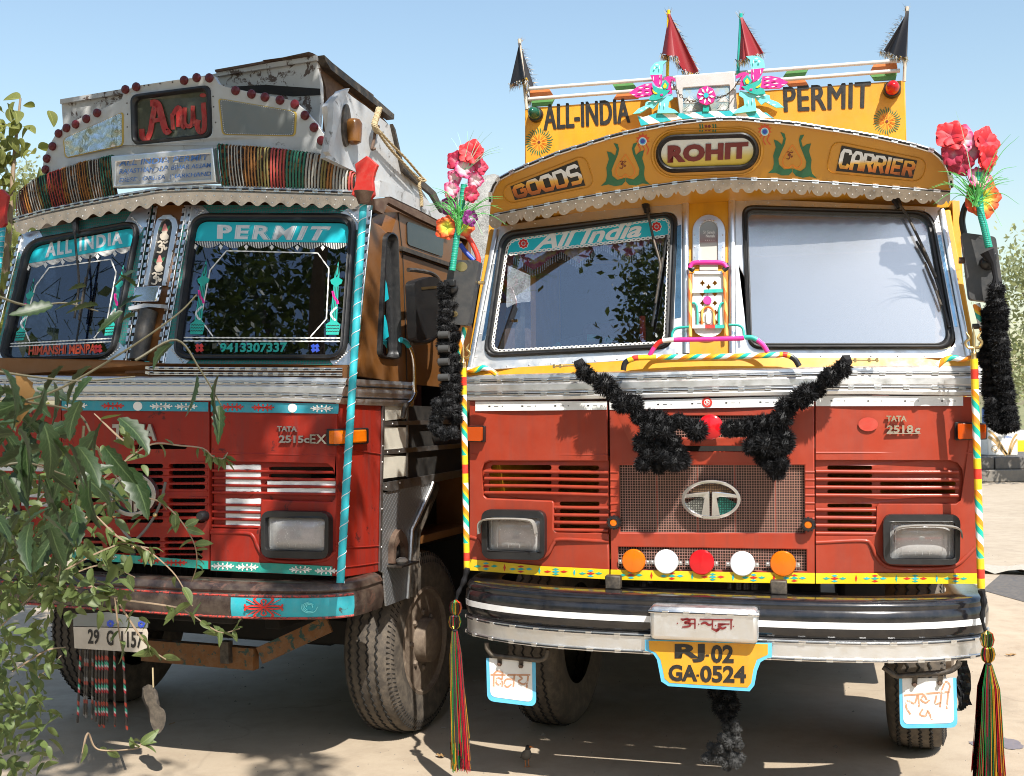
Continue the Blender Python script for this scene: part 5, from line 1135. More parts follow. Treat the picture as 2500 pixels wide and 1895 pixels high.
# number plate
pq = [B7(1500, 528), B7(1500, 610), B7(1560, 632), B7(1592, 680), B7(1608, 760), B7(1625, 850), B7(1680, 886), B7(2212, 920), B8(95, 926), B8(132, 880), B8(152, 770), B8(180, 700), B8(235, 668), B8(266, 664), B8(266, 556)]
pin = [B7(1528, 535), B7(1534, 604), B7(1585, 628), B7(1620, 680), B7(1638, 760), B7(1652, 828), B7(1690, 860), B7(2212, 893), B8(80, 896), B8(108, 860), B8(124, 760), B8(152, 680), B8(225, 648), B8(236, 640), B8(236, 562)]
YN = -0.305; mN = mapper(RF, YN); npl = ppoly(RF, 'number_plate', TR, pq, YN, M['skyblue'], -0.006, 0.0)
ppoly(RF, 'plate_field', npl, pin, YN, M['yellow'], 0.0, 0.0015)
mb = MB(); put_text(mb, 'RJ', [B7(1730, 560), B7(1962, 560), B7(1962, 700), B7(1730, 704)], mN, 0.004, 0.04, 0, 1.0, 0.002); put_text(mb, '02', [B7(2010, 566), B7(2185, 568), B7(2185, 708), B7(2010, 706)], mN, 0.004, 0.035, 0, 1.0, 0.002); mb.prism([B7(1968, 640), B7(1994, 640), B7(1994, 656), B7(1968, 656)], mN, 0.002, 0.004)
put_text(mb, 'GA', [B7(1682, 718), B7(1905, 722), B7(1905, 850), B7(1682, 845)], mN, 0.004, 0.04, 0, 1.0, 0.002); mb.prism([B7(1898, 795), B7(1918, 795), B7(1918, 810), B7(1898, 810)], mN, 0.002, 0.004); put_text(mb, '0524', [B7(1926, 725), B8(68, 728), B8(68, 862), B7(1926, 855)], mN, 0.004, 0.035, 0, 1.0, 0.002); mb.build('plate_lettering', M['letter_black'], npl)
# painted flap plates on bent pipes
for C, q, pipe, word, wq, bolts in ((B7, [(275, 668), (655, 700), (660, 1045), (283, 1000)], [(285, 545), (288, 590), (330, 640), (400, 652), (560, 668), (690, 680), (738, 655), (755, 600)], 'vijay', [(310, 770), (620, 770), (600, 915), (310, 905)], [(380, 712), (545, 728)]),
                                   (B8, [(1248, 826), (1690, 822), (1700, 1206), (1256, 1212)], [(1125, 735), (1170, 765), (1225, 800), (1330, 795), (1480, 785), (1620, 768), (1690, 730), (1712, 690)], 'lakshmi', [(1285, 850), (1660, 850), (1650, 1130), (1285, 1130)], [(1366, 868), (1562, 858)])):
    YF = -0.09; qp = rquad([C(*p) for p in q], [1, 1, 18, 18], 5); cx = sum(p[0] for p in qp) / len(qp); cy = sum(p[1] for p in qp) / len(qp)
    fp = ppoly(RF, 'flap_plate', TR, qp, YF, M['skyblue'], -0.004, 0.0)
    inn = rquad([C(q[0][0] + 24, q[0][1] - 1), C(q[1][0] - 26, q[1][1] + 1), C(q[2][0] - 28, q[2][1] - 36), C(q[3][0] + 26, q[3][1] - 34)], [1, 1, 14, 14], 5); ppoly(RF, 'flap_field', fp, inn, YF, M['white'], 0.0, 0.0015)
    mF = mapper(RF, YF); mb = MB(); strokes(mb, DEV[word], [C(*p) for p in wq], mF, 4.2, 0.003); l1 = mb.build('flap_lettering', M['flapink'] if 'flapink' in M else M.setdefault('flapink', paint('faded_orange_ink', (0.50, 0.26, 0.15), 0.6, 0.2, 20, wear=(0.7, 0.66, 0.6), wearamt=0.56)), fp)
    pp = ptube(RF, 'bent_pipe', TR, [C(*p) for p in pipe], YF, 0.0115, M['iron'], 0.012, 5)
    for b in bolts:
        k = MB(); p = RF.at(*C(*b), YF); k.lathe([(0.012, 0), (0.012, 0.006), (0.008, 0.006), (0.008, 0.02), (0.001, 0.021)], p, (0, -1, 0), 6); k.build('bolt', M['rust'], fp)
        k = MB(); k.bar(p, RF.at(*C(b[0] + 4, b[1] - 62), YF) - Vector((0, 0.012, 0)), 0.02, 0.01, (0, 1, 0)); k.build('flap_strap', M['iron'], fp)
# --- corner poles, tridents
SEC = [(0, .045), (1, .043), (0, .045), (2, .30), (0, .045), (1, .045), (0, .046), (2, .30), (0, .047), (1, .041), (0, .043)]
cpl, pa, pb1 = corner_pole(RF, TR, (1131, 898), B3(126, 1390), -0.12, -0.08, 0.0145, SEC)
cpr, pa2, pb2 = corner_pole(RF, TR, (2378, 876), B4(1882, 1535), -0.12, -0.08, 0.0152, SEC)
for p in (pa, pa2):
    k = MB(); k.lathe([(0.014, -0.005), (0.010, 0.012), (0.013, 0.022), (0.007, 0.032), (0.006, 0.055)], p, (0, 0, 1), 10)
    k.tube([p + Vector((0, 0, 0.04)), p + Vector((0, 0, 0.09)), p + Vector((0, 0, 0.128))], [0.006, 0.0075, 0.0008], 8)
    for s_ in (-1, 1): k.tube(spl([p + Vector((0, 0, 0.045)), p + Vector((s_ * 0.022, 0, 0.047)), p + Vector((s_ * 0.032, 0, 0.068)), p + Vector((s_ * 0.018, 0, 0.085)), p + Vector((s_ * 0.030, 0, 0.112))], 5), [0.006] * 15 + [0.006, 0.0055, 0.0045, 0.0035, 0.0025, 0.001], 7)
    k.build('trident_finial', M['brass'], TR)
# --- mirrors
def mirror(F, par, q, Y, th, dots, arms, knobp):
    o = ppoly(F, 'mirror', par, rquad(q, 9, 5), Y, M['mirrorshell'] if 'mirrorshell' in M else M.setdefault('mirrorshell', paint('grey_black_mirror_shell', (0.045, 0.046, 0.048), 0.42, 0.12, 7)), -th, 0.0, bevel=0.02)
    ppoly(F, 'mirror_glass', o, rquad([lerp((sum(p[0] for p in q) / 4, sum(p[1] for p in q) / 4), p, 0.9) for p in q], 7, 4), Y, M['chrome'], -th - 0.002, -th - 0.0005)
    for c, r in dots: ppoly(F, 'gold_dot', o, ell(c[0], c[1], r, r * 0.85, 20), Y, M['brass'], 0.0, 0.0015)
    for P, mt, r in arms: ptube(F, 'mirror_arm', o, P, Y, r, M[mt], -0.03, 5)
    p = F.at(*knobp, Y); k = MB(); k.ball(p, (0.035, 0.03, 0.03), 12, 8); k.box(p + Vector((0.005, -0.03, 0.022)), (0.05, 0.03, 0.03)); k.build('mirror_clamp', M['plastic'], o, bevel=0.004)
    return o
mirror(RF, TR, [Z5(168, 1098), Z5(420, 1105), Z5(325, 1660), Z5(75, 1640)], -0.18, 0.06, [(Z5(270, 1158), 14), (Z5(205, 1562), 9)], [([Z5(250, 830), Z5(330, 930), Z5(390, 1060), Z5(395, 1120)], 'bandred', 0.012), ([Z5(240, 960), Z5(300, 1040), Z5(360, 1100)], 'blue', 0.011), ([Z5(395, 1290), Z5(450, 1290)], 'brass', 0.008)], Z5(180, 1345))
mirror(RF, TR, [Z8(205, 602), Z8(380, 625), Z8(428, 968), Z8(246, 945)], -0.05, 0.06, [], [([Z8(225, 620), Z8(212, 530), Z8(235, 450), Z8(260, 480)], 'plastic', 0.013), ([Z8(195, 742), Z8(240, 742)], 'rust', 0.014), ([Z8(285, 965), Z8(310, 1060), Z8(335, 1150)], 'spiral', 0.0155), ([Z8(335, 1140), Z8(335, 1190), Z8(310, 1225), Z8(280, 1238)], 'plastic', 0.0155), ([Z8(265, 1082), Z8(300, 1080)], 'iron', 0.012)], Z8(338, 760))
ptube(RF, 'striped_bracket', TR, [Z5(300, 1675), Z5(240, 1900), Z5(222, 2080)], -0.14, 0.0125, M['spiral'], 0, 4)
mb = MB(); put_text(mb, 'ooo', [Z8(322, 722), Z8(372, 725), Z8(372, 745), Z8(322, 742)], mapper(RF, -0.12), 0, 0.02); mb.build('clamp_bolts', M['alu_bright'], TR)
# ================================================================== the older truck on the left
LF = Frame(-1.8951, 5.7157, -0.3694)
TL = thing('truck', 'older red truck with grey top board and turquoise corner pole, half hidden by leaves', 'truck', LF.o, LF.yaw)
S0L = lambda X, Z: -0.03 + 0.06 * (X / 1.1) ** 2
SCL = lambda X, Z: S0L(X, Z) + max(0.0, X - 1.02) * 3.0
SWL = lambda X, Z: 0.05 + (Z - 2.08) * 0.30 + 0.05 * abs(X)
SDL = lambda X, Z: 0.20 + 0.09 * abs(X)
STL = lambda X, Z: 0.27 + 0.05 * abs(X)
ml = mapper(LF, S0L); mlc = mapper(LF, SCL); mlw = mapper(LF, SWL); mld = mapper(LF, SDL); mlt = mapper(LF, STL)
XS = 1.15
msd = lambda u, v, w_: LF.atX(u, v, XS) + Vector((w_, 0, 0))
def spoly(name, par, loops, mat, d0=0.0, d1=0.004, X=None, **k):
    mb = MB(); mp = msd if X is None else (lambda u, v, w_: LF.atX(u, v, X) + Vector((w_, 0, 0))); mb.prism(loops, mp, d0, d1); return mb.build(name, mat, par, **k)
underbody(TL, None, LF); cargo_body(TL, M['rust'], 2.1, 7.0, 1.12, 2.5, 1.18)
for s_ in (-1, 1): wheel(TL, s_ * 0.965, 1.08, s_, steer=0.02, r=0.495, tz=0.495)
# cab structure behind the outer skins
mb = MB(); mb.box((0.05, 1.15, 2.80), (2.1, 1.1, 0.04)); mb.box((0.05, 1.72, 1.95), (2.1, 0.04, 1.85)); mb.box((-1.02, 1.15, 1.9), (0.04, 1.1, 1.85)); mb.box((0, 1.0, 1.05), (2.2, 1.3, 0.04)); mb.build('cab_shell', M['brown'], TL)
mb = MB(); mb.box((0, 0.55, 1.92), (2.1, 0.6, 0.04)); mb.box((0, 1.65, 2.2), (2.1, 0.02, 1.2)); mb.build('cab_lining', M['inside'], TL)
for x in (-0.6, 0.6): k = MB(); k.box((x, 1.25, 1.62), (0.55, 0.5, 0.14)); k.box((x, 1.50, 1.95), (0.52, 0.12, 0.62)); k.build('cab_seat', M['seat'], TL, bevel=0.03)
# --- lower front panels
M['rp'] = M['red_old']
po = [B2(*p) for p in [(50, 100), (1080, 105), (1072, 1532), (42, 1492), (46, 1140), (430, 1148), (452, 1125), (455, 928), (475, 908), (1040, 925), (1064, 890), (1068, 720), (1050, 650), (1000, 612), (48, 590)]]
lr = ppoly(LF, 'front_panel', TL, po, S0L, M['rp'], -0.02, 0.0, bevel=0.006)
bk = [B2(46, 560), B2(1072, 560), B2(1072, 1160), B2(46, 1160)]
sl = [slot(500, 640, 1045, 678, B2), slot(500, 698, 1045, 734, B2)]
ppoly(LF, 'louvre_panel', lr, [bk] + sl, S0L, M['rp'], -0.045, -0.024, bevel=0.004)
M['silverpaint'] = paint('brushed_white_paint', (0.66, 0.67, 0.68), 0.5, 0.25, 14, wear=(0.3, 0.08, 0.06), wearamt=0.70)
random.seed(2)
def rough_bar(C, x0, y0, x1, y1, par, sf, lift):
    top = [(x0 + (x1 - x0) * i / 14, y0 + random.uniform(-3, 3)) for i in range(15)]; bot = [(x1 - (x1 - x0) * i / 14, y1 + random.uniform(-4, 4)) for i in range(15)]
    ppoly(LF, 'painted_bar', par, [C(*p) for p in top + bot], sf, M['silverpaint'], lift - 0.006, lift)
for a, b in ((622, 662), (680, 722), (740, 784), (798, 842), (900, 945), (958, 1005), (1015, 1062), (1075, 1122)): rough_bar(B2, 153, a, 438, b, lr, S0L, -0.018)
for a, b in ((755, 803), (814, 862)): rough_bar(B2, 495, a, 1063, b, lr, S0L, -0.018)
for i in range(4): ptube(LF, 'slat', lr, [B2(50, 668 + 60 * i), B2(1064, 684 + 60 * i)], S0L, 0.007, M['rp'], -0.012, 0)
for i in range(4): ptube(LF, 'slat', lr, [B2(50, 948 + 58 * i), B2(450, 954 + 60 * i)], S0L, 0.007, M['rp'], -0.012, 0)
ptube(LF, 'pressed_edge', lr, [B2(*p) for p in [(48, 1175), (330, 1180), (395, 1210), (430, 1290), (480, 1370), (560, 1405), (800, 1415), (980, 1395), (1066, 1330)]], S0L, 0.010, M['rp'], -0.004, 5)
ptube(LF, 'crease', lr, [B2(50, 525), B2(1075, 545)], S0L, 0.006, M['rp'], -0.003, 0)
cpn = [B1(508, 262), B1(1712, 268), B1(1714, 1642), B1(508, 1550)]
ch_ = [slot(x0, y, x1, y + 36, B1) for (x0, x1) in ((1010, 1335), (1380, 1680), (550, 870)) for y in (780, 837, 894, 951, 1060, 1117, 1174, 1228)] + [slot(x0, y, x1, y + 32, B1) for (x0, x1) in ((875, 1312), (1345, 1660), (560, 840)) for y in (1380, 1432, 1483, 1528)] + [slot(1095, 622, 1530, 660, B1)]
lc = ppoly(LF, 'grille_panel', TL, [cpn] + ch_, S0L, M['rp'], -0.03, 0.0, bevel=0.004)
for i in range(9): ptube(LF, 'slat', lc, [B1(530, 768 + 57 * i), B1(1700, 770 + 57 * i)], S0L, 0.006, M['rp'], 0.0, 0)
lp = [LF.at(*B1(500, 262), S0L), LF.at(*B1(500, 1548), S0L)]; xl = lp[0].x
mb = MB(); mb.prism([[(-1.1, 1.0), (xl, 1.0), (xl, 1.80), (-1.1, 1.80)]] + [rrect(-1.0 + 0.28 * c, 1.28 + 0.045 * i, -0.76 + 0.28 * c, 1.305 + 0.045 * i, 0.011, 3) for c in range(2) for i in range(6)], lambda a, b, w_: Vector((a, S0L(a, b) - w_, b)), -0.02, 0.0); lpl = mb.build('front_panel', M['rp'], TL)
for c in range(2):
    for i in range(6): k = MB(); k.box((-0.88 + 0.28 * c, S0L(-0.88, 0) - 0.003, 1.292 + 0.045 * i), (0.22, 0.008, 0.022)); k.build('painted_bar', M['silverpaint'], lpl)
hb = MB(); hb.prism([rrect(-1.02, 1.06, -0.68, 1.27, 0.05), rrect(-0.98, 1.095, -0.72, 1.235, 0.03)], lambda a, b, w_: Vector((a, S0L(a, b) - w_, b)), 0.0, 0.05); hb = hb.build('headlamp', M['plastic'], TL, bevel=0.01); k = MB(); k.prism(rrect(-0.985, 1.09, -0.715, 1.24, 0.03), lambda a, b, w_: Vector((a, S0L(a, b) - w_, b)), 0.01, 0.02); k.build('lens', M['lens'], hb)
mb = MB()
ca = [(1070, 100), (1075, 700), (1072, 1532)]; cb2 = [(1444, 130), (1436, 800), (1426, 1490)]
def cornerpt(s, t):
    a = Vector(B2(*spl(ca, 10)[round(t * 20)])); b = Vector(B2(*spl(cb2, 10)[round(t * 20)])); P0 = LF.at(a.x, a.y, S0L); P1 = LF.atX(b.x, b.y, XS - 0.004); q = s * math.pi / 2
    return Vector((P0.x + (P1.x - P0.x) * math.sin(q), P1.y - (P1.y - P0.y) * math.cos(q), P0.z + (P1.z - P0.z) * s))
mb.grid(cornerpt, 12, 20); corner = mb.build('corner_panel', M['rp'], TL)
for t in (0.31, 0.84, 0.94): k = MB(); k.tube([cornerpt(s / 12, round(t * 20) / 20) + Vector((0.002, -0.002, 0)) for s in range(13)], 0.004, 6); k.build('crease', M['rp'], corner)
headlamp(LF, TL, B2, [(503, 990), (1052, 1000), (1050, 1385), (503, 1372)], [(553, 1055), (1000, 1065), (995, 1312), (560, 1300)], S0L, None, 0.045)
zi = [LF.at(*B2(1075, y), S0L).z for y in (462, 326)]; pth = [LF.at(*B2(x, 390), S0L) for x in (1012, 1045)] + [cornerpt(q / 12, 0.2) for q in range(10)]; pth = [Vector((q.x, q.y)) for q in pth]
for nm, o0, o1, dz, mt in (('indicator', 0.0, 0.022, 0.0, 'rubber'), ('indicator_lens', 0.018, 0.038, 0.008, 'amber')):
    mb = MB(); sweep(mb, pth if nm == 'indicator' else pth[1:-1], [(o0 - .02, zi[0] + dz), (o1 - .004, zi[0] + dz), (o1, zi[0] + dz + .006), (o1, zi[1] - dz - .006), (o1 - .004, zi[1] - dz), (o0 - .02, zi[1] - dz)]); b = mb.build(nm, M[mt], TL if nm == 'indicator' else b, smooth=30)
# badges and emblem
mb = MB(); put_text(mb, 'TATA', [B1(935, 455), B1(1292, 455), B1(1292, 590), B1(935, 590)], ml, 0.014, 0.04, 0, 1.05, 0.012); mb.build('maker_badge', M['oldchrome'] if 'oldchrome' in M else M.setdefault('oldchrome', metal('tarnished_chrome', (0.45, 0.44, 0.43), 0.3, 0.1, 0.6)), TL)
mb = MB(); put_text(mb, 'TATA', [B2(600, 302), B2(762, 306), B2(762, 350), B2(600, 346)], ml, 0.01, 0.03, 0, 1.0, 0.008); put_text(mb, '2515c', [B2(615, 378), B2(865, 382), B2(865, 442), B2(615, 440)], ml, 0.01, 0.03, 0, 1.0, 0.008); mb.build('model_badge', M['oldchrome'], TL); mb = MB(); put_text(mb, 'EX', [B2(868, 370), B2(1006, 372), B2(1006, 448), B2(868, 445)], ml, 0.01, 0.02, 0, 1.1, 0.008); mb.build('model_badge', M['chrome'], TL)
ec = B1(1112, 1030); em = ppoly(LF, 'emblem', TL, [ell(*ec, 58, 53, 40), ell(*ec, 48, 43, 40)], S0L, M['oldchrome'], 0.0, 0.03, bevel=0.006)
ppoly(LF, 'emblem_field', em, ell(*ec, 48, 43, 32), S0L, M['teal_dark'], 0, 0.008); ppoly(LF, 'emblem_lower_field', em, ell(ec[0], ec[1] + 4, 42, 36, 20, 20, 160), S0L, M['maroon'], 0.008, 0.012)
for dx in (-1, 1): ppoly(LF, 'letter_stroke', em, [(ec[0] + dx * 2, ec[1] - 10), (ec[0] + dx * 40, ec[1] - 4), (ec[0] + dx * 40, ec[1] + 4), (ec[0] + dx * 12, ec[1] - 2), (ec[0] + dx * 10, ec[1] + 40), (ec[0] + dx * 2, ec[1] + 43)], S0L, M['oldchrome'], 0.0, 0.022)
p = LF.at(*B1(1678, 1205), S0L); k = MB(); k.lathe([(0.026, 0), (0.026, 0.03), (0.018, 0.045), (0.001, 0.046)], p, (0, -1, 0), 14); k.build('bonnet_knob', M['plastic'], TL)
# painted strips
M['scrollteal'] = paint('aged_teal_strip', (0.01, 0.30, 0.24), 0.45, 0.25, 9, wear=(0.03, 0.16, 0.13), wearamt=0.62); M['scrollblue'] = paint('aged_blue_strip', (0.015, 0.27, 0.36), 0.45, 0.2, 9, wear=(0.03, 0.10, 0.14), wearamt=0.62)
def scroll(cx, cy, wd_, ht, mp, mb, lift):
    for s_ in (-1, 1):
        for k, (a, r) in enumerate(((0.0, 1.0), (0.75, .62), (-0.75, .62), (0.38, .85), (-0.38, .85))):
            e = (cx + s_ * math.cos(a) * wd_ * r, cy + math.sin(a) * ht * 0.95); m_ = (cx + s_ * math.cos(a * .4) * wd_ * r * .5, cy + math.sin(a) * ht * 0.25)
            mb.ribbon(spl([(cx, cy), m_, e, (e[0] - s_ * 1.5, e[1] + (2 if a > 0 else -2))], 4), 2.6, mp, lift - .001, lift)
    mb.prism(ell(cx, cy - ht * .55, 2.2, 3, 8), mp, lift - .001, lift); mb.prism(ell(cx, cy + ht * .55, 2.2, 3, 8), mp, lift - .001, lift)
def strip(par, a, b, mat, motifs, sf=S0L):
    mp = mapper(LF, sf); A_ = resample(a, 12); B_ = resample(b, 12); mb = MB(); mb.grid(lambda s, t: mp(*lerp(A_[round(s * 12)], B_[round(s * 12)], t), 0.003), 12, 1); o = mb.build('painted_strip', mat, par)
    for i, (t, c) in enumerate(motifs):
        j = min(11, int(t * 12)); f = t * 12 - j; ctr = lerp(lerp(A_[j], A_[j + 1], f), lerp(B_[j], B_[j + 1], f), 0.5); mb = MB(); h_ = math.dist(A_[j], B_[j]) * .42
        if c == 'o': mb.prism([ell(*ctr, 11, 11, 20)], mp, 0.003, 0.005); mb.build('painted_rosette', M['white'], o)
        else: scroll(ctr[0], ctr[1], 26, h_, mp, mb, 0.005); mb.build('painted_scroll', M['white'] if c == 'w' else M['redp'], o)
strip(lr, [B2(52, 100), B2(1100, 122)], [B2(52, 188), B2(1095, 202)], M['scrollblue'], [(.17, 'r'), (.41, 'r'), (.64, 'o'), (.87, 'w')])
strip(lc, [B1(508, 262), B1(1708, 275)], [B1(508, 342), B1(1708, 352)], M['scrollblue'], [(.1, 'w'), (.35, 'r'), (.52, 'o'), (.68, 'w'), (.85, 'w')])
strip(lr, [B2(52, 1406), B2(600, 1428), B2(1048, 1452)], [B2(52, 1484), B2(600, 1508), B2(1045, 1530)], M['scrollteal'], [(.1, 'w'), (.3, 'w'), (.74, 'w'), (.95, 'w')])
strip(lc, [B1(508, 1488), B1(1708, 1574)], [B1(508, 1548), B1(1708, 1642)], M['scrollteal'], [(.3, 'w'), (.6, 'r'), (.78, 'r')])
# --- chrome bands (front, then round the corner)
def bands(par):
    t0 = [A5(-60, 1560), A5(1000, 1575), A6(0, 1385), A6(700, 1386), A6(1330, 1395)]; b0 = [B1(-60, 262), B1(500, 262), B1(1712, 266), B2(600, 100), B2(1120, 118)]
    At_ = resample(t0, 24); Ab_ = resample(b0, 24); mb = MB(); vs = [ml(*lerp(At_[i], Ab_[i], t), l) for i in range(25) for t, l in prof]; k = len(prof)
    mb.add(vs, [(i * k + j, i * k + j + 1, (i + 1) * k + j + 1, (i + 1) * k + j) for i in range(24) for j in range(k - 1)]); o = mb.build('silver_band', M['alu'], par, smooth=25)
    for t in (.26, .74): trim(LF, 'band_moulding', par, [ml(*lerp(At_[i], Ab_[i], t), 0.012) for i in range(25)], 0.013, 0.07)
    mb = MB()
    def cf(s, t):
        P0 = LF.at(*lerp(A6(1330, 1395), B2(1085, 118), t), S0L); P1 = LF.atX(*lerp(A6(1770, 1425), A6(1780, 1600), t), XS); q = s * math.pi / 2
        l = 0.012 + 0.008 * math.sin(t * 3 * math.pi) ** 2
        return Vector((P0.x + (P1.x - P0.x + l) * math.sin(q), P1.y - (P1.y - P0.y + l) * math.cos(q), P0.z + (P1.z - P0.z) * s))
    mb.grid(cf, 12, 14); mb.build('corner_band', M['alu'], par, smooth=25)
    for t in (.28, .72): k2 = MB(); k2.tube([cf(s / 12, t) for s in range(13)], 0.005, 6); k2.build('band_insert', M['rubber'], par)
bands(TL)
for y in (1326, 1362): trim(LF, 'cowl_moulding', TL, pxpath(LF, S0L, [A5(1260, 1500 + (y - 1326) * 1.1), A6(0, y), A6(1290, y + 8)], 0.004, 4), 0.016, 0.055)
ppoly(LF, 'cowl', TL, [A5(-60, 1420), A5(1000, 1440), A6(0, 1290), A6(1370, 1300), A6(1340, 1400), A6(0, 1390), A5(-60, 1570)], S0L, M['brown'], -0.03, -0.004)
# --- windscreens
m_, t_, b_ = nt('teal_lattice_trim'); tc = N(t_, 'ShaderNodeTexCoord'); mpn = N(t_, 'ShaderNodeMapping'); mpn.inputs['Rotation'].default_value = (0, R_(45), 0); t_.links.new(tc.outputs['Object'], mpn.inputs[0]); ck = N(t_, 'ShaderNodeTexChecker'); ck.inputs['Scale'].default_value = 90; ck.inputs[1].default_value = (0.02, 0.22, 0.19, 1); ck.inputs[2].default_value = (0.12, 0.16, 0.16, 1); t_.links.new(mpn.outputs[0], ck.inputs[0]); t_.links.new(ck.outputs[0], b_.inputs['Base Color']); b_.inputs['Roughness'].default_value = 0.35; b_.inputs['Metallic'].default_value = 0.4; M['lattice'] = m_
Lr = [A6(*p) for p in [(205, 205), (1398, 208), (1322, 1268), (66, 1266)]]; Lri = [A6(*p) for p in [(240, 258), (1342, 272), (1272, 1226), (110, 1224)]]
Ll = [A5(*p) for p in [(215, 455), (1168, 282), (948, 1428), (-14, 1460)]]; Lli = [A5(*p) for p in [(262, 505), (1122, 338), (905, 1392), (42, 1420)]]
for o_, q, i_ in (([A6(*p) for p in [(150, 150), (1490, 150), (1372, 1340), (0, 1330)]], Lr, Lri), ([A5(*p) for p in [(185, 400), (1240, 170), (1010, 1490), (-60, 1530)]], Ll, Lli)):
    s_ = ppoly(LF, 'windscreen_surround', TL, [o_, rquad(q, 40, 7)], SWL, M['lattice'], -0.02, 0.0)
    mb = MB(); lo_ = rquad(q, 46, 8); li_ = rquad(i_, 30, 8); n_ = len(lo_); rows = []
    for t, l in ((0.0, -0.002), (0.12, 0.018), (0.35, 0.026), (0.55, 0.019), (0.65, 0.019), (0.82, 0.022), (1.0, 0.004), (1.0, -0.012)): rows.append([mlw(*lerp(a, b, t), l) for a, b in zip(lo_, li_)])
    k = len(rows); mb.add([p for r_ in rows for p in r_], [(j * n_ + i, j * n_ + (i + 1) % n_, (j + 1) * n_ + (i + 1) % n_, (j + 1) * n_ + i) for j in range(k - 1) for i in range(n_)]); mb.build('window_gasket', M['rubber'], TL)
    ppoly(LF, 'windscreen', TL, [rquad([lerp((sum(p[0] for p in i_) / 4, sum(p[1] for p in i_) / 4), p, 1.012) for p in i_], 30, 8)], SWL, M['glass_dark'], -0.011, -0.008)
    for ci in range(4):                                    # embossed corner plates
        a = Vector(q[ci]); b1 = Vector(q[ci - 1]); b2 = Vector(q[(ci + 1) % 4]); cc = Vector(o_[ci]); mb = MB(); e1 = a + (b1 - a).normalized() * 42; e2 = a + (b2 - a).normalized() * 42
        ppoly(LF, 'corner_plate', s_, [tuple(cc), tuple(e2 + (cc - a) * .9), tuple(e2), tuple(a.lerp((e1 + e2) / 2, .55)), tuple(e1), tuple(e1 + (cc - a) * .9)], SWL, M['alu_bright'], 0, 0.004)
        rivets(mb, [mlw(*e1.lerp(e2, i / 7).lerp(cc, .25), 0.004) for i in range(8)], 0.006); mb.build('rivets', M['alu_bright'], s_, kind='stuff')
for a, b in ((A5(1238, 180), A5(1022, 1480)), (A5(1285, 185), A5(1060, 1490)), (A5(1522, 190), A5(1290, 1480)), (A5(1568, 195), A5(1330, 1480)), (A6(1492, 190), A6(1368, 1370)), (A5(182, 420), A5(-20, 1200))):
    trim(LF, 'pillar_moulding', TL, pxpath(LF, SWL, [a, b], 0.006, 0), 0.018, 0.045, base=M['alu'])
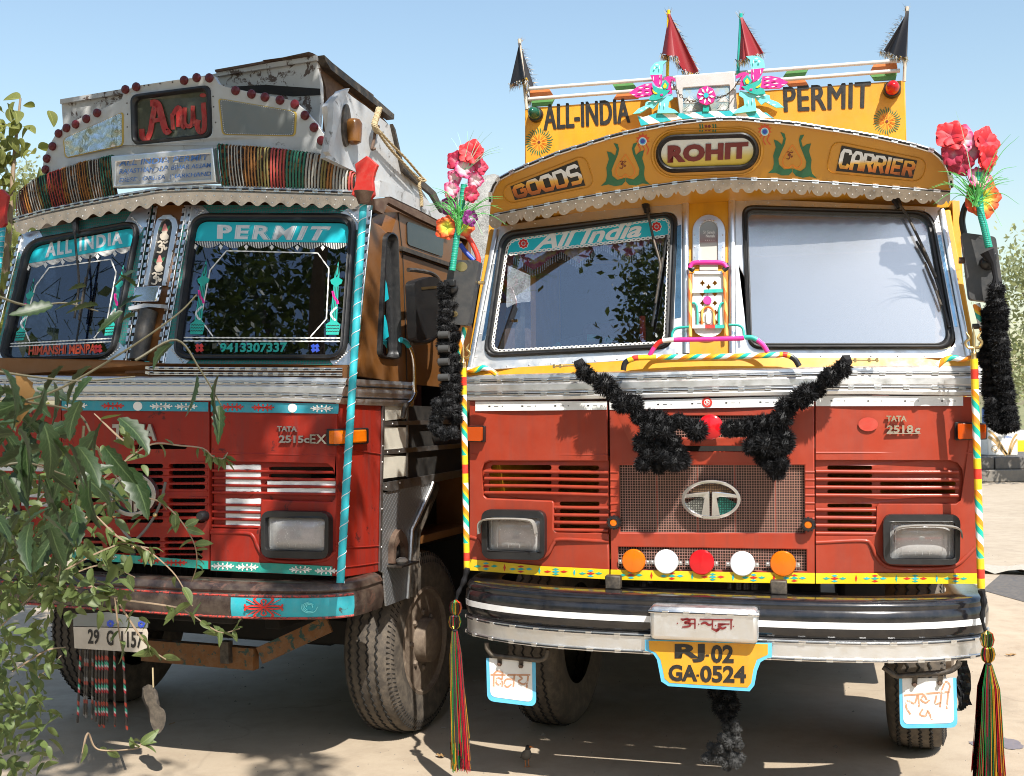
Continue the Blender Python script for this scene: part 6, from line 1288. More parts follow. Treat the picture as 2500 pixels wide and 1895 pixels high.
def screen_stickers(i_, body, tq, numtxt, ncol, nq, dm, side):
    mp = mapper(LF, SWL); top = [bil(i_, 0.005, .99), bil(i_, .995, .99), bil(i_, .998, .845), bil(i_, -.01 + .01, .845)]
    sk = ppoly(LF, 'banner_sticker', TL, rquad(top, [26, 26, 1, 1], 6), SWL, M['cyan_sticker'], -0.008, -0.0065)
    mb = MB(); put_text(mb, body, [lerp((sum(q[0] for q in tq) / 4, sum(q[1] for q in tq) / 4), q, 1.04) for q in tq], mp, -0.006, 0.062, 0, 1.3); mb.mat(1); put_text(mb, body, tq, mp, -0.0055, 0.045, 0, 1.3); mb.mat(0); put_text(mb, body, tq, mp, -0.005, 0.022, 0, 1.3); mb.build('banner_lettering', [M['lettersilver'] if 'lettersilver' in M else M.setdefault('lettersilver', plain('silver_lettering', (0.62, 0.64, 0.66), 0.4)), M['cyan_sticker']], sk)
    fr = MB(); n = 6
    for k in range(n):
        for j in range(15):
            s = (k + j / 15) / n * .99 + .005; dpt = 0.035 * math.sin(math.pi * j / 15) + 0.012; a = bil(i_, s, .843); b = bil(i_, s, .843 - dpt); fr.ribbon([a, b], 1.5, mp, -0.008, -0.0065)
        c = bil(i_, k / n * .99 + .005, .80); fr.prism([(c[0] - 5, c[1] - 2), (c[0], c[1] - 8), (c[0] + 5, c[1] - 2), (c[0], c[1] + 6)], mp, -0.008, -0.0065)
    fr.build('fringe_sticker', M['white'], sk, kind='stuff')
    ln = MB(); P = [bil(i_, s, t) for s, t in ((.19, .135), (.10, .26), (.12, .63), (.21, .775), (.80, .765), (.88, .65), (.89, .27), (.80, .135))]
    for a, b in zip(P, P[1:]):
        n2 = max(2, int(math.dist(a, b) / 9)); ln.ribbon([lerp(a, b, k / n2) for k in range(n2 + 1)], 3.4, mp, -0.008, -0.0065, [1.0 if k % 2 else 0.6 for k in range(n2 + 1)])
    for tt in (.125, .10): ln.ribbon([bil(i_, .01 + .98 * k / 60, tt) for k in range(61)], 3.6, mp, -0.008, -0.0065, [1 if k % 2 else .55 for k in range(61)])
    ln.build('border_sticker', M['white'], sk)
    for s in (.085, .935):
        tmb = MB(); f = lambda x, y: bil(i_, s + (x - .5) * .13, .15 + y * .55)
        tmb.prism([f(.2, .0), f(.8, .0), f(.85, .14), f(.68, .18), f(.62, .68), f(.75, .7), f(.8, .75), f(.62, .78), f(.62, .84), f(.52, 1.0), f(.4, .84), f(.38, .78), f(.2, .75), f(.26, .7), f(.38, .68), f(.34, .18), f(.15, .14)], mp, -0.008, -0.0062); t1 = tmb.build('torch_sticker', M['teal'], sk)
        tmb = MB(); tmb.ribbon(spl([f(.36, .60), f(.45, .52), f(.62, .46), f(.66, .42)], 4), 6, mp, -0.0062, -0.0055); tmb.build('ribbon_print', M['magenta'], t1); tmb = MB(); tmb.ribbon(spl([f(.62, .38), f(.45, .33), f(.36, .28), f(.5, .22), f(.62, .2)], 4), 5, mp, -0.0062, -0.0055); tmb.build('ribbon_print', M['lettersilver'], t1)
        tmb = MB(); tmb.ribbon(spl([f(.5, .79), f(.44, .85), f(.52, .95), f(.57, .85), f(.5, .79)], 4), 1.6, mp, -0.0062, -0.0055)
        for y in (.04, .08, .12): tmb.ribbon(spl([f(.2 + .06 * q, y + (.012 if q % 2 else 0)) for q in range(11)], 2), 1.6, mp, -0.0062, -0.0055)
        for x in (.42, .5, .58): tmb.ribbon([f(x, .2), f(x, .66)], 1.0, mp, -0.0062, -0.0055)
        tmb.build('torch_lines', M['letter_black'], t1)
    mb = MB(); put_text(mb, numtxt, nq, mp, -0.005, 0.035); mb.build('number_lettering', ncol, sk)
    for s, mt in dm:
        c = bil(i_, s, .048)
        mb = MB()
        for dx, dy in ((-5, -4.5), (4.5, -5), (5, 4.5), (-4.5, 5)): mb.prism([(c[0] + dx + a, c[1] + dy + b) for a, b in ((-6, -1.5), (1.5, -6), (6, 1.5), (-1.5, 6))], mp, -0.008, -0.006)
        mb.build('four_square_sticker', M[mt], sk)
screen_stickers(Lri, 'PERMIT', [A6(395, 292), A6(1185, 305), A6(1130, 402), A6(392, 390)], '9413307337', M['teal'], [A6(400, 1143), A6(885, 1138), A6(880, 1210), A6(398, 1210)], ((.115, 'redp'), (.835, 'blue')), 1)
screen_stickers(Lli, 'ALL INDIA', [A5(380, 480), A5(985, 385), A5(985, 485), A5(375, 595)], 'HIMANSHI MENPA', M['redorange'], [A5(232, 1325), A5(780, 1305), A5(775, 1385), A5(225, 1400)], ((.86, 'redp'),), 0)
wiper(LF, SWL, TL, [A5(650, 330), A5(668, 560), A5(690, 820), A5(655, 1100)], [A5(770, 590), A5(720, 900), A5(655, 1290)], [A5(648, 290), A5(655, 420)])
# --- centre pillar
ppoly(LF, 'centre_pillar', TL, [A5(1285, 170), A5(1525, 170), A5(1270, 1565), A5(1020, 1565)], SWL, M['brown'], -0.03, 0.0)
ao = [A5(*p) for p in [(1195, 832), (1278, 370), (1300, 290), (1350, 256), (1410, 252), (1455, 285), (1472, 345), (1372, 832)]]; ai = [A5(*p) for p in [(1222, 832), (1312, 370), (1334, 315), (1368, 290), (1400, 292), (1420, 320), (1424, 360), (1340, 832)]]
nc = ppoly(LF, 'arched_niche', TL, [ao, ai], SWL, M['alu'], 0, 0.015, bevel=0.003); ppoly(LF, 'niche_back', nc, ai, SWL, M['letter_black'], 0, 0.004)
for cx, cy in ((1352, 410), (1308, 668)):
    for L, mt in (([(-38, -30), (-50, -60), (-20, -55), (20, -60), (48, -72), (38, -40), (20, -20), (-20, -20)], 'teal_dark'), ([(-22, -28), (0, -85), (10, -85), (30, -30)], 'pinkpaint'), ([(-24, -26), (26, -30), (18, -8), (36, 14), (30, 40), (8, 52), (-22, 48), (-38, 24), (-34, 2), (-16, -10)], 'creampaint')):
        ppoly(LF, 'painted_pot', nc, [A5(cx + a, cy + b) for a, b in L], SWL, M.get(mt) or M.setdefault(mt, paint(mt, (0.62, 0.22, 0.20) if mt == 'pinkpaint' else (0.50, 0.44, 0.36), 0.5, 0.2, 10)), 0.004, 0.006 + (0.001 if mt != 'teal_dark' else 0))
for cx, cy in ((1335, 520), (1290, 778)):
    mb = MB(); strokes(mb, DEV['om'], [A5(cx - 48, cy - 50), A5(cx + 50, cy - 55), A5(cx + 45, cy + 45), A5(cx - 50, cy + 50)], mlw, 4.2, 0.007); mb.build('painted_om', M['creampaint'], nc)
mb = MB(); rivets(mb, [mlw(*A5(1268 - i * 26, 420 + i * 130), 0.015) for i in range(4)] + [mlw(*A5(1455 - i * 26, 420 + i * 130), 0.015) for i in range(4)], 0.005); mb.build('rivets', M['iron'], nc, kind='stuff')
ppoly(LF, 'tray_lid', TL, [A5(1182, 848), A5(1368, 838), A5(1338, 968), A5(1125, 972)], SWL, M['chrome'], 0.03, 0.06, bevel=0.006)
ppoly(LF, 'tray_bracket', TL, [A5(1125, 1012), A5(1250, 985), A5(1395, 992), A5(1392, 1022), A5(1300, 1012), A5(1130, 1040)], SWL, M['alu_white'], 0.02, 0.07)
k = MB(); k.tube(pxpath(LF, SWL, [A5(1255, 1045), A5(1165, 1445)], 0.035, 0), [0.045, 0.042], 16); k.build('dark_canister', M['canister'] if 'canister' in M else M.setdefault('canister', paint('sooty_canister', (0.05, 0.047, 0.045), 0.45, 0.3, 8, metal=0.4)), TL)
ppoly(LF, 'turquoise_lip', TL, spl([A5(1110, 1455), A5(1165, 1475), A5(1222, 1450), A5(1215, 1480), A5(1165, 1492), A5(1115, 1480)], 3, True), SWL, M['cyan'], 0, 0.03)
# --- visor: scalloped strip, mouldings, cord-wrapped drum, route board
sct = [A1(150, 1500), A1(400, 1432), A1(700, 1370), A1(1000, 1315), A1(1345, 1258), A2(0, 1095), A2(400, 1105), A2(800, 1118), A2(1125, 1130)]
SC = resample(sct, 200)
for nm, nl2, seg in (('scalloped_fringe', 22, SC),):
    bot = []
    for i, p_ in enumerate(seg):
        ph = (i / 200 * nl2) % 1.0; bot.append((p_[0], p_[1] + 22 + 11 * (0.5 - 0.5 * math.cos(2 * math.pi * ph)) - 3))
    mb = MB(); q = [mld(*p_, 0.034) for p_ in seg] + [mld(*p_, 0.014) for p_ in bot]; mb.add(q, [(i, i + 1, 201 + i + 1, 201 + i) for i in range(200)]); sc2 = mb.build(nm, M['alu_dull'], TL, smooth=0); sc2.modifiers.new('thickness', 'SOLIDIFY').thickness = 0.002
    rv = MB(); rivets(rv, [mld(SC[i][0], SC[i][1] + 9, 0.03) for i in range(2, 200, 5)] + [mld(SC[min(200, int((k + .5) / nl2 * 200))][0], SC[min(200, int((k + .5) / nl2 * 200))][1] + 21, 0.022) for k in range(nl2)], 0.005); rv.build('rivets', M['alu_bright'], sc2, kind='stuff')
trim(LF, 'visor_moulding', TL, [mld(p_[0], p_[1] - 9, 0.03) for p_ in SC[::8]], 0.022, 0.07, base=M['alu'])
mb = MB(); mb.grid(lambda s, t: mld(SC[round(s * 200)][0], SC[round(s * 200)][1] - 18 * t, 0.02 - .004 * t), 100, 1); mb.build('visor_edge', M['alu'], TL)
ups = [mld(p_[0], p_[1], 0.02) for p_ in SC[::10]]; mb = MB(); mb.add(ups + [Vector((p_.x, 0.55, 2.80)) for p_ in ups], [(i, i + 1, 22 + i, 21 + i) for i in range(20)]); mb.build('visor_underside', M['brown'], TL)
topL = [A1(150, 1290), A1(185, 1220), A1(290, 1130), A1(430, 1075), A1(650, 1000), A1(930, 935)]; botL = [A1(160, 1470), A1(420, 1400), A1(970, 1275)]
topR = [A2(95, 742), A2(480, 770), A2(850, 815), A2(960, 880), A2(1040, 925), A2(1090, 965)]; botR = [A2(130, 1058), A2(600, 1072), A2(1085, 1090)]
M['drum'] = paint('orange_brown_drum', (0.22, 0.08, 0.012), 0.5, 0.15, 14, wear=(0.02, 0.012, 0.01), wearamt=0.46)
cc_ = {'g': paint('green_cord', (0.01, 0.14, 0.09), 0.5, 0.2, 20), 'w': paint('grey_white_cord', (0.36, 0.36, 0.33), 0.5, 0.3, 20), 'o': paint('amber_cord', (0.36, 0.15, 0.03), 0.5, 0.2, 20), 'y': paint('olive_cord', (0.22, 0.18, 0.05), 0.5, 0.2, 20), 'r': paint('red_cord', (0.38, 0.04, 0.035), 0.5, 0.2, 20), 'm': paint('dark_maroon_cord', (0.10, 0.02, 0.018), 0.5, 0.2, 20)}
for tp, bt_, seq in ((topL, botL, 'mwwmmoowwwwygggrrrrrroowwwwooooywwwwggggg'), (topR, botR, 'gggwwwwwooooyyyyrrrrrggggggwwwwwyyoowwwwwrr')):
    n = len(seq); T_ = resample(tp, n); B_ = resample(bt_, n); mb = MB()
    mb.grid(lambda s, t: mld(*lerp(B_[round(s * n)], T_[round(s * n)], t), 0.008 * math.sin(t * math.pi)), n, 6); dr = mb.build('visor_drum', M['drum'], TL); mb = MB()
    for i, ch2 in enumerate(seq):
        a = lerp(B_[i], B_[i + 1], .5); b = lerp(T_[i], T_[i + 1], .5); k = MB(); jit = random.uniform(-2, 2)
        k.tube([mld(a[0] + (b[0] - a[0]) * t + jit * t, a[1] + (b[1] - a[1]) * t, 0.018 + 0.010 * math.sin(t * math.pi)) for t in (0, .15, .3, .5, .7, .85, .95)] + [mld(b[0] + jit, b[1], 0.006), mld(b[0] + jit, b[1] + 1.5, -0.03)], 0.0050, 6, flat=.5); k.build('cord', cc_[ch2], dr)
rbq = [A1(958, 958), A1(1785, 888), A1(1816, 1172), A1(975, 1215)]; rbi = [A1(1002, 1005), A1(1768, 938), A1(1775, 1148), A1(992, 1196)]
rb = ppoly(LF, 'route_board', TL, [rbq, rbi], SDL, M['alu'], 0.0, 0.05, bevel=0.005); ppoly(LF, 'board_face', rb, rbi, SDL, M['alu_white'], 0.0, 0.035)
M['fadedblue'] = paint('flaking_blue_lettering', (0.05, 0.15, 0.42), 0.5, 0.1, 14, wear=(0.42, 0.44, 0.46), wearamt=0.56); mb = MB()
for tx, q in (('ALL INDIA PERMIT', [(1010, 990), (1745, 940), (1745, 985), (1010, 1038)]), ('RAJASTHAN  U.P. BIHAR ASSAM', [(1015, 1062), (1765, 1010), (1765, 1058), (1015, 1112)]), ('DIESEL ORISSA  JHARKHAND', [(1015, 1135), (1765, 1080), (1765, 1125), (1015, 1180)])): put_text(mb, tx, [A1(*p) for p in q], mld, 0.037, 0.012, 0.15)
mb.build('board_lettering', M['fadedblue'], rb)
# --- top board
M['topboard'] = paint('dirty_silver_white_paint', (0.50, 0.51, 0.51), 0.40, 0.35, 3.5, wear=(0.26, 0.25, 0.24), wearamt=0.64, metal=0.2)
tb = [A1(*p) for p in [(345, 1085), (358, 960), (400, 860), (460, 758), (530, 698), (640, 640), (790, 578), (995, 482), (1012, 425), (1090, 372), (1400, 325), (1690, 288), (1755, 292), (1790, 352), (1850, 376)]] + [A2(*p) for p in [(230, 348), (450, 390), (640, 430), (722, 500), (800, 590), (862, 680), (872, 760), (852, 835), (600, 800), (100, 755)]] + [A1(1780, 880), A1(950, 965), A1(400, 1110)]
aq = rquad([A1(1072, 440), A1(1725, 358), A1(1742, 792), A1(1085, 858)], 20, 6); aqi = rquad([A1(1108, 478), A1(1690, 402), A1(1706, 762), A1(1116, 824)], 15, 6)
tbo = ppoly(LF, 'top_board', TL, [tb, aq], STL, M['topboard'], -0.025, 0.0, bevel=0.004)
mb = MB(); n_ = len(aq); rows = [[mlt(*lerp(a, b, t), l) for a, b in zip(aq, aqi)] for t, l in ((0, 0), (.2, .014), (.6, .016), (1, .002), (1, -.02))]; mb.add([p for r_ in rows for p in r_], [(j * n_ + i, j * n_ + (i + 1) % n_, (j + 1) * n_ + (i + 1) % n_, (j + 1) * n_ + i) for j in range(4) for i in range(n_)]); aw = mb.build('name_window', M['rubber'], TL)
M['anujglass'] = paint('dusty_green_glass', (0.055, 0.06, 0.04), 0.12, 0.15, 6, wear=(0.12, 0.13, 0.10), wearamt=0.6); ppoly(LF, 'name_pane', aw, [aqi], STL, M['anujglass'], -0.02, -0.016)
mb = MB(); f = lambda L: spl([A1(*p) for p in L], 5)
for L, w_ in (([(1145, 715), (1150, 780), (1185, 800), (1215, 740), (1235, 620), (1260, 500)], 13), ([(1215, 505), (1275, 510), (1310, 620), (1345, 735), (1375, 720)], 16), ([(1225, 650), (1290, 640), (1340, 625)], 10), ([(1395, 590), (1400, 720)], 9), ([(1440, 560), (1445, 700)], 9), ([(1400, 600), (1440, 540), (1470, 570), (1480, 690), (1500, 700)], 10), ([(1500, 540), (1495, 660), (1530, 695), (1560, 660), (1565, 525)], 10), ([(1565, 560), (1575, 690)], 9), ([(1650, 500), (1660, 640), (1655, 720), (1620, 740), (1600, 690), (1610, 640)], 12)): mb.ribbon(f(L), w_, mlt, -0.016, -0.014)
mb.prism(ell(*A1(1648, 440), 8, 5, 12), mlt, -0.016, -0.014); mb.build('name_lettering', M['dirtyred'] if 'dirtyred' in M else M.setdefault('dirtyred', paint('dirty_red_lettering', (0.36, 0.018, 0.016), 0.4, 0.3, 12, wear=(0.12, 0.03, 0.03), wearamt=0.6)), aw)
M['yborder'] = paint('thin_yellow_border', (0.48, 0.34, 0.06), 0.5, 0.3, 10); M['foil'] = metal('crinkled_foil', (0.72, 0.74, 0.78), 0.12, 0.9, 0.5, 9); M['greyplate'] = paint('grey_plate', (0.20, 0.22, 0.22), 0.4, 0.25, 3, metal=0.4)
for q, mt in (([A1(528, 802), A1(1002, 588), A1(1002, 855), A1(545, 955)], 'foil'), ([A2(110, 420), A2(652, 512), A2(642, 682), A2(138, 672)], 'greyplate')):
    cx = sum(p[0] for p in q) / 4; cy = sum(p[1] for p in q) / 4; big = [lerp((cx, cy), p, 1.05) for p in q]
    fo = ppoly(LF, 'inset_plate', TL, rquad(q, 9, 4), STL, M[mt], 0.0, 0.005); ppoly(LF, 'painted_border', fo, [rquad(big, 10, 4), rquad([lerp((cx, cy), p, .99) for p in q], 9, 4)], STL, M['yborder'], 0, 0.0025)
    mb = MB(); P = resample(rquad(q, 9, 4) + rquad(q, 9, 4)[:1], 90); rivets(mb, [mlt(*lerp(p, (cx, cy), .03), 0.005) for p in P], 0.003); mb.build('edge_beading', M['alu_dull'], fo, kind='stuff')
mb = MB(); rivets(mb, [mlt(*A1(x, y), 0.0) for x, y in ((1040, 510), (1045, 600), (1042, 705), (1745, 455), (1750, 540), (1765, 668), (1180, 365), (1215, 362), (1310, 350), (1412, 338))], 0.0045); mb.build('rivets', M['iron'], tbo, kind='stuff')
for c in [A1(*p) for p in [(378, 1055), (388, 965), (435, 865), (485, 760), (550, 715), (625, 685), (712, 640), (800, 592), (1032, 400), (1120, 378), (1512, 325), (1615, 303), (1718, 305)]] + [A2(*p) for p in [(225, 360), (340, 385), (437, 407), (545, 428), (652, 458), (725, 538), (790, 625), (843, 720)]]:
    p = LF.at(*c, STL); k = MB(); k.lathe([(0.0235, 0), (0.0235, 0.010), (0.021, 0.014), (0.010, 0.017), (0.001, 0.018)], p, (0, -1, 0), 18); k.build('reflector', M['redlens_old'], TL)
# --- rusting box behind the top board
bx_ = [A1(502, 492), A1(640, 468), A1(860, 448), A1(1000, 415), A1(1790, 262), A2(340, 185), A2(800, 112), A2(832, 322), A2(835, 420), A2(800, 820), A1(1780, 700), A1(800, 800), A1(516, 690)]
YBX = 0.55; rbx = ppoly(LF, 'roof_box', TL, bx_, YBX, M['rustwhite'], -0.03, 0.0)
for a, b in ((A1(502, 500), A1(1000, 418)), (A1(1780, 275), A2(810, 125))): k = MB(); k.bar(LF.at(*a, YBX - .01), LF.at(*b, YBX - .01), 0.026, 0.02, (0, 1, 0)); k.build('rusty_edge', M['rustwhite'], rbx)
for P in ([(95, 218), (340, 175), (480, 150), (500, 160), (350, 190), (100, 235)], [(560, 135), (770, 90), (800, 100), (790, 118), (580, 150)]): ppoly(LF, 'rust_flake', rbx, [A2(*p) for p in P], YBX, M['rust'], -0.04, 0.03)
pt = LF.at(*A2(805, 130), YBX); XB = pt.x
sbox = lambda u, v, w_: LF.atX(u, v, XB) + Vector((w_, 0, 0))
def bpoly(name, par, L, mat, d0=-0.02, d1=0.0): mb = MB(); mb.prism([A2(*p) for p in L], sbox, d0, d1); return mb.build(name, mat, par)
ppoly(LF, 'painted_shadow', rbx, [A2(*p) for p in [(190, 330), (450, 318), (830, 345), (835, 390), (640, 400), (300, 365)]], YBX, M['dark'], 0, 0.004)  # dark sheet painting the shade above the top board's edge
bpoly('box_side', rbx, [(812, 140), (870, 330), (880, 440), (870, 650), (1000, 700), (1330, 610), (1240, 505), (960, 230)], M['rust'])
bpoly('box_rail', rbx, [(800, 110), (860, 165), (1100, 355), (1310, 535), (1308, 572), (1270, 545), (1060, 380), (850, 215), (810, 150)], M['iron'], 0.0, 0.05)
bpoly('box_lid', rbx, [(770, 90), (860, 110), (1060, 250), (1240, 388), (1215, 430), (1160, 395), (900, 205), (800, 115)], M['rust'], -0.3, -0.02)
sp1 = lambda u, v, w_: LF.atX(u, v, 1.08) + Vector((w_, 0, 0))
M['sidewhite'] = paint('scuffed_white_sheet', (0.50, 0.51, 0.52), 0.42, 0.35, 5, wear=(0.20, 0.19, 0.18), wearamt=0.58, metal=0.2, bmp=0.35)
mb = MB(); mb.prism([A2(*p) for p in [(880, 470), (940, 400), (1005, 352), (1060, 400), (1160, 470), (1270, 560), (1335, 610), (1370, 740), (1415, 920), (1540, 1040), (1640, 1200), (1700, 1345), (1500, 1190), (1220, 1020), (1100, 950), (870, 840), (905, 640)]], sp1, -0.03, 0.0); sw2 = mb.build('crown_side', M['sidewhite'], TL)
mb = MB(); mb.prism([A2(*p) for p in [(1330, 600), (1350, 640), (1400, 860), (1430, 900), (1640, 1090), (1700, 1220), (1690, 1240), (1610, 1110), (1408, 940), (1390, 860)]], sp1, 0.0, 0.02); mb.build('side_ledge', M['iron'], sw2)
mb = MB(); mb.prism([A2(*p) for p in [(1005, 345), (960, 440), (900, 700), (870, 830), (850, 800), (880, 600), (890, 440), (940, 365)]], sp1, 0.0, 0.03); mb.build('bent_flap', M['sidewhite'], sw2)
lm = MB(); c1 = sp1(*A2(1035, 660), 0.03); lm.tube([c1 + Vector((0, 0, .06)), c1 + Vector((0, 0, .04)), c1 + Vector((0, 0, -.05)), c1 + Vector((0, 0, -.062))], [0.03, 0.042, 0.036, 0.015], 14); lm = lm.build('side_lamp', M['amberbrown'] if 'amberbrown' in M else M.setdefault('amberbrown', plain('brown_lamp_lens', (0.17, 0.07, 0.015), 0.2)), TL)
mb = MB(); mb.prism(ell(*A2(1010, 610), 10, 52, 20), sp1, 0.0, 0.012); mb.build('lamp_backplate', M['iron'], lm)
mb = MB(); mb.tube([sp1(*A2(*p), 0.03) for p in spl([(1215, 620), (1190, 650), (1180, 720), (1165, 780), (1185, 780)], 4)], 0.008, 8); mb.build('rope_hook', M['rust'], TL)
# --- cab side with door
mb = MB(); qw = [Z3(*p) for p in [(322, 178), (438, 182), (478, 1372), (262, 1352)]]
side = spoly('cab_side', TL, [[Z3(*p) for p in [(212, 60), (300, 0), (470, -10), (1060, 270), (1060, 1640), (560, 1590), (100, 1520), (130, 1100)]], rquad(qw, 20, 5)], M['brown'], -0.03, 0.0)
for L in ([(462, 0), (505, 380), (525, 900), (545, 1560)], [(505, 378), (700, 440), (1030, 560)]): k = MB(); k.tube([msd(*Z3(*p), 0.001) for p in L], 0.004, 6); k.build('door_seam', M['dark'], side)
mb = MB(); lo_ = rquad(qw, 20, 6); cx = sum(p[0] for p in qw) / 4; cy = sum(p[1] for p in qw) / 4; li_ = [(cx + (a - cx) * .70, cy + (b - cy) * .955) for a, b in lo_]; n_ = len(lo_); rows = [[msd(*lerp(a, b, t), l) for a, b in zip(lo_, li_)] for t, l in ((0, 0), (.2, .02), (.6, .022), (1, .004), (1, -.02))]; mb.add([p for r_ in rows for p in r_], [(j * n_ + i, j * n_ + (i + 1) % n_, (j + 1) * n_ + (i + 1) % n_, (j + 1) * n_ + i) for j in range(4) for i in range(n_)]); qg = mb.build('quarter_window', M['rubber'], TL)
spoly('quarter_pane', qg, [li_], M['glass_dark'], -0.022, -0.018)
for y0 in (610, 960): spoly('cyan_sticker', qg, [Z3(*p) for p in [(340, y0), (365, y0 - 10), (385, y0 + 60), (402, y0 + 190), (350, y0 + 225), (345, y0 + 110)]], M['cyan_sticker'], -0.016, -0.014)
spoly('upper_window', TL, [rquad([Z3(540, 78), Z3(882, 205), Z3(872, 410), Z3(545, 295)], 8, 4)], M['black'], 0.0, 0.006, label='dark hinged upper window'); spoly('drip_rail', TL, [Z3(475, 312), Z3(1020, 500), Z3(1020, 535), Z3(475, 352)], M['iron'], 0, 0.02)
spoly('roof_edge', TL, [[A2(*p) for p in [(1180, 1140), (1290, 1130), (1500, 1225), (1720, 1345), (1725, 1385), (1480, 1270), (1280, 1165), (1250, 1250), (1190, 1220)]]], M['rust'], 0, 0.03)
mb = MB(); mb.prism([A2(*p) for p in [(1215, 1010), (1290, 1030), (1450, 1110), (1720, 1290), (1722, 1340), (1500, 1225), (1290, 1125), (1200, 1130)]], sp1, 0.0, 0.04); mb.build('roof_gutter', M['sidewhite'], TL)
k = MB(); k.prism(rquad([Z3(612, 640), Z3(800, 585), Z3(868, 640), Z3(855, 1140), Z3(640, 1205)], 12, 4), lambda u, v, w_: LF.atX(u, v, 1.32) + Vector((w_, 0, 0)), -0.05, 0.0); mr = k.build('mirror', M['plastic'], TL, bevel=0.015)
k = MB(); k.tube([LF.atX(*Z3(*p), 1.27) for p in spl([(560, 530), (640, 535), (780, 565), (850, 640), (868, 760), (850, 1050), (790, 1170), (700, 1205), (590, 1215)], 5)], 0.011, 8); k.build('mirror_frame', M['iron'], mr)
spoly('gold_strip', mr, [Z3(682, 690), Z3(838, 680), Z3(840, 700), Z3(684, 716)], M['brass'], 0.0, 0.002, X=1.321)
k = MB(); hp = [LF.atX(*q, 1.19) for q in spl([Z3(490, 1180), Z3(545, 1210), Z3(590, 1300), Z3(610, 1420), Z3(615, 1640), Z7(318, 20), Z7(290, 80), Z7(250, 118), Z7(232, 200)], 5)]; k.tube(hp[:8], 0.014, 10); k.mat(1); k.tube(hp[7:34], 0.0125, 10); k.mat(2); k.tube(hp[33:], 0.013, 10); k.build('grab_handle', [M['cyan'], M['chrome'], M['iron']], TL)
# lower side
spoly('shaded_side_backing', TL, [[Z7(*p) for p in [(88, 100), (640, 130), (640, 560), (440, 620), (95, 690)]]], M['dark'], -0.03, -0.012)  # near-black colour stands in for the shade between the trucks
for y0, y1 in ((112, 218), (256, 418), (452, 612)): spoly('cream_panel', TL, [Z7(104, y0), Z7(258, y0 + 6), Z7(256, y1 - 18), Z7(96, y1)], M['cream'] if 'cream' in M else M.setdefault('cream', paint('cream_panel_paint', (0.56, 0.53, 0.45), 0.45, 0.2, 5)), -0.012, 0.0)
for L in ([(98, 222), (640, 205), (640, 235), (98, 250)], [(96, 415), (640, 370), (640, 400), (96, 448)], [(92, 640), (640, 548), (640, 596), (130, 700), (92, 690)], [(90, 108), (104, 110), (88, 700), (80, 1240), (66, 1240), (78, 600)], [(256, 115), (264, 115), (262, 600), (256, 600)]):
    so_ = spoly('metal_strap', TL, [Z7(*p) for p in L], M['strap'] if 'strap' in M else M.setdefault('strap', metal('grey_strap_metal', (0.30, 0.29, 0.28), 0.42, 0.1, 0.5)), 0.0, 0.008)
mb = MB(); rivets(mb, [msd(*Z7(x, y), 0.008) for x, y in ((155, 238), (120, 432), (200, 428), (110, 670), (205, 640), (92, 210), (88, 390), (84, 500), (82, 820), (80, 960), (78, 1080))], 0.006, (1, 0, 0)); mb.build('rivets', M['alu_dull'], so_, kind='stuff')
m_, t_, b_ = nt('diamond_tread_plate'); tc = N(t_, 'ShaderNodeTexCoord'); h_ = None
for an in (40, -40):
    mpn = N(t_, 'ShaderNodeMapping'); mpn.inputs['Rotation'].default_value = (R_(an), 0, 0); t_.links.new(tc.outputs['Object'], mpn.inputs[0]); wv = N(t_, 'ShaderNodeTexWave', bands_direction='Z'); wv.inputs['Scale'].default_value = 14; t_.links.new(mpn.outputs[0], wv.inputs[0]); e_ = ramp(t_, wv.outputs['Fac'], [(0.85, (0, 0, 0)), (0.97, (1, 1, 1))]); h_ = e_ if h_ is None else mix(t_, 1.0, h_, e_, 'ADD')
b_.inputs['Base Color'].default_value = (0.34, 0.35, 0.36, 1); b_.inputs['Metallic'].default_value = 0.8; b_.inputs['Roughness'].default_value = 0.42; bump(t_, b_, h_, 0.6, 0.006); M['tread'] = m_
spoly('tread_plate', TL, [Z7(*p) for p in [(88, 700), (130, 706), (440, 612), (452, 645), (400, 740), (345, 860), (292, 968), (285, 1150), (270, 1425), (122, 1482), (105, 1260), (72, 1236)]], M['tread'], -0.01, 0.0)
k = MB(); k.tube([LF.atX(*Z7(*p), 1.16) for p in [(440, 640), (425, 680), (350, 850), (295, 965), (285, 1150), (265, 1430)]], 0.012, 8); k.mat(1); k.tube([LF.atX(*Z7(*p), 1.10) for p in [(450, 660), (430, 720), (372, 860), (320, 980), (308, 1180), (285, 1420)]], 0.03, 8); k.build('wheel_arch_edge', [M['alu_dull'], M['iron']], TL)
nk = spoly('side_niche', TL, [[Z7(*p) for p in [(133, 1190), (135, 1060), (150, 1010), (160, 985), (185, 955), (208, 985), (225, 1010), (236, 1060), (234, 1182)]], [Z7(*p) for p in [(150, 1180), (155, 1080), (185, 1030), (212, 1080), (214, 1175)]]], M['rust'], 0, 0.03)
spoly('niche_dark', nk, [Z7(*p) for p in [(146, 1186), (150, 1080), (185, 1025), (216, 1080), (218, 1180)]], M['dark'], 0, 0.004); k = MB(); c1 = LF.atX(*Z7(185, 1192), XS); k.box(c1 + Vector((0.04, 0, 0)), (0.09, 0.2, 0.01)); k.build('niche_tray', M['iron'], nk); k = MB(); k.ball(c1 + Vector((0.035, 0, 0.015)), (0.03, 0.045, 0.02), 10, 6); k.build('niche_cloth', M['creampaint'], nk)
k = MB(); k.box((1.0, 1.15, 1.42), (0.26, 1.7, 0.06)); k.box((0.86, 1.15, 1.2), (0.03, 1.7, 0.5)); k.build('wheel_arch', M['dark'], TL)
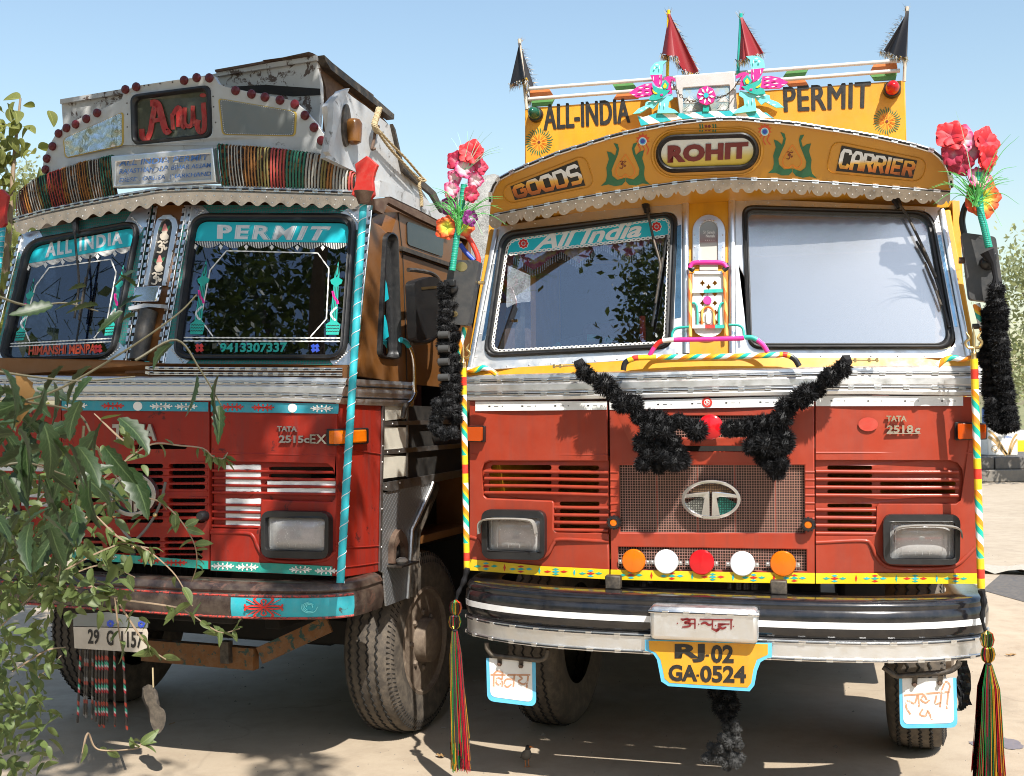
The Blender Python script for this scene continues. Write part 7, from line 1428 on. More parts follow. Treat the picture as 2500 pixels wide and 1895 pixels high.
# --- bumper, plate, beam
SBL = lambda X: -0.14 + 0.20 * (abs(X) / 1.15) ** 4
bpl = bumper_path(SBL); bpl = [Vector((p.x * 1.03, p.y)) for p in bpl]
mb = MB(); sweep(mb, bpl, [(-0.14, 0.962), (-0.03, 0.968), (0.0, 0.955), (0.012, 0.93), (0.004, 0.915), (0.016, 0.90), (0.018, 0.845), (0.006, 0.80), (-0.03, 0.79)]); bl = mb.build('bumper', M['bump_old'], TL, smooth=50)
BM = lambda u, v, l: LF.at(u, v, lambda X, Z: SBL(X / 1.03) - 0.026) - Vector((0, l, 0))
ptc = [q for q in bpl if 0.66 < q.x < 1.19 and q.y < .16]; mb = MB(); sweep(mb, ptc, [(0.0185, 0.898), (0.0205, 0.87), (0.0208, 0.845), (0.0145, 0.822), (0.0105, 0.808)]); cp = mb.build('painted_patch', M['cyanworn'] if 'cyanworn' in M else M.setdefault('cyanworn', paint('chipped_turquoise', (0.02, 0.36, 0.43), 0.42, 0.15, 8, wear=(0.05, 0.06, 0.06), wearamt=0.64)), bl)
mb = MB(); c = B6(485, 295)
for s1 in (-1, 1):
    for s2 in (-1, 1):
        for L, w_ in (([(0, 0), (14, 10), (24, 20), (18, 22)], 4), ([(4, 2), (28, 4), (44, 2), (46, 8)], 4), ([(2, 6), (6, 16), (0, 20)], 3), ([(20, 8), (34, 16), (42, 20)], 2)): mb.ribbon(spl([(c[0] + s1 * a, c[1] + s2 * b) for a, b in L], 4), w_, BM, 0.002, 0.0045)
mb.build('painted_scroll', M['redp'], cp); mb = MB(); c = B6(860, 290)
for k2 in range(4): mb.ribbon(spl([(c[0] + math.cos(a) * (20 - 4 * k2), c[1] + math.sin(a) * (15 - 3 * k2)) for a in [k2 + j * .9 for j in range(5)]], 4), 1.6, BM, 0.002, 0.004)
mb.build('faint_rose', M['lightcyan'], cp)
for z_, o_ in ((0.905, 0.012), (0.805, 0.010)):
    mb = MB(); kk = len(bpl); P = []
    for i in range(12, kk - 8): t = (bpl[min(i + 1, kk - 1)] - bpl[i - 1]).normalized(); P.append(Vector((bpl[i].x + t.y * o_, bpl[i].y - t.x * o_, z_)))
    mb.tube(P, 0.006, 6); mb.build('red_piping', M['redworn'] if 'redworn' in M else M.setdefault('redworn', paint('worn_red_piping', (0.40, 0.03, 0.02), 0.5, 0.3, 30, wear=(0.05, 0.04, 0.035), wearamt=0.5)), bl)
YPL = -0.20; plq = [B5(600, 455), B5(1195, 470), B5(1206, 505), B5(1196, 648), B5(1160, 666), B5(610, 630)]; pn = ppoly(LF, 'number_plate', TL, plq, YPL, M['creampaint'], -0.006, 0.0); mp_ = mapper(LF, YPL); mb = MB()
for tx, x0, x1, y0, y1 in (('29', 722, 815, 470, 595), ('G', 875, 932, 480, 605), ('1157', 995, 1172, 490, 625)): put_text(mb, tx, [B5(x0, y0), B5(x1, y0 + 6), B5(x1, y1 + 4), B5(x0, y1)], mp_, 0.003, 0.03)
mb.build('plate_lettering', M['letter_black'], pn); ppoly(LF, 'plate_header', pn, [B5(600, 352), B5(880, 335), B5(1180, 390), B5(1208, 415), B5(1205, 462), B5(600, 448)], YPL, M['greyplate'], -0.006, 0.0)
for cx, cy in ((905, 428), (1160, 432)):
    mb = MB(); c = B5(cx, cy)
    for j in range(7): a = j * .9; mb.prism(ell(c[0] + math.cos(a) * 6, c[1] + math.sin(a) * 6, 3.2, 3.2, 8), mp_, 0, 0.003)
    mb.build('painted_flower', M['blue'], pn)
M['beam'] = paint('flowered_orange_beam', (0.17, 0.065, 0.012), 0.6, 0.35, 8, wear=(0.02, 0.06, 0.05), wearamt=0.56)
k = MB(); k.bar(LF.at(*B5(1180, 640), 0.3), LF.at(*B6(420, 715), 0.3), 0.11, 0.05, (0, 1, 0)); k.build('tow_beam', M['beam'], TL); k = MB(); k.bar(LF.at(*B6(455, 690), 0.3), LF.at(*B6(1020, 430), 0.45), 0.085, 0.05, (0, 1, 0)); k.build('diagonal_stay', M['beam'], TL); k = MB(); k.bar(LF.at(*B6(175, 570), 0.26), LF.at(*B6(180, 750), 0.26), 0.05, 0.04, (0, 1, 0)); k.build('beam_post', M['iron'], TL)
# --- corner poles with red finials
def blue_pole(top, bot, Yt, Yb, fin):
    a = LF.at(*top, Yt); b = LF.at(*bot, Yb); n = 30; k = MB(); k.tube([a.lerp(b, i / n) for i in range(n + 1)], 0.0178, 14); o = k.build('corner_pole', M['cyan'], TL)
    h = MB(); d = (b - a); L_ = d.length; Rm = rot_to(d); m = 26 * 10; h.tube([a + d * (i / m) + Rm @ Vector((math.cos(i * .628) * .0185, math.sin(i * .628) * .0185, 0)) for i in range(m + 1)], 0.0022, 4); h.build('wound_wire', M['lettersilver'], o)
    if fin: ppoly(LF, 'red_finial', o, fin, Yt - 0.01, M['finial'] if 'finial' in M else M.setdefault('finial', paint('chipped_red_finial', (0.48, 0.02, 0.014), 0.5, 0.2, 10, wear=(0.09, 0.05, 0.04), wearamt=0.63)), -0.012, 0.012, bevel=0.004)
    return o
bpo = blue_pole(A6(1437, 140), B6(1110, 95), 0.12, -0.16, [A2(*p) for p in [(1172, 830), (1250, 895), (1228, 950), (1215, 1010), (1226, 1112), (1180, 1162), (1110, 1140), (1060, 1110), (1085, 1050), (1096, 975), (1088, 890)]])
k = MB(); k.tube([LF.at(*A2(1150, 1085), 0.10), LF.at(*A2(1145, 1175), 0.10)], [0.05, 0.026], 12); k.build('finial_socket', M['rust'], bpo)
blue_pole(Z6(22, 1180), (-30, 900), 0.35, 0.1, [Z6(*p) for p in [(22, 878), (76, 932), (48, 1080), (54, 1165), (8, 1215), (-50, 1180), (-30, 1050), (-45, 930)]])
# ================================================================== hung and tied-on things
def pom_mesh(name, r, n, seed, droop=0.0, mat='yarn', wd=0.0035, core=0.55):
    rnd = random.Random(seed); mb = MB(); mb.ball((0, 0, 0), r * core, 8, 6)
    for i in range(n):
        z = 1 - 2 * (i + .5) / n; a = i * 2.39996 + rnd.uniform(-.2, .2); s = math.sqrt(1 - z * z); d = Vector((s * math.cos(a), s * math.sin(a), z)); d = (d + Vector((rnd.uniform(-.2, .2), rnd.uniform(-.2, .2), rnd.uniform(-.2, .2) - droop * (0.5 + .5 * s)))).normalized()
        t = d.cross(Vector((rnd.uniform(-1, 1), rnd.uniform(-1, 1), rnd.uniform(-1, 1)))).normalized() * wd; L_ = r * rnd.uniform(.8, 1.12); b = d * r * .25; m_ = d * L_ * .8
        mb.add([b + t, b - t, m_ - t * .9, m_ + t * .9, d * L_ + Vector((0, 0, -droop * r * .12))], [(0, 1, 2, 3), (3, 2, 4)])
    o = mb.build(name, M[mat], None, smooth=0, fix=False); me = o.data; bpy.data.objects.remove(o); return me
POM = [pom_mesh('pom', 0.05, 950, s, 0.12, wd=.0016, core=.7) for s in (1, 2, 3)]
TUFT = [pom_mesh('tuft', 0.05, 1000, s, 0.5, wd=.0016, core=.72) for s in (4, 5, 6)]
PGREY = [pom_mesh('grey_pom', 0.03, 420, s, 0.25, 'yarn_grey', .0013, .7) for s in (7, 8)]
def add_pom(root, P, sc, lib, nm='pom', sq=1.0):
    o = link(nm, random.choice(lib), root); o.location = Vector(P) - root.location; o.scale = (sc, sc, sc * sq); o.rotation_euler = (random.uniform(-.4, .4), random.uniform(-.4, .4), random.uniform(0, 6)); return o
random.seed(21)
RW = lambda u, v, Y: RF.wld(RF.at(u, v, Y))
# V-shaped garland on the front of the right truck
g = thing('pom_pom_garland', 'black pom-pom garland strung in a V across the red bonnet', 'garland', RW(1735, 1040, -0.17))
for P, n in (([(1432, 905), (1470, 938), (1520, 975), (1562, 1008)], 7), ([(2052, 893), (2010, 930), (1955, 975), (1905, 1015)], 7), ([(1570, 1020), (1620, 1030), (1660, 1032), (1700, 1045)], 6), ([(1890, 1025), (1850, 1040), (1800, 1045), (1770, 1045)], 6)):
    for q in resample(P, n): add_pom(g, RW(q[0] + random.uniform(-9, 9), q[1] + random.uniform(-8, 8), -0.165 + random.uniform(-.02, .02)), random.uniform(.75, 1.15), POM)
for cx, pts in ((0, [(1585, 1050), (1625, 1055), (1570, 1080), (1610, 1085), (1645, 1082), (1580, 1110), (1620, 1112), (1655, 1108), (1570, 1132), (1608, 1138), (1645, 1130), (1662, 1122)]), (1, [(1890, 1055), (1850, 1062), (1915, 1070), (1870, 1085), (1835, 1090), (1900, 1100), (1865, 1115), (1908, 1128), (1880, 1135), (1895, 1148), (1915, 1085)])):
    for x, y in pts: add_pom(g, RW(x, y, -0.19 + random.uniform(-.03, .03)), random.uniform(.8, 1.1), POM)
for a, b in (([(1404, 892), (1415, 888), (1432, 905)], 1), ([(2078, 876), (2066, 880), (2052, 895)], 1)):
    k = MB(); k.tube([RW(*p, -0.12) - g.location for p in a], [0.018, 0.028, 0.016], 8); k.build('cloth_knot', M['cloth_black'], g)
k = MB(); p = RF.at(1737, 1042, S0) + Vector((0, -0.04, 0)); k.lathe([(0.055, 0), (0.055, .012), (0.045, .02), (0.001, .026)], p, (0, -1, 0), 28); o = k.build('reflector', M['redlens'], TR)
# hanging garlands beside the mirrors
def hanging(label, strands, Y, top, rsc=0.92):
    g = thing('hanging_garland', label, 'garland', RW(*top, Y))
    for P, n, dy in strands:
        for i, q in enumerate(resample(P, n)): add_pom(g, RW(q[0] + random.uniform(-3, 3), q[1], Y + dy), rsc * random.uniform(.9, 1.1), TUFT, 'tuft', 0.85)
    return g
gr = hanging('thick black yarn garland hanging from the right-hand mirror', [([Z8(380, 890), Z8(378, 960)], 2, -.02), ([Z8(400, 1000), Z8(402, 1200), Z8(415, 1300), Z8(430, 1400), Z8(455, 1580)], 15, -0.02), ([Z8(345, 1010), Z8(345, 1250), Z8(355, 1440)], 12, 0.05), ([Z8(365, 1470), Z8(370, 1560), Z8(400, 1590), Z8(430, 1590)], 6, 0.0)], -0.1, Z8(375, 800), 0.86)
k = MB(); k.tube([RW(*Z8(*q), -0.12) - gr.location for q in ((335, 700), (365, 760), (378, 830), (380, 880))], [0.03, 0.012, 0.010, 0.018], 8); k.build('cloth_tie', M['cloth_black'], gr)
gl = hanging('black yarn garland with grey rings hanging between the trucks', [([(1082, 700), (1085, 760), (1084, 860), (1090, 940), (1095, 1000)], 15, -.02), ([(1108, 720), (1108, 900), (1110, 1020)], 12, .04), ([(1068, 985), (1062, 1040), (1085, 1062), (1105, 1055)], 6, -.03)], -0.2, (1085, 680), 0.74)
for y in (818, 852, 884, 922):
    k = MB(); k.tube([RW(1071, y, -.25) - gl.location, RW(1096, y - 1, -.25) - gl.location], 0.017, 10); k.build('grey_ring', M['yarn_grey'], gl)
gb = thing('pom_pom_bunch', 'bunch of charcoal pom-poms hanging under the front bumper', 'garland', RW(1765, 1700, -0.05))
for x, y in ((1779, 1760), (1795, 1765), (1776, 1775), (1798, 1782), (1781, 1790), (1762, 1800), (1798, 1805), (1780, 1815), (1736, 1822), (1757, 1825), (1783, 1820), (1805, 1818), (1730, 1845), (1722, 1852), (1758, 1852), (1790, 1845), (1808, 1850), (1775, 1868), (1748, 1850), (1795, 1862), (1770, 1840), (1745, 1835)): add_pom(gb, RW(x, y, -0.05 + random.uniform(-.03, .03)), random.uniform(.8, 1.05), PGREY)
k = MB(); k.tube([RW(1770, 1690, -.03) - gb.location, RW(1775, 1760, -.04) - gb.location], 0.012, 6); k.build('cord', M['cloth_black'], gb)
for x, y in ((1750, 1690), (1775, 1700), (1785, 1720), (1760, 1725), (1775, 1742)): add_pom(gb, RW(x, y, -0.02), .95, POM)
# long tinsel tassels
M['tin_r'] = metal('red_tinsel', (0.62, 0.03, 0.06), 0.22, 0, 0.1); M['tin_g'] = metal('green_tinsel', (0.02, 0.30, 0.09), 0.22, 0, 0.1); M['tin_y'] = metal('gold_tinsel', (0.75, 0.42, 0.05), 0.22, 0, 0.1); M['tin_d'] = plain('dark_tinsel', (0.02, 0.015, 0.015), 0.4); M['tin_s'] = metal('silver_tinsel', (0.8, 0.78, 0.7), 0.2, 0, 0.1)
TM = [M['tin_r'], M['tin_g'], M['tin_y'], M['tin_d'], M['tin_s']]
def tassel(label, knots, bottom, Y, hw0, hw1, n, order):
    root = thing('tinsel_tassel', label, 'tassel', RW(*knots[0], Y)); L0 = root.location
    for i, kp in enumerate(knots):
        mb = MB(); c = RW(*kp, Y) - L0
        for j in range(90):
            a = random.uniform(0, 6.28); mb.mat(order[j % len(order)]); d = Vector((math.cos(a), math.sin(a) * .6, 0)); r = 0.026
            q_ = random.uniform(.7, 1.2); mb.tube([c + Vector((0, 0, .036)) + d * .004, c + Vector((0, 0, .024)) + d * r * .8 * q_, c + d * r * q_, c + Vector((0, 0, -.022)) + d * r * .8 * q_, c + Vector((0, 0, -.038)) + d * .007], 0.0014, 3)
        mb.build('tinsel_knot', TM, root, smooth=0, fix=False)
        k = MB(); k.lathe([(.011, -.006), (.014, 0), (.011, .006)], c + Vector((0, 0, -.04)), (0, 0, 1), 10); k.build('thread_binding', M['cloth_black'], root)
    mb = MB(); a0 = RW(*knots[-1], Y) - L0 - Vector((0, 0, .04)); b0 = RW(*bottom, Y) - L0
    for j in range(n):
        u = random.uniform(-1, 1); w_ = random.uniform(-1, 1); mb.mat(order[min(len(order) - 1, int((u * .5 + .5 + random.uniform(-.22, .22)) * len(order)) % len(order))]); ln = random.uniform(.82, 1.06)
        A = a0 + Vector((u * .012, w_ * .01, 0)); B = a0.lerp(b0, ln) + Vector((u * hw1 + random.uniform(-.006, .006), w_ * hw1 * .7, 0)); C = a0.lerp(b0, .4) + Vector((u * hw0, w_ * hw0 * .8, 0))
        s1 = Vector((.0013, .0004, 0)); P = [A, a0.lerp(b0, .18) + Vector((u * hw0 * .85, w_ * hw0 * .7, 0)), C, C.lerp(B, .5), B]
        mb.add([q + s1 for q in P] + [q - s1 for q in P], [(i, i + 1, 6 + i, 5 + i) for i in range(4)])
    mb.build('strands', TM, root, smooth=0, fix=False, kind='stuff'); return root
tassel('red and green tinsel tassel hanging between the two trucks', [(1112, 1484), (1110, 1518), ], (1125, 1865), -0.14, 0.03, 0.042, 520, [2, 3, 1, 3, 0, 0, 3])
tassel('green and gold tinsel tassel at the right end of the bumper', [(2410, 1562), (2412, 1598)], (2414, 1935), -0.12, 0.042, 0.058, 900, [0, 1, 3, 1, 3, 2, 2, 3, 0])
for P, lb in ((((1141, 1388), (1132, 1420), (1118, 1450), (1112, 1478)), 'black cloth strip tying the tassel below the left striped pole'), (((2396, 1440), (2402, 1470), (2398, 1510), (2408, 1548)), 'black cloth strip tying the tassel below the right striped pole')):
    k = MB(); k.tube(spl([RW(*p, -0.11) for p in P], 5), [0.02, .021, .017, .014, .019, .02, .015, .011, .013, .016, .013, .010, .009, .010, .011, .009], 8, flat=.7); tag(k.build('cloth_strip', M['cloth_black'], None), lb, 'cloth strip')
k = MB()
for i in range(5): a = RW(*B8(1710 + i * 14, 690), -0.02); b = RW(*B8(1715 + i * 18, 1080 - i * 12), -0.02); k.grid(lambda s, t: a.lerp(b, t) + Vector(((s - .5) * .024 + .006 * math.sin(t * 9 + i), .008 * math.sin(t * 14 + i * 2), 0)), 1, 14)
tag(k.build('rag_strips', M['plasticbag'] if 'plasticbag' in M else M.setdefault('plasticbag', plain('black_plastic_film', (.015, .015, .016), .25)), None), 'torn black plastic strips hanging beside the right flap plate', 'plastic strips')
# flags on the roof board
def flag(label, mat, apex, bots, pole_b, polemat, tips=1):
    Y = YR - 0.03; root = thing('pennant_flag', label, 'flag', RW(*pole_b, Y), group='pennants on the roof board'); L0 = root.location
    A = RW(*apex, Y) - L0; k = MB(); k.tube([RW(*pole_b, Y) - L0, A + Vector((0, 0, .02))], 0.0075, 8); k.build('pole', M[polemat], root)
    B = [RW(u, v, Y + dy) - L0 for u, v, dy in bots]; n = 8; cl = MB(); m = 10; BB = [Vector(p) for p in spl(B, m)]
    cl.grid(lambda s, t: A + Vector((.006 * math.sin(s * 9), -.008, 0)) + (BB[round(s * (len(BB) - 1))] - A) * t + Vector((0, -.012 * math.sin(s * 14) * t, 0)), len(BB) - 1, n); c_ = cl.build('cloth', M[mat], root, smooth=60)
    fr = MB(); random.seed(len(label))
    edge = [(BB[i], Vector((0, 0, -1))) for i in range(len(BB))] + [(A.lerp(BB[-1], t / 24), (BB[-1] - BB[0]).normalized()) for t in range(3, 25)] + [(A, Vector((random.uniform(-1, 1), 0, 1))) for _ in range(4)]
    for p, d in edge:
        for q in range(5):
            fr.mat(random.choice((0, 0, 1, 2))); e = d * random.uniform(.014, .034) + Vector((random.uniform(-.014, .014), random.uniform(-.012, .012), random.uniform(-.012, .008))); s1 = Vector((.0017, .001, .001)); b = p + Vector((random.uniform(-.008, .008), 0, random.uniform(-.004, .008))); fr.add([b - s1, b + s1, b + e], [(0, 1, 2)])
    fr.build('tinsel_fringe', [M['tin_s'], M['tin_y'], M['tin_d']], c_, smooth=0, fix=False, kind='stuff')
M['flag_black'] = plain('black_flag_cloth', (0.012, 0.012, 0.016), 0.6); M['flag_red'] = plain('red_flag_cloth', (0.22, 0.010, 0.015), 0.6)
flag('black pennant above the green lamp at the left end of the roof board', 'flag_black', A3(372, 335), [(*A3(300, 655), .02), (*A3(345, 640), 0), (*A3(392, 622), -.05), (*A3(420, 610), -.05), (*A3(432, 700), 0), (*A3(445, 785), .03), (*A3(478, 665), .06)], A3(430, 845), 'creampaint')
flag('dark red pennant on a yellow stick, widest of the four flags', 'flag_red', A3(1525, 112), [(*A3(1472, 420), .02), (*A3(1505, 436), -.03), (*A3(1575, 440), -.05), (*A3(1592, 475), 0), (*A3(1640, 545), .03), (*A3(1700, 565), .05), (*A3(1748, 562), .06)], A3(1515, 600), 'bandyellow')
flag('narrow red pennant on a green stick right of the picture box', 'flag_red', A4(30, 140), [(*A4(-5, 468), .02), (*A4(45, 472), -.04), (*A4(90, 450), -.03), (*A4(150, 425), .02), (*A4(192, 420), .05)], A4(5, 570), 'teal')
flag('black pennant at the right end of the roof board', 'flag_black', A4(1310, 88), [(*A4(1305, 450), -.03), (*A4(1265, 445), -.05), (*A4(1205, 430), .0), (*A4(1160, 415), .03), (*A4(1112, 402), .05)], A4(1288, 630), 'creampaint')
# artificial flowers
def petalmat(name, stops):
    m, t, b = nt(name); uv = N(t, 'ShaderNodeUVMap'); sp = N(t, 'ShaderNodeSeparateXYZ'); t.links.new(uv.outputs[0], sp.inputs[0]); c = ramp(t, sp.outputs[1], stops)
    t.links.new(c, b.inputs['Base Color']); b.inputs['Roughness'].default_value = 0.6; b.inputs['Subsurface Weight'].default_value = 0.15; b.inputs['Subsurface Radius'].default_value = (.01, .004, .004); return m
PM = {'red': petalmat('red_petals', [(0, (.25, .01, .03)), (.4, (.50, .01, .02)), (1, (.62, .02, .025))]), 'crim': petalmat('crimson_petals', [(0, (.45, .2, .25)), (.35, (.40, .02, .07)), (1, (.36, .01, .035))]), 'pink': petalmat('pink_white_petals', [(0, (.7, .55, .55)), (.5, (.72, .42, .48)), (.85, (.62, .06, .2)), (1, (.55, .03, .15))]), 'purp': petalmat('purple_petals', [(0, (.6, .5, .6)), (.45, (.25, .03, .22)), (1, (.16, .012, .13))]), 'oran': petalmat('orange_yellow_petals', [(0, (.35, .5, .04)), (.4, (.62, .55, .04)), (.65, (.68, .16, .02)), (1, (.58, .03, .015))])}
def flower(root, P, r, kind, face, seed):
    rnd = random.Random(seed); mb = MB(); Rm = rot_to(face); n = 5
    for ly in range(2):
        for j in range(n):
            a = 2 * math.pi * (j + .5 * ly) / n + rnd.uniform(-.15, .15); cup = rnd.uniform(.12, .32) + .3 * ly; L_ = r * rnd.uniform(.9, 1.08) * (1 - .2 * ly)
            def pf(s, t, a=a, cup=cup, L_=L_):
                wv = (s - .5) * 2; w_ = L_ * .62 * math.sin(math.pi * min(1, .12 + t * .80)) ** .8; x = t * L_ * (1 - .10 * wv * wv) ; y = wv * w_; z = cup * L_ * (t ** 1.3) * (1 - .55 * t) * 1.2 - abs(wv) ** 2 * .12 * L_ + .05 * L_ * math.sin(wv * 5 + t * 4) * t
                return P - root.location + Rm @ Vector((x * math.cos(a) - y * math.sin(a), x * math.sin(a) + y * math.cos(a), z))
            mb.grid(pf, 6, 6)
    mb.build('flower', PM[kind], root, smooth=70, fix=False)
M['blade'] = plain('green_plastic_grass', (0.10, 0.42, 0.10), 0.45); M['blade_pale'] = plain('pale_plastic_grass', (0.35, 0.60, 0.42), 0.4); M['stemtape'] = paint('green_stem_tape', (0.01, 0.33, 0.20), 0.35, 0.1, 30)
def bouquet(label, fl, stem, blades, Y, C, sc):
    root = thing('flower_bunch', label, 'flowers', RW(*C(*stem[-1]), Y)); L0 = root.location
    for i, (x, y, r, kd, fx, fz) in enumerate(fl): flower(root, RW(*C(x, y), Y + (i % 3 - 1) * .02), r * sc, kd, Vector((fx, -1, fz)), i + int(x))
    k = MB(); P = [RW(*C(*p), Y) - L0 for p in stem]; P = spl(P, 8); k.tube(P, 0.0145, 10); st = k.build('stem', M['stemtape'], root)
    k = MB()
    for i in range(0, 30):
        t = i / 30; j = int(t * (len(P) - 1)); k.lathe([(.0150, -.002), (.0158, 0), (.0150, .002)], Vector(P[j]).lerp(Vector(P[min(j + 1, len(P) - 1)]), t * (len(P) - 1) - j), (.1, 0, 1), 10)
    k.build('tape_winding', M['teal'], st)
    k = MB()
    for (x0, y0, x1, y1, bend, mi) in blades:
        k.mat(mi); a = RW(*C(x0, y0), Y - .02) - L0; b = RW(*C(x1, y1), Y - .02 + random.uniform(-.08, .05)) - L0; m_ = a.lerp(b, .55) + Vector((0, 0, bend)); Q = [Vector(q) for q in spl([a, m_, b], 6)]; k.tube(Q, [.0022 * (1.15 - i / len(Q)) for i in range(len(Q))], 4)
    k.build('grass_blades', [M['blade'], M['blade_pale']], root); return root
random.seed(9)
bl = []
for i in range(34):
    a = R_(random.uniform(-165, 0)); l = random.uniform(150, 330); bl.append((240 + random.uniform(-15, 15), 880 + random.uniform(-200, 20), 260 + math.cos(a) * l * 1.1, 650 + math.sin(a) * l * .75 + 60, random.uniform(.0, .05), 0))
for x, y in ((180, 60), (235, 10), (320, 0), (375, -10), (455, 0), (525, 10), (620, 150), (600, 180), (590, 130)): bl.append((300 + random.uniform(-30, 30), 330, x, y, .02, 1))
for x, y in ((620, 560), (625, 580), (620, 668), (660, 805), (450, 890), (0, 690), (-10, 640), (20, 480)): bl.append((300, 720, x, y, .03, 0))
bouquet('artificial flower bunch with purple and orange blooms on the left mirror', [(350, 185, 100, 'red', -.1, .3), (215, 250, 75, 'crim', -.5, .1), (420, 300, 70, 'crim', .6, .1), (290, 320, 78, 'pink', 0, -.1), (210, 400, 65, 'pink', -.5, -.2), (385, 420, 70, 'pink', .4, -.4), (350, 540, 68, 'crim', .5, -.2), (190, 500, 70, 'pink', -.5, 0), (175, 640, 78, 'purp', -.4, -.1), (345, 740, 66, 'purp', .5, -.3), (145, 825, 92, 'oran', -.3, .0), (285, 815, 88, 'oran', .4, -.1)],
        [(290, 460), (262, 700), (232, 880), (210, 1040), (190, 1190)], bl, -0.22, Z5, 0.286 / 450)
bl = []
for i in range(30):
    a = R_(random.uniform(-190, 20)); l = random.uniform(90, 210); bl.append((270 + random.uniform(-10, 20), 420 + random.uniform(-40, 60), 265 + math.cos(a) * l, 310 + math.sin(a) * l * .55 + 20, random.uniform(.0, .04), 0))
for x, y in ((455, 100), (500, 110), (175, -20), (485, 265), (50, 370), (40, 380), (500, 460), (450, 330), (410, 570), (85, 290), (120, 480), (60, 460)): bl.append((280, 440, x, y, .04, 1 if y < 0 else 0))
bouquet('artificial red and orange flower bunch on the right mirror', [(150, 105, 78, 'red', -.4, .3), (205, 130, 66, 'pink', -.2, 0), (240, 190, 60, 'pink', .1, -.2), (165, 205, 62, 'crim', -.5, -.2), (200, 250, 60, 'crim', -.2, -.4), (330, 140, 76, 'red', .4, .2), (335, 220, 66, 'red', .5, -.2), (295, 330, 64, 'pink', .2, .3), (310, 425, 94, 'oran', .1, -.1)],
        [(290, 300), (300, 480), (322, 580), (345, 680)], bl, -0.12, Z8, 0.477 / 520)
# --- things on the left truck
LW = lambda u, v, X: LF.wld(LF.atX(u, v, X))
M['rope'] = paint('straw_rope', (0.42, 0.33, 0.19), 0.9, 0.2, 30)
rp = thing('tied_rope', 'twisted straw-coloured rope tied along the white side of the left truck', 'rope', LW(*A2(1250, 480), 1.12)); L0 = rp.location
for sh, (P, r) in enumerate((([(1255, 485), (1240, 540), (1222, 600), (1235, 640), (1250, 660)], .017), ([(1245, 650), (1330, 770), (1430, 880), (1545, 1005)], .009), ([(1250, 640), (1350, 750), (1450, 850), (1570, 990)], .008), ([(1545, 985), (1560, 1010), (1585, 1005), (1560, 990), (1545, 1040), (1560, 1130), (1562, 1190)], .010))):
    Q = [Vector(q) for q in spl([LW(*A2(*p), 1.13) - L0 for p in P], 16)]
    for ph in (0, 2.1, 4.2):
        k = MB(); k.tube([q + Vector((math.cos(i * .7 + ph), math.sin(i * .7 + ph), .3 * math.sin(i * .7 + ph))) * r * .5 for i, q in enumerate(Q)], r * .55, 6); k.build('rope_strand', M['rope'], rp)
m_, t_, b_ = nt('silver_grey_tarpaulin'); nz = noise(t_, 6, 6, .7); t_.links.new(ramp(t_, nz, [(.3, (.20, .195, .18)), (.7, (.42, .41, .38))]), b_.inputs['Base Color']); b_.inputs['Roughness'].default_value = .55; bump(t_, b_, noise(t_, 9, 6, .75), .9, .06); M['tarp'] = m_
from mathutils import noise as mno
tp = MB()
def tz(s, t):
    x = -1.15 + 2.42 * s; y = 1.95 + 4.8 * t; e = min(1, 6 * s, 6 * (1 - s), 7 * t + .05); n_ = mno.fractal(Vector((x * 1.6, y * 1.2, 3)), 1.0, 2.0, 4)
    return Vector((x + .05 * n_, y, 2.45 + .80 * math.sin(math.pi * min(1, max(0, e)) / 2) + .16 * n_))
tp.grid(tz, 34, 44); to = tp.build('tarpaulin', M['tarp'], None, smooth=60); to.location = LF.o; to.rotation_euler = (0, 0, LF.yaw); tag(to, 'crumpled silver-grey tarpaulin over the load of the left truck', 'tarpaulin')
# bead strings, shoe, necklace
LY = lambda u, v, Y: LF.wld(LF.at(u, v, Y))
M['beads'] = stripes('coloured_bead_bands', [((.02, .018, .018), .45), ((.30, .03, .015), .2), ((.03, .03, .03), .1), ((.02, .28, .18), .15), ((.4, .4, .38), .1), ((.35, .02, .03), .15)], 0.11, 0.25, .3); M['beads_dark'] = stripes('dark_bead_bands', [((.015, .015, .015), .6), ((.12, .12, .12), .2), ((.2, .03, .02), .2)], 0.09, .25, .3)
bs = thing('bead_strings', 'row of coloured bead strings hanging under the left number plate', 'bead strings', LY(*B5(820, 660), -0.18)); L0 = bs.location
for i, (x0, x1, y1) in enumerate(((660, 635, 1240), (700, 690, 1180), (720, 705, 1200), (760, 755, 1210), (790, 785, 1230), (815, 815, 1270), (840, 838, 1260), (868, 850, 1280), (880, 875, 1230), (935, 942, 1270), (1005, 1040, 1300))):
    a = LY(*B5(x0, 640), -.19) - L0; b = LY(*B5(x1, y1), -.19) - L0; k = MB(); P = [a.lerp(b, t / 22) for t in range(23)]; k.tube(P, [.0065 if t % 2 else .0052 for t in range(23)], 8); k.build('bead_string', M['beads'] if i in (0, 4, 5, 6, 7, 8, 9, 10) else M['beads_dark'], bs)
sh = thing('hanging_shoe', 'worn old shoe hanging toe down under the left bumper', 'shoe', LY(*B5(1260, 1130), -.1)); L0 = sh.location; mS = lambda u, v, l: LY(u, v, -.1 - l) - L0
k = MB(); k.prism(spl([B5(*p) for p in [(1175, 1000), (1190, 940), (1225, 928), (1255, 960), (1290, 1090), (1340, 1130), (1358, 1190), (1345, 1270), (1300, 1330), (1258, 1300), (1230, 1230), (1222, 1130), (1195, 1080)]], 4, True), mS, 0.03, 0.05); k.build('sole', M['shoesole'] if 'shoesole' in M else M.setdefault('shoesole', paint('dusty_sole', (.08, .065, .05), .9, .5, 12)), sh, bevel=.006)
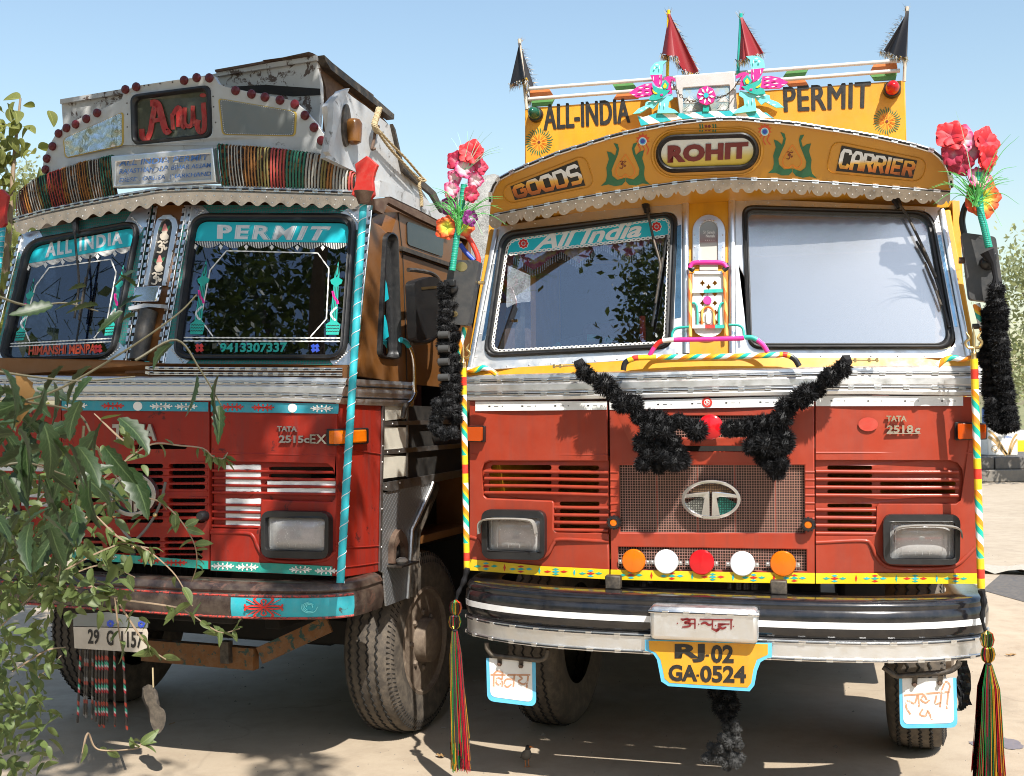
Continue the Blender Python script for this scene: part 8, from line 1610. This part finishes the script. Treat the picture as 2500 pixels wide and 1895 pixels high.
k = MB(); k.tube([mS(*B5(1210, 950), 0), mS(*B5(1225, 1010), -.01), mS(*B5(1260, 1120), 0.0), mS(*B5(1290, 1210), .012), mS(*B5(1300, 1300), .02)], [.03, .045, .036, .042, .02], 12, flat=.8); k.build('upper', M['shoeup'] if 'shoeup' in M else M.setdefault('shoeup', paint('scuffed_shoe_leather', (.035, .03, .027), .6, .5, 12)), sh)
k = MB(); k.tube([mS(*B5(1250, 790), .02), mS(*B5(1255, 950), .02)], .004, 5); k.build('lace', M['rope'], sh)
nk2 = thing('bead_necklace', 'grey cord necklace with gold beads looped round the left grille badge', 'necklace', LY(*B1(1095, 1420), -.06)); L0 = nk2.location
for P in ([(880, 960), (905, 1080), (940, 1210), (1010, 1330), (1095, 1420)], [(1355, 930), (1320, 1080), (1270, 1200), (1190, 1320), (1095, 1420)]):
    k = MB(); k.tube([Vector(q) for q in spl([LY(*B1(*p), -.075) - L0 for p in P], 6)], .007, 8); k.build('cord', M['strapgrey'] if 'strapgrey' in M else M.setdefault('strapgrey', paint('grey_braided_cord', (.12, .12, .11), .7, .2, 40)), nk2)
for p in ((940, 1205), (1272, 1198), (1092, 1465)): k = MB(); k.ball(LY(*B1(*p), -.08) - L0, .013, 10, 8); k.build('gold_bead', M['brass'], nk2)
k = MB(); k.tube([LY(*B1(1092, 1480), -.08) - L0, LY(*B1(1090, 1525), -.08) - L0], [.012, .016], 8); k.build('pendant', M['letter_black'], nk2)
# --- bird on the ground
f0 = at_ground(1287, 1872); bird = thing('bird', 'small brown bird with orange beak on the ground before the right truck', 'bird', f0)
M['bird'] = paint('brown_feathers', (.10, .085, .07), .8, .2, 60); M['birdhead'] = plain('dark_head_feathers', (.015, .013, .013), .7); M['beak'] = plain('orange_beak', (.55, .16, .02), .4)
k = MB(); P = spl([(-.03, .05, .030), (-.018, .03, .042), (-.004, .006, .055), (.002, -.004, .072), (.004, -.006, .088), (.007, -.010, .100), (.012, -.012, .106)], 5); rr = [.004, .005, .006, .008, .011, .014, .017, .020, .022, .0235, .0245, .025, .0245, .0235, .022, .020, .018, .016, .0145, .0135, .013, .013, .0135, .014, .0138, .013, .0115, .009, .006, .003, .001][:len(P)]
k.tube(P, rr, 12); me = k.build('body', [M['bird'], M['birdhead']], bird)
for pf in me.data.polygons: pf.material_index = 1 if pf.center.z > .088 else 0
k = MB(); k.tube([(.014, -.016, .103), (.034, -.026, .102)], [.0055, .0006], 8); k.build('beak', M['beak'], bird)
for sx in (-.008, .008):
    k = MB(); k.tube([(sx, .004, .045), (sx, .008, .022), (sx, .002, 0.003)], .0018, 6)
    for a in (-.5, 0, .5): k.tube([(sx, .002, .003), (sx + math.sin(a) * .014, -.012 * math.cos(a), .002)], .0013, 5)
    k.build('leg', M['beak'], bird)
# ================================================================== trees and leaves
def leafmat(name, col, back, rough=.45, trans=.35, vein=False):
    m, t, b = nt(name); out = t.nodes['Material Output']; oi = N(t, 'ShaderNodeObjectInfo'); tc = N(t, 'ShaderNodeTexCoord')
    n = noise(t, 3.0, 3, .6, tc.outputs['Object']); n2 = noise(t, 40, 3, .6, tc.outputs['Object'])
    c = mix(t, ramp(t, n, [(.3, (0, 0, 0)), (.7, (1, 1, 1))]), [q * .65 for q in col], [q * 1.35 for q in col]); c = mix(t, ramp(t, n2, [(.5, (0, 0, 0)), (.8, (.35,) * 3)]), c, back)
    if vein:                                               # pale midrib and side veins
        uv = N(t, 'ShaderNodeUVMap'); sp = N(t, 'ShaderNodeSeparateXYZ'); t.links.new(uv.outputs[0], sp.inputs[0]); au = mathn(t, 'ABSOLUTE', mathn(t, 'SUBTRACT', sp.outputs[0], .5))
        sv = mathn(t, 'FRACT', mathn(t, 'SUBTRACT', mathn(t, 'MULTIPLY', sp.outputs[1], 9), mathn(t, 'MULTIPLY', au, 5))); vm = mathn(t, 'MAXIMUM', mathn(t, 'LESS_THAN', au, .035), mathn(t, 'MULTIPLY', mathn(t, 'LESS_THAN', sv, .12), .4)); c = mix(t, mathn(t, 'MULTIPLY', vm, .6), c, (back[0] * 1.5, back[1] * 1.6, back[2] * 1.2))
    t.links.new(c, b.inputs['Base Color']); b.inputs['Roughness'].default_value = rough; b.inputs['Specular IOR Level'].default_value = .4
    tl = N(t, 'ShaderNodeBsdfTranslucent'); t.links.new(mix(t, .5, c, (col[0] * 2.2, col[1] * 2.0, col[2] * .8)), tl.inputs[0]); mx = N(t, 'ShaderNodeMixShader'); mx.inputs[0].default_value = trans; t.links.new(b.outputs[0], mx.inputs[1]); t.links.new(tl.outputs[0], mx.inputs[2]); t.links.new(mx.outputs[0], out.inputs[0]); return m
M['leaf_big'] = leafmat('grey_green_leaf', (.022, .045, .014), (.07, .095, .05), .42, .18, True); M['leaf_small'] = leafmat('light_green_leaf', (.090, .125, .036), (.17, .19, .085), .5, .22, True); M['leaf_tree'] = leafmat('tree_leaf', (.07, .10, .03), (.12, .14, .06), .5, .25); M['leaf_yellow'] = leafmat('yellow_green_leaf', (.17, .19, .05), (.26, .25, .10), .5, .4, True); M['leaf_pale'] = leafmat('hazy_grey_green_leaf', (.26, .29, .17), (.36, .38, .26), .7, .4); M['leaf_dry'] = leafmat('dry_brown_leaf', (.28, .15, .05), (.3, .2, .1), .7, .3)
M['bark'] = paint('grey_brown_bark', (.12, .095, .07), .9, .3, 9, bmp=.6); M['twig'] = paint('pinkish_twig', (.28, .20, .13), .7, .1, 20); M['gtwig'] = paint('green_twig', (.07, .06, .028), .6, .1, 20)
def leaf_mesh(name, L_, W_, teeth, curl, mat, asym=.0, seed=0):
    rnd = random.Random(seed); n = 12; mb = MB(); vs = []; fs = []
    for i in range(n + 1):
        t = i / n; w_ = W_ * (math.sin(math.pi * t ** .75) ** .8) * (1 + (teeth * (.5 if i % 2 else -.5) if 0 < i < n else 0)); x = t * L_; z = -curl * L_ * t * t; tw = asym * math.sin(t * 2.2) * L_
        vs += [Vector((x, tw - w_, z + .42 * w_)), Vector((x, tw, z)), Vector((x, tw + w_, z + .42 * w_))]
    uvs = []
    for i in range(n): a = i * 3; fs += [(a, a + 1, a + 4, a + 3), (a + 1, a + 2, a + 5, a + 4)]; u0, u1 = i / n, (i + 1) / n; uvs += [((0, u0), (.5, u0), (.5, u1), (0, u1)), ((.5, u0), (1, u0), (1, u1), (.5, u1))]
    mb.add(vs, fs, uvs); o = mb.build(name, mat, None, smooth=60, fix=False); me = o.data; bpy.data.objects.remove(o); return me
LB = [leaf_mesh('leaf', .15, .027, .30, c, M['leaf_big'], a, i) for i, (c, a) in enumerate(((.15, .12), (.35, -.12), (.05, .05), (.5, .1)))]
LS = [leaf_mesh('leaf', .055, .0125, 0, c, M['leaf_small'], a, i) for i, (c, a) in enumerate(((.2, .05), (.4, -.05), (-.1, .0)))]
LDRY = leaf_mesh('leaf', .13, .03, .2, .5, M['leaf_dry'], .1, 9)
LV = [leaf_mesh('leaf', .11, .036, 0, c, M['leaf_yellow'], 0.05, i) for i, c in enumerate((.2, .5))]
def place_leaf(parent, me, P, d, roll, sc):
    o = link('leaf', me, parent); Rm = rot_to(d, (0, 0, 1)); B = Matrix((Rm.col[2], Rm.col[0], Rm.col[1])).transposed() @ Matrix.Rotation(roll, 3, 'X')
    o.matrix_local = Matrix.Translation(P) @ B.to_4x4() @ Matrix.Diagonal((sc, sc, sc, 1)); return o
rnd = random.Random(77)
D = lambda u, v, d: at_depth(u, v, d)
# --- the tree at the left: trunk, limbs, crown overhead, and a low branch hanging into view
tree = thing('tree', 'leafy tree whose low toothed-leaf branch hangs in front of the left truck', 'tree', (-4.6, 1.4, 0)); TL0 = Vector((-4.6, 1.4, 0))
k = MB(); k.tube(spl([(0, 0, 0), (.1, 0, 1.2), (.05, .1, 2.4), (.35, .2, 3.8), (.6, .1, 5.4), (.5, 0, 7)], 5), [.24 - .0078 * i for i in range(26)], 12); k.build('trunk', M['bark'], tree)
limbs = [[(1.9, 1.0, 4.5), (3.2, .9, 5.2), (4.5, .6, 5.7)], [(.15, .05, 2.6), (1.2, .8, 4.0), (2.6, 1.3, 5.0), (4.2, 1.9, 5.9)], [(.35, .1, 3.8), (-1.2, .4, 5.4), (-2.2, .6, 6.8)], [(.2, .1, 2.9), (1.0, 2.0, 4.3), (2.2, 3.4, 5.6)]]
for L_ in limbs: k = MB(); P = spl(L_, 6); k.tube(P, [.10 * (1 - .85 * i / len(P)) + .008 for i in range(len(P))], 8); k.build('limb', M['bark'], tree)
def in_view(P, mrg=1.04):
    if P.y < .3: return False
    q = P - CAMP; d = q.dot(FWD)
    return abs(q.dot(RT) / d * FPX) < PW / 2 * mrg and abs(q.dot(UP) / d * FPX) < PH / 2 * mrg
def crown(name, parent, o0, blobs, n, size, mat, keep=lambda P: True, clump=14, seed=1):
    rn = random.Random(seed); mb = MB()
    for (c, r, wt) in blobs:
        for q in range(int(n * wt / clump)):
            v = Vector((rn.gauss(0, 1), rn.gauss(0, 1), rn.gauss(0, 1))).normalized() * rn.random() ** .45; cc = Vector(c) + Vector((v.x * r[0], v.y * r[1], v.z * r[2]))
            if rn.random() < .5: mb.tube([cc + Vector((rn.uniform(-.3, .3), rn.uniform(-.3, .3), rn.uniform(-.3, .1))) * (size / .12), cc], [.006 * size / .12, .003 * size / .12], 4) if keep(cc) else None
            for _ in range(clump):
                P = cc + Vector((rn.gauss(0, 1), rn.gauss(0, 1), rn.gauss(0, 1))) * size * 1.5
                if not keep(P): continue
                d = Vector((rn.gauss(0, 1), rn.gauss(0, 1), rn.gauss(0, .8) - .5)).normalized(); u = d.cross(Vector((rn.gauss(0, 1), rn.gauss(0, 1), rn.gauss(0, 1)))).normalized(); l = size * rn.uniform(.6, 1.2); p = P - o0
                mb.add([p, p + d * l * .45 + u * l * .27, p + d * l, p + d * l * .45 - u * l * .27], [(0, 1, 2, 3)])
    return mb.build(name, mat, parent, smooth=0, fix=False)
SUNP = lambda P, t: Vector(P) + SUN * t
away = lambda P: not in_view(P, 1.08)
# leaves whose shade would fall on the right truck's front are kept out: the crown ends short of it
def clear(P):
    if in_view(P, 1.08): return False
    t = (P.z - 1.6) / SUN.z; G = P - SUN * t
    if G.x > -.15 + .25 * (G.y - 5.2) and G.y < 8 and G.y > 3.0: return False
    if 4 < G.y < 7.5 and mno.noise(Vector((P.x * 1.5, P.y * 1.5, 9))) < (-.02 if G.x < -1.2 else .42): return False      # gaps cut in the crown so sun patches reach the left truck
    return True
blobs = [((-.3, 2.2, 5.6), (.9, .9, .5), 1.2), ((-1.0, 2.6, 5.8), (1.0, .8, .6), 1.2), ((.6, 0, 6.9), (.8, .6, .4), .5), ((-.8, 4.1, 5.7), (.9, .7, .5), .7), ((-1.2, 3.2, 5.6), (1.5, 1.1, .7), 1.2), ((-2.6, 3.4, 5.8), (1.3, 1.3, .8), 1.2), ((-.7, 2.2, 6.6), (.9, .9, .6), .6), ((-6.2, 1.9, 6.6), (1.4, 1.5, 1.3), .9), ((-2.2, 4.2, 6.2), (1.2, .9, .7), .8), ((-5.6, 3.2, 4.6), (1.1, 1.0, 1.3), .8)]
crown('crown', tree, TL0, blobs, 4600, .13, M['leaf_tree'], clear, seed=3)
t2 = thing('tree', 'tree behind the viewer, seen mirrored in the windscreens', 'tree', (-2.6, -2.6, 0)); k = MB(); k.tube(spl([(0, 0, 0), (.05, 0, 1.8), (-.1, .1, 3.6), (-.2, .2, 5.6)], 5), [.17 - .008 * i for i in range(16)], 10); k.build('trunk', M['bark'], t2)
for L_ in ([(0, 0, 2.2), (-.7, .5, 3.4), (-1.0, .6, 4.6)], [(0, .05, 2.8), (.6, .3, 4.2), (.8, .4, 5.2)]): k = MB(); P = spl(L_, 5); k.tube(P, [.06 * (1 - .8 * i / len(P)) + .008 for i in range(len(P))], 8); k.build('limb', M['bark'], t2)
crown('crown', t2, Vector((-2.6, -2.6, 0)), [((-2.95, -2.2, 6.6), (.5, .7, .8), .8), ((-2.75, -2.2, 5.4), (.7, .7, .8), 1), ((-2.5, -2.3, 4.3), (.7, .7, .6), .7), ((-3.0, -2.2, 7.7), (.45, .6, .6), .5)], 2400, .11, M['leaf_tree'], seed=14)
# unseen trees added behind and left of the viewer to block sky light
wb = []; rw = random.Random(4)
for i in range(16): wb.append(((-17 + i * 2.3, -13 + rw.uniform(-1, 1), 3.8), (1.8, 1.4, 3.6), 1))
for i in range(13): wb.append(((-15 + rw.uniform(-1, 1), -11 + i * 2.3, 4.2), (1.4, 1.7, 4.0), 1))
wd_ = crown('sky_block_trees', None, Vector((0, 0, 0)), wb, 420, .5, M['leaf_tree'], away, seed=31); wd_['kind'] = 'stuff'; wd_['label'] = 'dark trees added out of view behind the viewer to block sky light'
# low branch with large leaves
br = MB(); stems = [[(-60, 1000, 2.6), (120, 960, 2.6), (300, 860, 2.65), (430, 770, 2.7), (480, 720, 2.75)], [(-60, 700, 2.5), (60, 745, 2.55), (160, 740, 2.6), (240, 760, 2.6)], [(60, 980, 2.6), (190, 1010, 2.7), (240, 1100, 2.7), (330, 1230, 2.75)], [(205, 1040, 2.7), (190, 1200, 2.7), (160, 1330, 2.75), (140, 1420, 2.8)], [(-50, 900, 2.4), (80, 920, 2.45), (200, 930, 2.5), (330, 920, 2.55)], [(-50, 1150, 2.4), (60, 1130, 2.45), (160, 1160, 2.5)], [(330, 880, 2.65), (430, 830, 2.7), (490, 905, 2.7), (540, 990, 2.72)]]
hb_ = None
for st in stems: P = spl([D(*p) - TL0 for p in st], 6); br.tube(P, [.0026 * (1 - .7 * i / len(P)) + .0008 for i in range(len(P))], 6)
hb_ = br.build('low_branch', M['gtwig'], tree)
# (pixel base, pixel tip, depth, which mesh) for the leaves one can tell apart, then more to fill
lead = [((480, 915), (470, 1020), 2.7, 0), ((535, 915), (500, 1015), 2.68, 1), ((535, 990), (515, 1060), 2.7, 3), ((250, 1030), (200, 1130), 2.6, 1), ((290, 1020), (355, 1100), 2.6, 0), ((240, 1050), (170, 1190), 2.7, 2), ((255, 1090), (290, 1190), 2.6, 3), ((310, 1140), (340, 1270), 2.6, 0), ((220, 1150), (215, 1290), 2.6, 1), ((180, 1230), (190, 1330), 2.6, 2), ((330, 770), (280, 790), 2.7, 0), ((300, 760), (230, 800), 2.65, 0), ((130, 745), (20, 752), 2.55, 0), ((200, 735), (130, 755), 2.55, 2), ((240, 745), (160, 740), 2.6, 1), ((280, 700), (325, 660), 2.75, 2), ((290, 755), (345, 715), 2.75, 0), ((420, 840), (360, 890), 2.7, 3), ((330, 700), (285, 665), 2.75, 2), ((210, 700), (160, 690), 2.7, 1)]
for a, b, d, w_ in lead:
    A = D(*a, d) - TL0; B = D(*b, d - .03 + rnd.uniform(-.03, .03)) - TL0; place_leaf(hb_, LB[w_], A, B - A, rnd.uniform(-1.2, 1.2), (B - A).length / .15)
n_ = 0
while n_ < 105:
    u = rnd.uniform(-30, 300); v = rnd.gauss(1080, 170)
    if v < 870 or v > 1500 or (u > 120 + (1500 - v) * .42 and v > 950) or rnd.random() < max(0, (u - 40) / 220): continue
    d = rnd.uniform(2.2, 3.1); A = D(u, v, d) - TL0; an = rnd.gauss(1.6, 1.0); l = rnd.uniform(.065, .12); dv = (RT * math.cos(an) - UP * math.sin(an)) + FWD * rnd.uniform(-.5, .5)
    place_leaf(hb_, LB[rnd.randrange(4)], A, dv, rnd.uniform(-1.4, 1.4), l / .15); n_ += 1
for u, v in ((40, 910),):
    A = D(u, v, 2.6) - TL0; place_leaf(hb_, LDRY, A, -UP + RT * .3, .4, .9)
# --- shrub with small pale leaves
shr = thing('shrub', 'thorny shrub with small pale green leaves at the lower left', 'shrub', (-1.55, 3.3, 0)); SH0 = Vector((-1.55, 3.3, 0))
sst = [[(-30, 1560), (120, 1420), (250, 1345), (330, 1330), (420, 1395), (470, 1480)], [(150, 1290), (220, 1200), (300, 1130), (370, 1085), (440, 1088), (495, 1095), (520, 1115), (545, 1120), (556, 1105)], [(60, 1330), (170, 1290), (260, 1230), (330, 1215), (390, 1225), (440, 1270), (475, 1330), (480, 1380), (468, 1420)], [(90, 1500), (200, 1430), (280, 1460), (400, 1478), (450, 1490), (510, 1530), (545, 1545), (585, 1535)], [(280, 1460), (290, 1540), (300, 1600)], [(285, 1465), (340, 1550), (375, 1590), (405, 1610)], [(-20, 1380), (60, 1410), (120, 1430), (190, 1440)], [(30, 1640), (110, 1590), (160, 1580)], [(-20, 1760), (40, 1700), (110, 1640), (150, 1600)], [(200, 1840), (215, 1790), (240, 1830), (330, 1828), (345, 1815)], [(30, 1470), (180, 1400), (260, 1380), (330, 1410)], [(225, 1250), (300, 1320), (370, 1340)], [(-20, 1300), (80, 1340), (150, 1400)], [(230, 1010), (300, 1075), (310, 1060)]]
sb_ = MB(); lv = []
for st in sst:
    dd = rnd.uniform(3.0, 3.5); P = [Vector(q) for q in spl([D(u, v, dd + .02 * i) - SH0 for i, (u, v) in enumerate(st)], 7)]; sb_ = MB(); sb_.tube(P, [.0028 * (1 - .75 * i / len(P)) * min(1, .25 + i / 6) + .0008 for i in range(len(P))], 5); tw = sb_.build('twig', M['twig'], shr); lv.append((P, tw))
k2 = MB(); k2.tube([(0, .1, 0), (-.15, 0, .5), (-.1, -.05, .95)], [.02, .015, .008], 6); k2.build('stem', M['twig'], shr); k2 = MB(); k2.tube([(-.05, .1, 0), (-.3, .1, .6), (-.4, -.05, 1.2)], [.02, .015, .008], 6); k2.build('stem', M['twig'], shr)
for P, tw in lv:
    L_ = sum((P[i + 1] - P[i]).length for i in range(len(P) - 1)); n_ = int(L_ / .026)
    for q in range(n_):
        t = rnd.uniform(.08, 1) * (len(P) - 1); i = min(int(t), len(P) - 2); A = P[i].lerp(P[i + 1], t - i); d = (P[i + 1] - P[i]).normalized() * rnd.uniform(.1, .8) + Vector((rnd.uniform(-1, 1), rnd.uniform(-.8, .6), rnd.uniform(-1.1, .7))); place_leaf(tw, LS[rnd.randrange(3)], A, d, rnd.uniform(-1.5, 1.5), rnd.uniform(.55, 1.15))
extra = MB(); lsm = [(list(m.vertices), list(m.polygons)) for m in LS]
for _ in range(640):
    u = abs(rnd.gauss(0, 150)) - 20; v = rnd.uniform(1150, 1880) if u < 120 else rnd.uniform(1080, 1520); A = D(u, v, rnd.uniform(3, 3.6)) - SH0
    if A.z < .02: continue
    dv = Vector((rnd.uniform(-1, 1), rnd.uniform(-.8, .6), rnd.uniform(-1.1, .5))); Rm = rot_to(dv); B = Matrix((Rm.col[2], Rm.col[0], Rm.col[1])).transposed() @ Matrix.Rotation(rnd.uniform(-1.5, 1.5), 3, 'X') * rnd.uniform(.6, 1.15); vv, pp_ = lsm[rnd.randrange(3)]
    extra.add([A + B @ q.co for q in vv], [tuple(q.vertices) for q in pp_])
extra.build('small_leaves', M['leaf_small'], tw, smooth=60, fix=False, kind='stuff')
# --- leaning creeper-like tree behind the left truck
vt_ = thing('tree', 'slim yellow-green tree behind the left edge of the older truck', 'tree', (-3.62, 7.6, 0)); V0 = Vector((-3.62, 7.6, 0)); k = MB(); st = [D(-25, 900, 7.7), D(10, 700, 7.7), D(25, 520, 7.7), D(35, 380, 7.7), D(50, 240, 7.7)]; P = spl([Vector((0, .1, 0))] + [p - V0 for p in st], 6); k.tube(P, [.03 * (1 - i / len(P)) + .006 for i in range(len(P))], 6); k.build('trunk', M['twig'], vt_)
for i in range(240):
    t = rnd.random(); q = P[6 + int(t * (len(P) - 7))]; A = Vector(q) + Vector((rnd.gauss(-.06, .13), rnd.uniform(-.12, .12), rnd.gauss(0, .06))); place_leaf(vt_, LV[rnd.randrange(2)], A, Vector((rnd.uniform(-1, 1), rnd.uniform(-1, .3), rnd.uniform(-1.5, .2))), rnd.uniform(-1, 1), rnd.uniform(.6, 1.35))
# --- background trees
def far_tree(label, base, H_, blobs, n, size, mat, seed):
    t = thing('tree', label, 'tree', base); k = MB(); b0 = Vector(base); k.tube(spl([(0, 0, 0), (.1, 0, H_ * .4), (-.1, 0, H_ * .8)], 5), [.16 - .011 * i for i in range(11)], 8); k.build('trunk', M['bark'], t)
    for c, r, w_ in blobs:
        k = MB(); k.tube([(0, 0, H_ * .35), (Vector(c) - b0) * .6 + Vector((0, 0, H_ * .2)), Vector(c) - b0], [.07, .04, .015], 5); k.build('limb', M['bark'], t)
    crown('crown', t, b0, blobs, n, size, mat, seed=seed); return t
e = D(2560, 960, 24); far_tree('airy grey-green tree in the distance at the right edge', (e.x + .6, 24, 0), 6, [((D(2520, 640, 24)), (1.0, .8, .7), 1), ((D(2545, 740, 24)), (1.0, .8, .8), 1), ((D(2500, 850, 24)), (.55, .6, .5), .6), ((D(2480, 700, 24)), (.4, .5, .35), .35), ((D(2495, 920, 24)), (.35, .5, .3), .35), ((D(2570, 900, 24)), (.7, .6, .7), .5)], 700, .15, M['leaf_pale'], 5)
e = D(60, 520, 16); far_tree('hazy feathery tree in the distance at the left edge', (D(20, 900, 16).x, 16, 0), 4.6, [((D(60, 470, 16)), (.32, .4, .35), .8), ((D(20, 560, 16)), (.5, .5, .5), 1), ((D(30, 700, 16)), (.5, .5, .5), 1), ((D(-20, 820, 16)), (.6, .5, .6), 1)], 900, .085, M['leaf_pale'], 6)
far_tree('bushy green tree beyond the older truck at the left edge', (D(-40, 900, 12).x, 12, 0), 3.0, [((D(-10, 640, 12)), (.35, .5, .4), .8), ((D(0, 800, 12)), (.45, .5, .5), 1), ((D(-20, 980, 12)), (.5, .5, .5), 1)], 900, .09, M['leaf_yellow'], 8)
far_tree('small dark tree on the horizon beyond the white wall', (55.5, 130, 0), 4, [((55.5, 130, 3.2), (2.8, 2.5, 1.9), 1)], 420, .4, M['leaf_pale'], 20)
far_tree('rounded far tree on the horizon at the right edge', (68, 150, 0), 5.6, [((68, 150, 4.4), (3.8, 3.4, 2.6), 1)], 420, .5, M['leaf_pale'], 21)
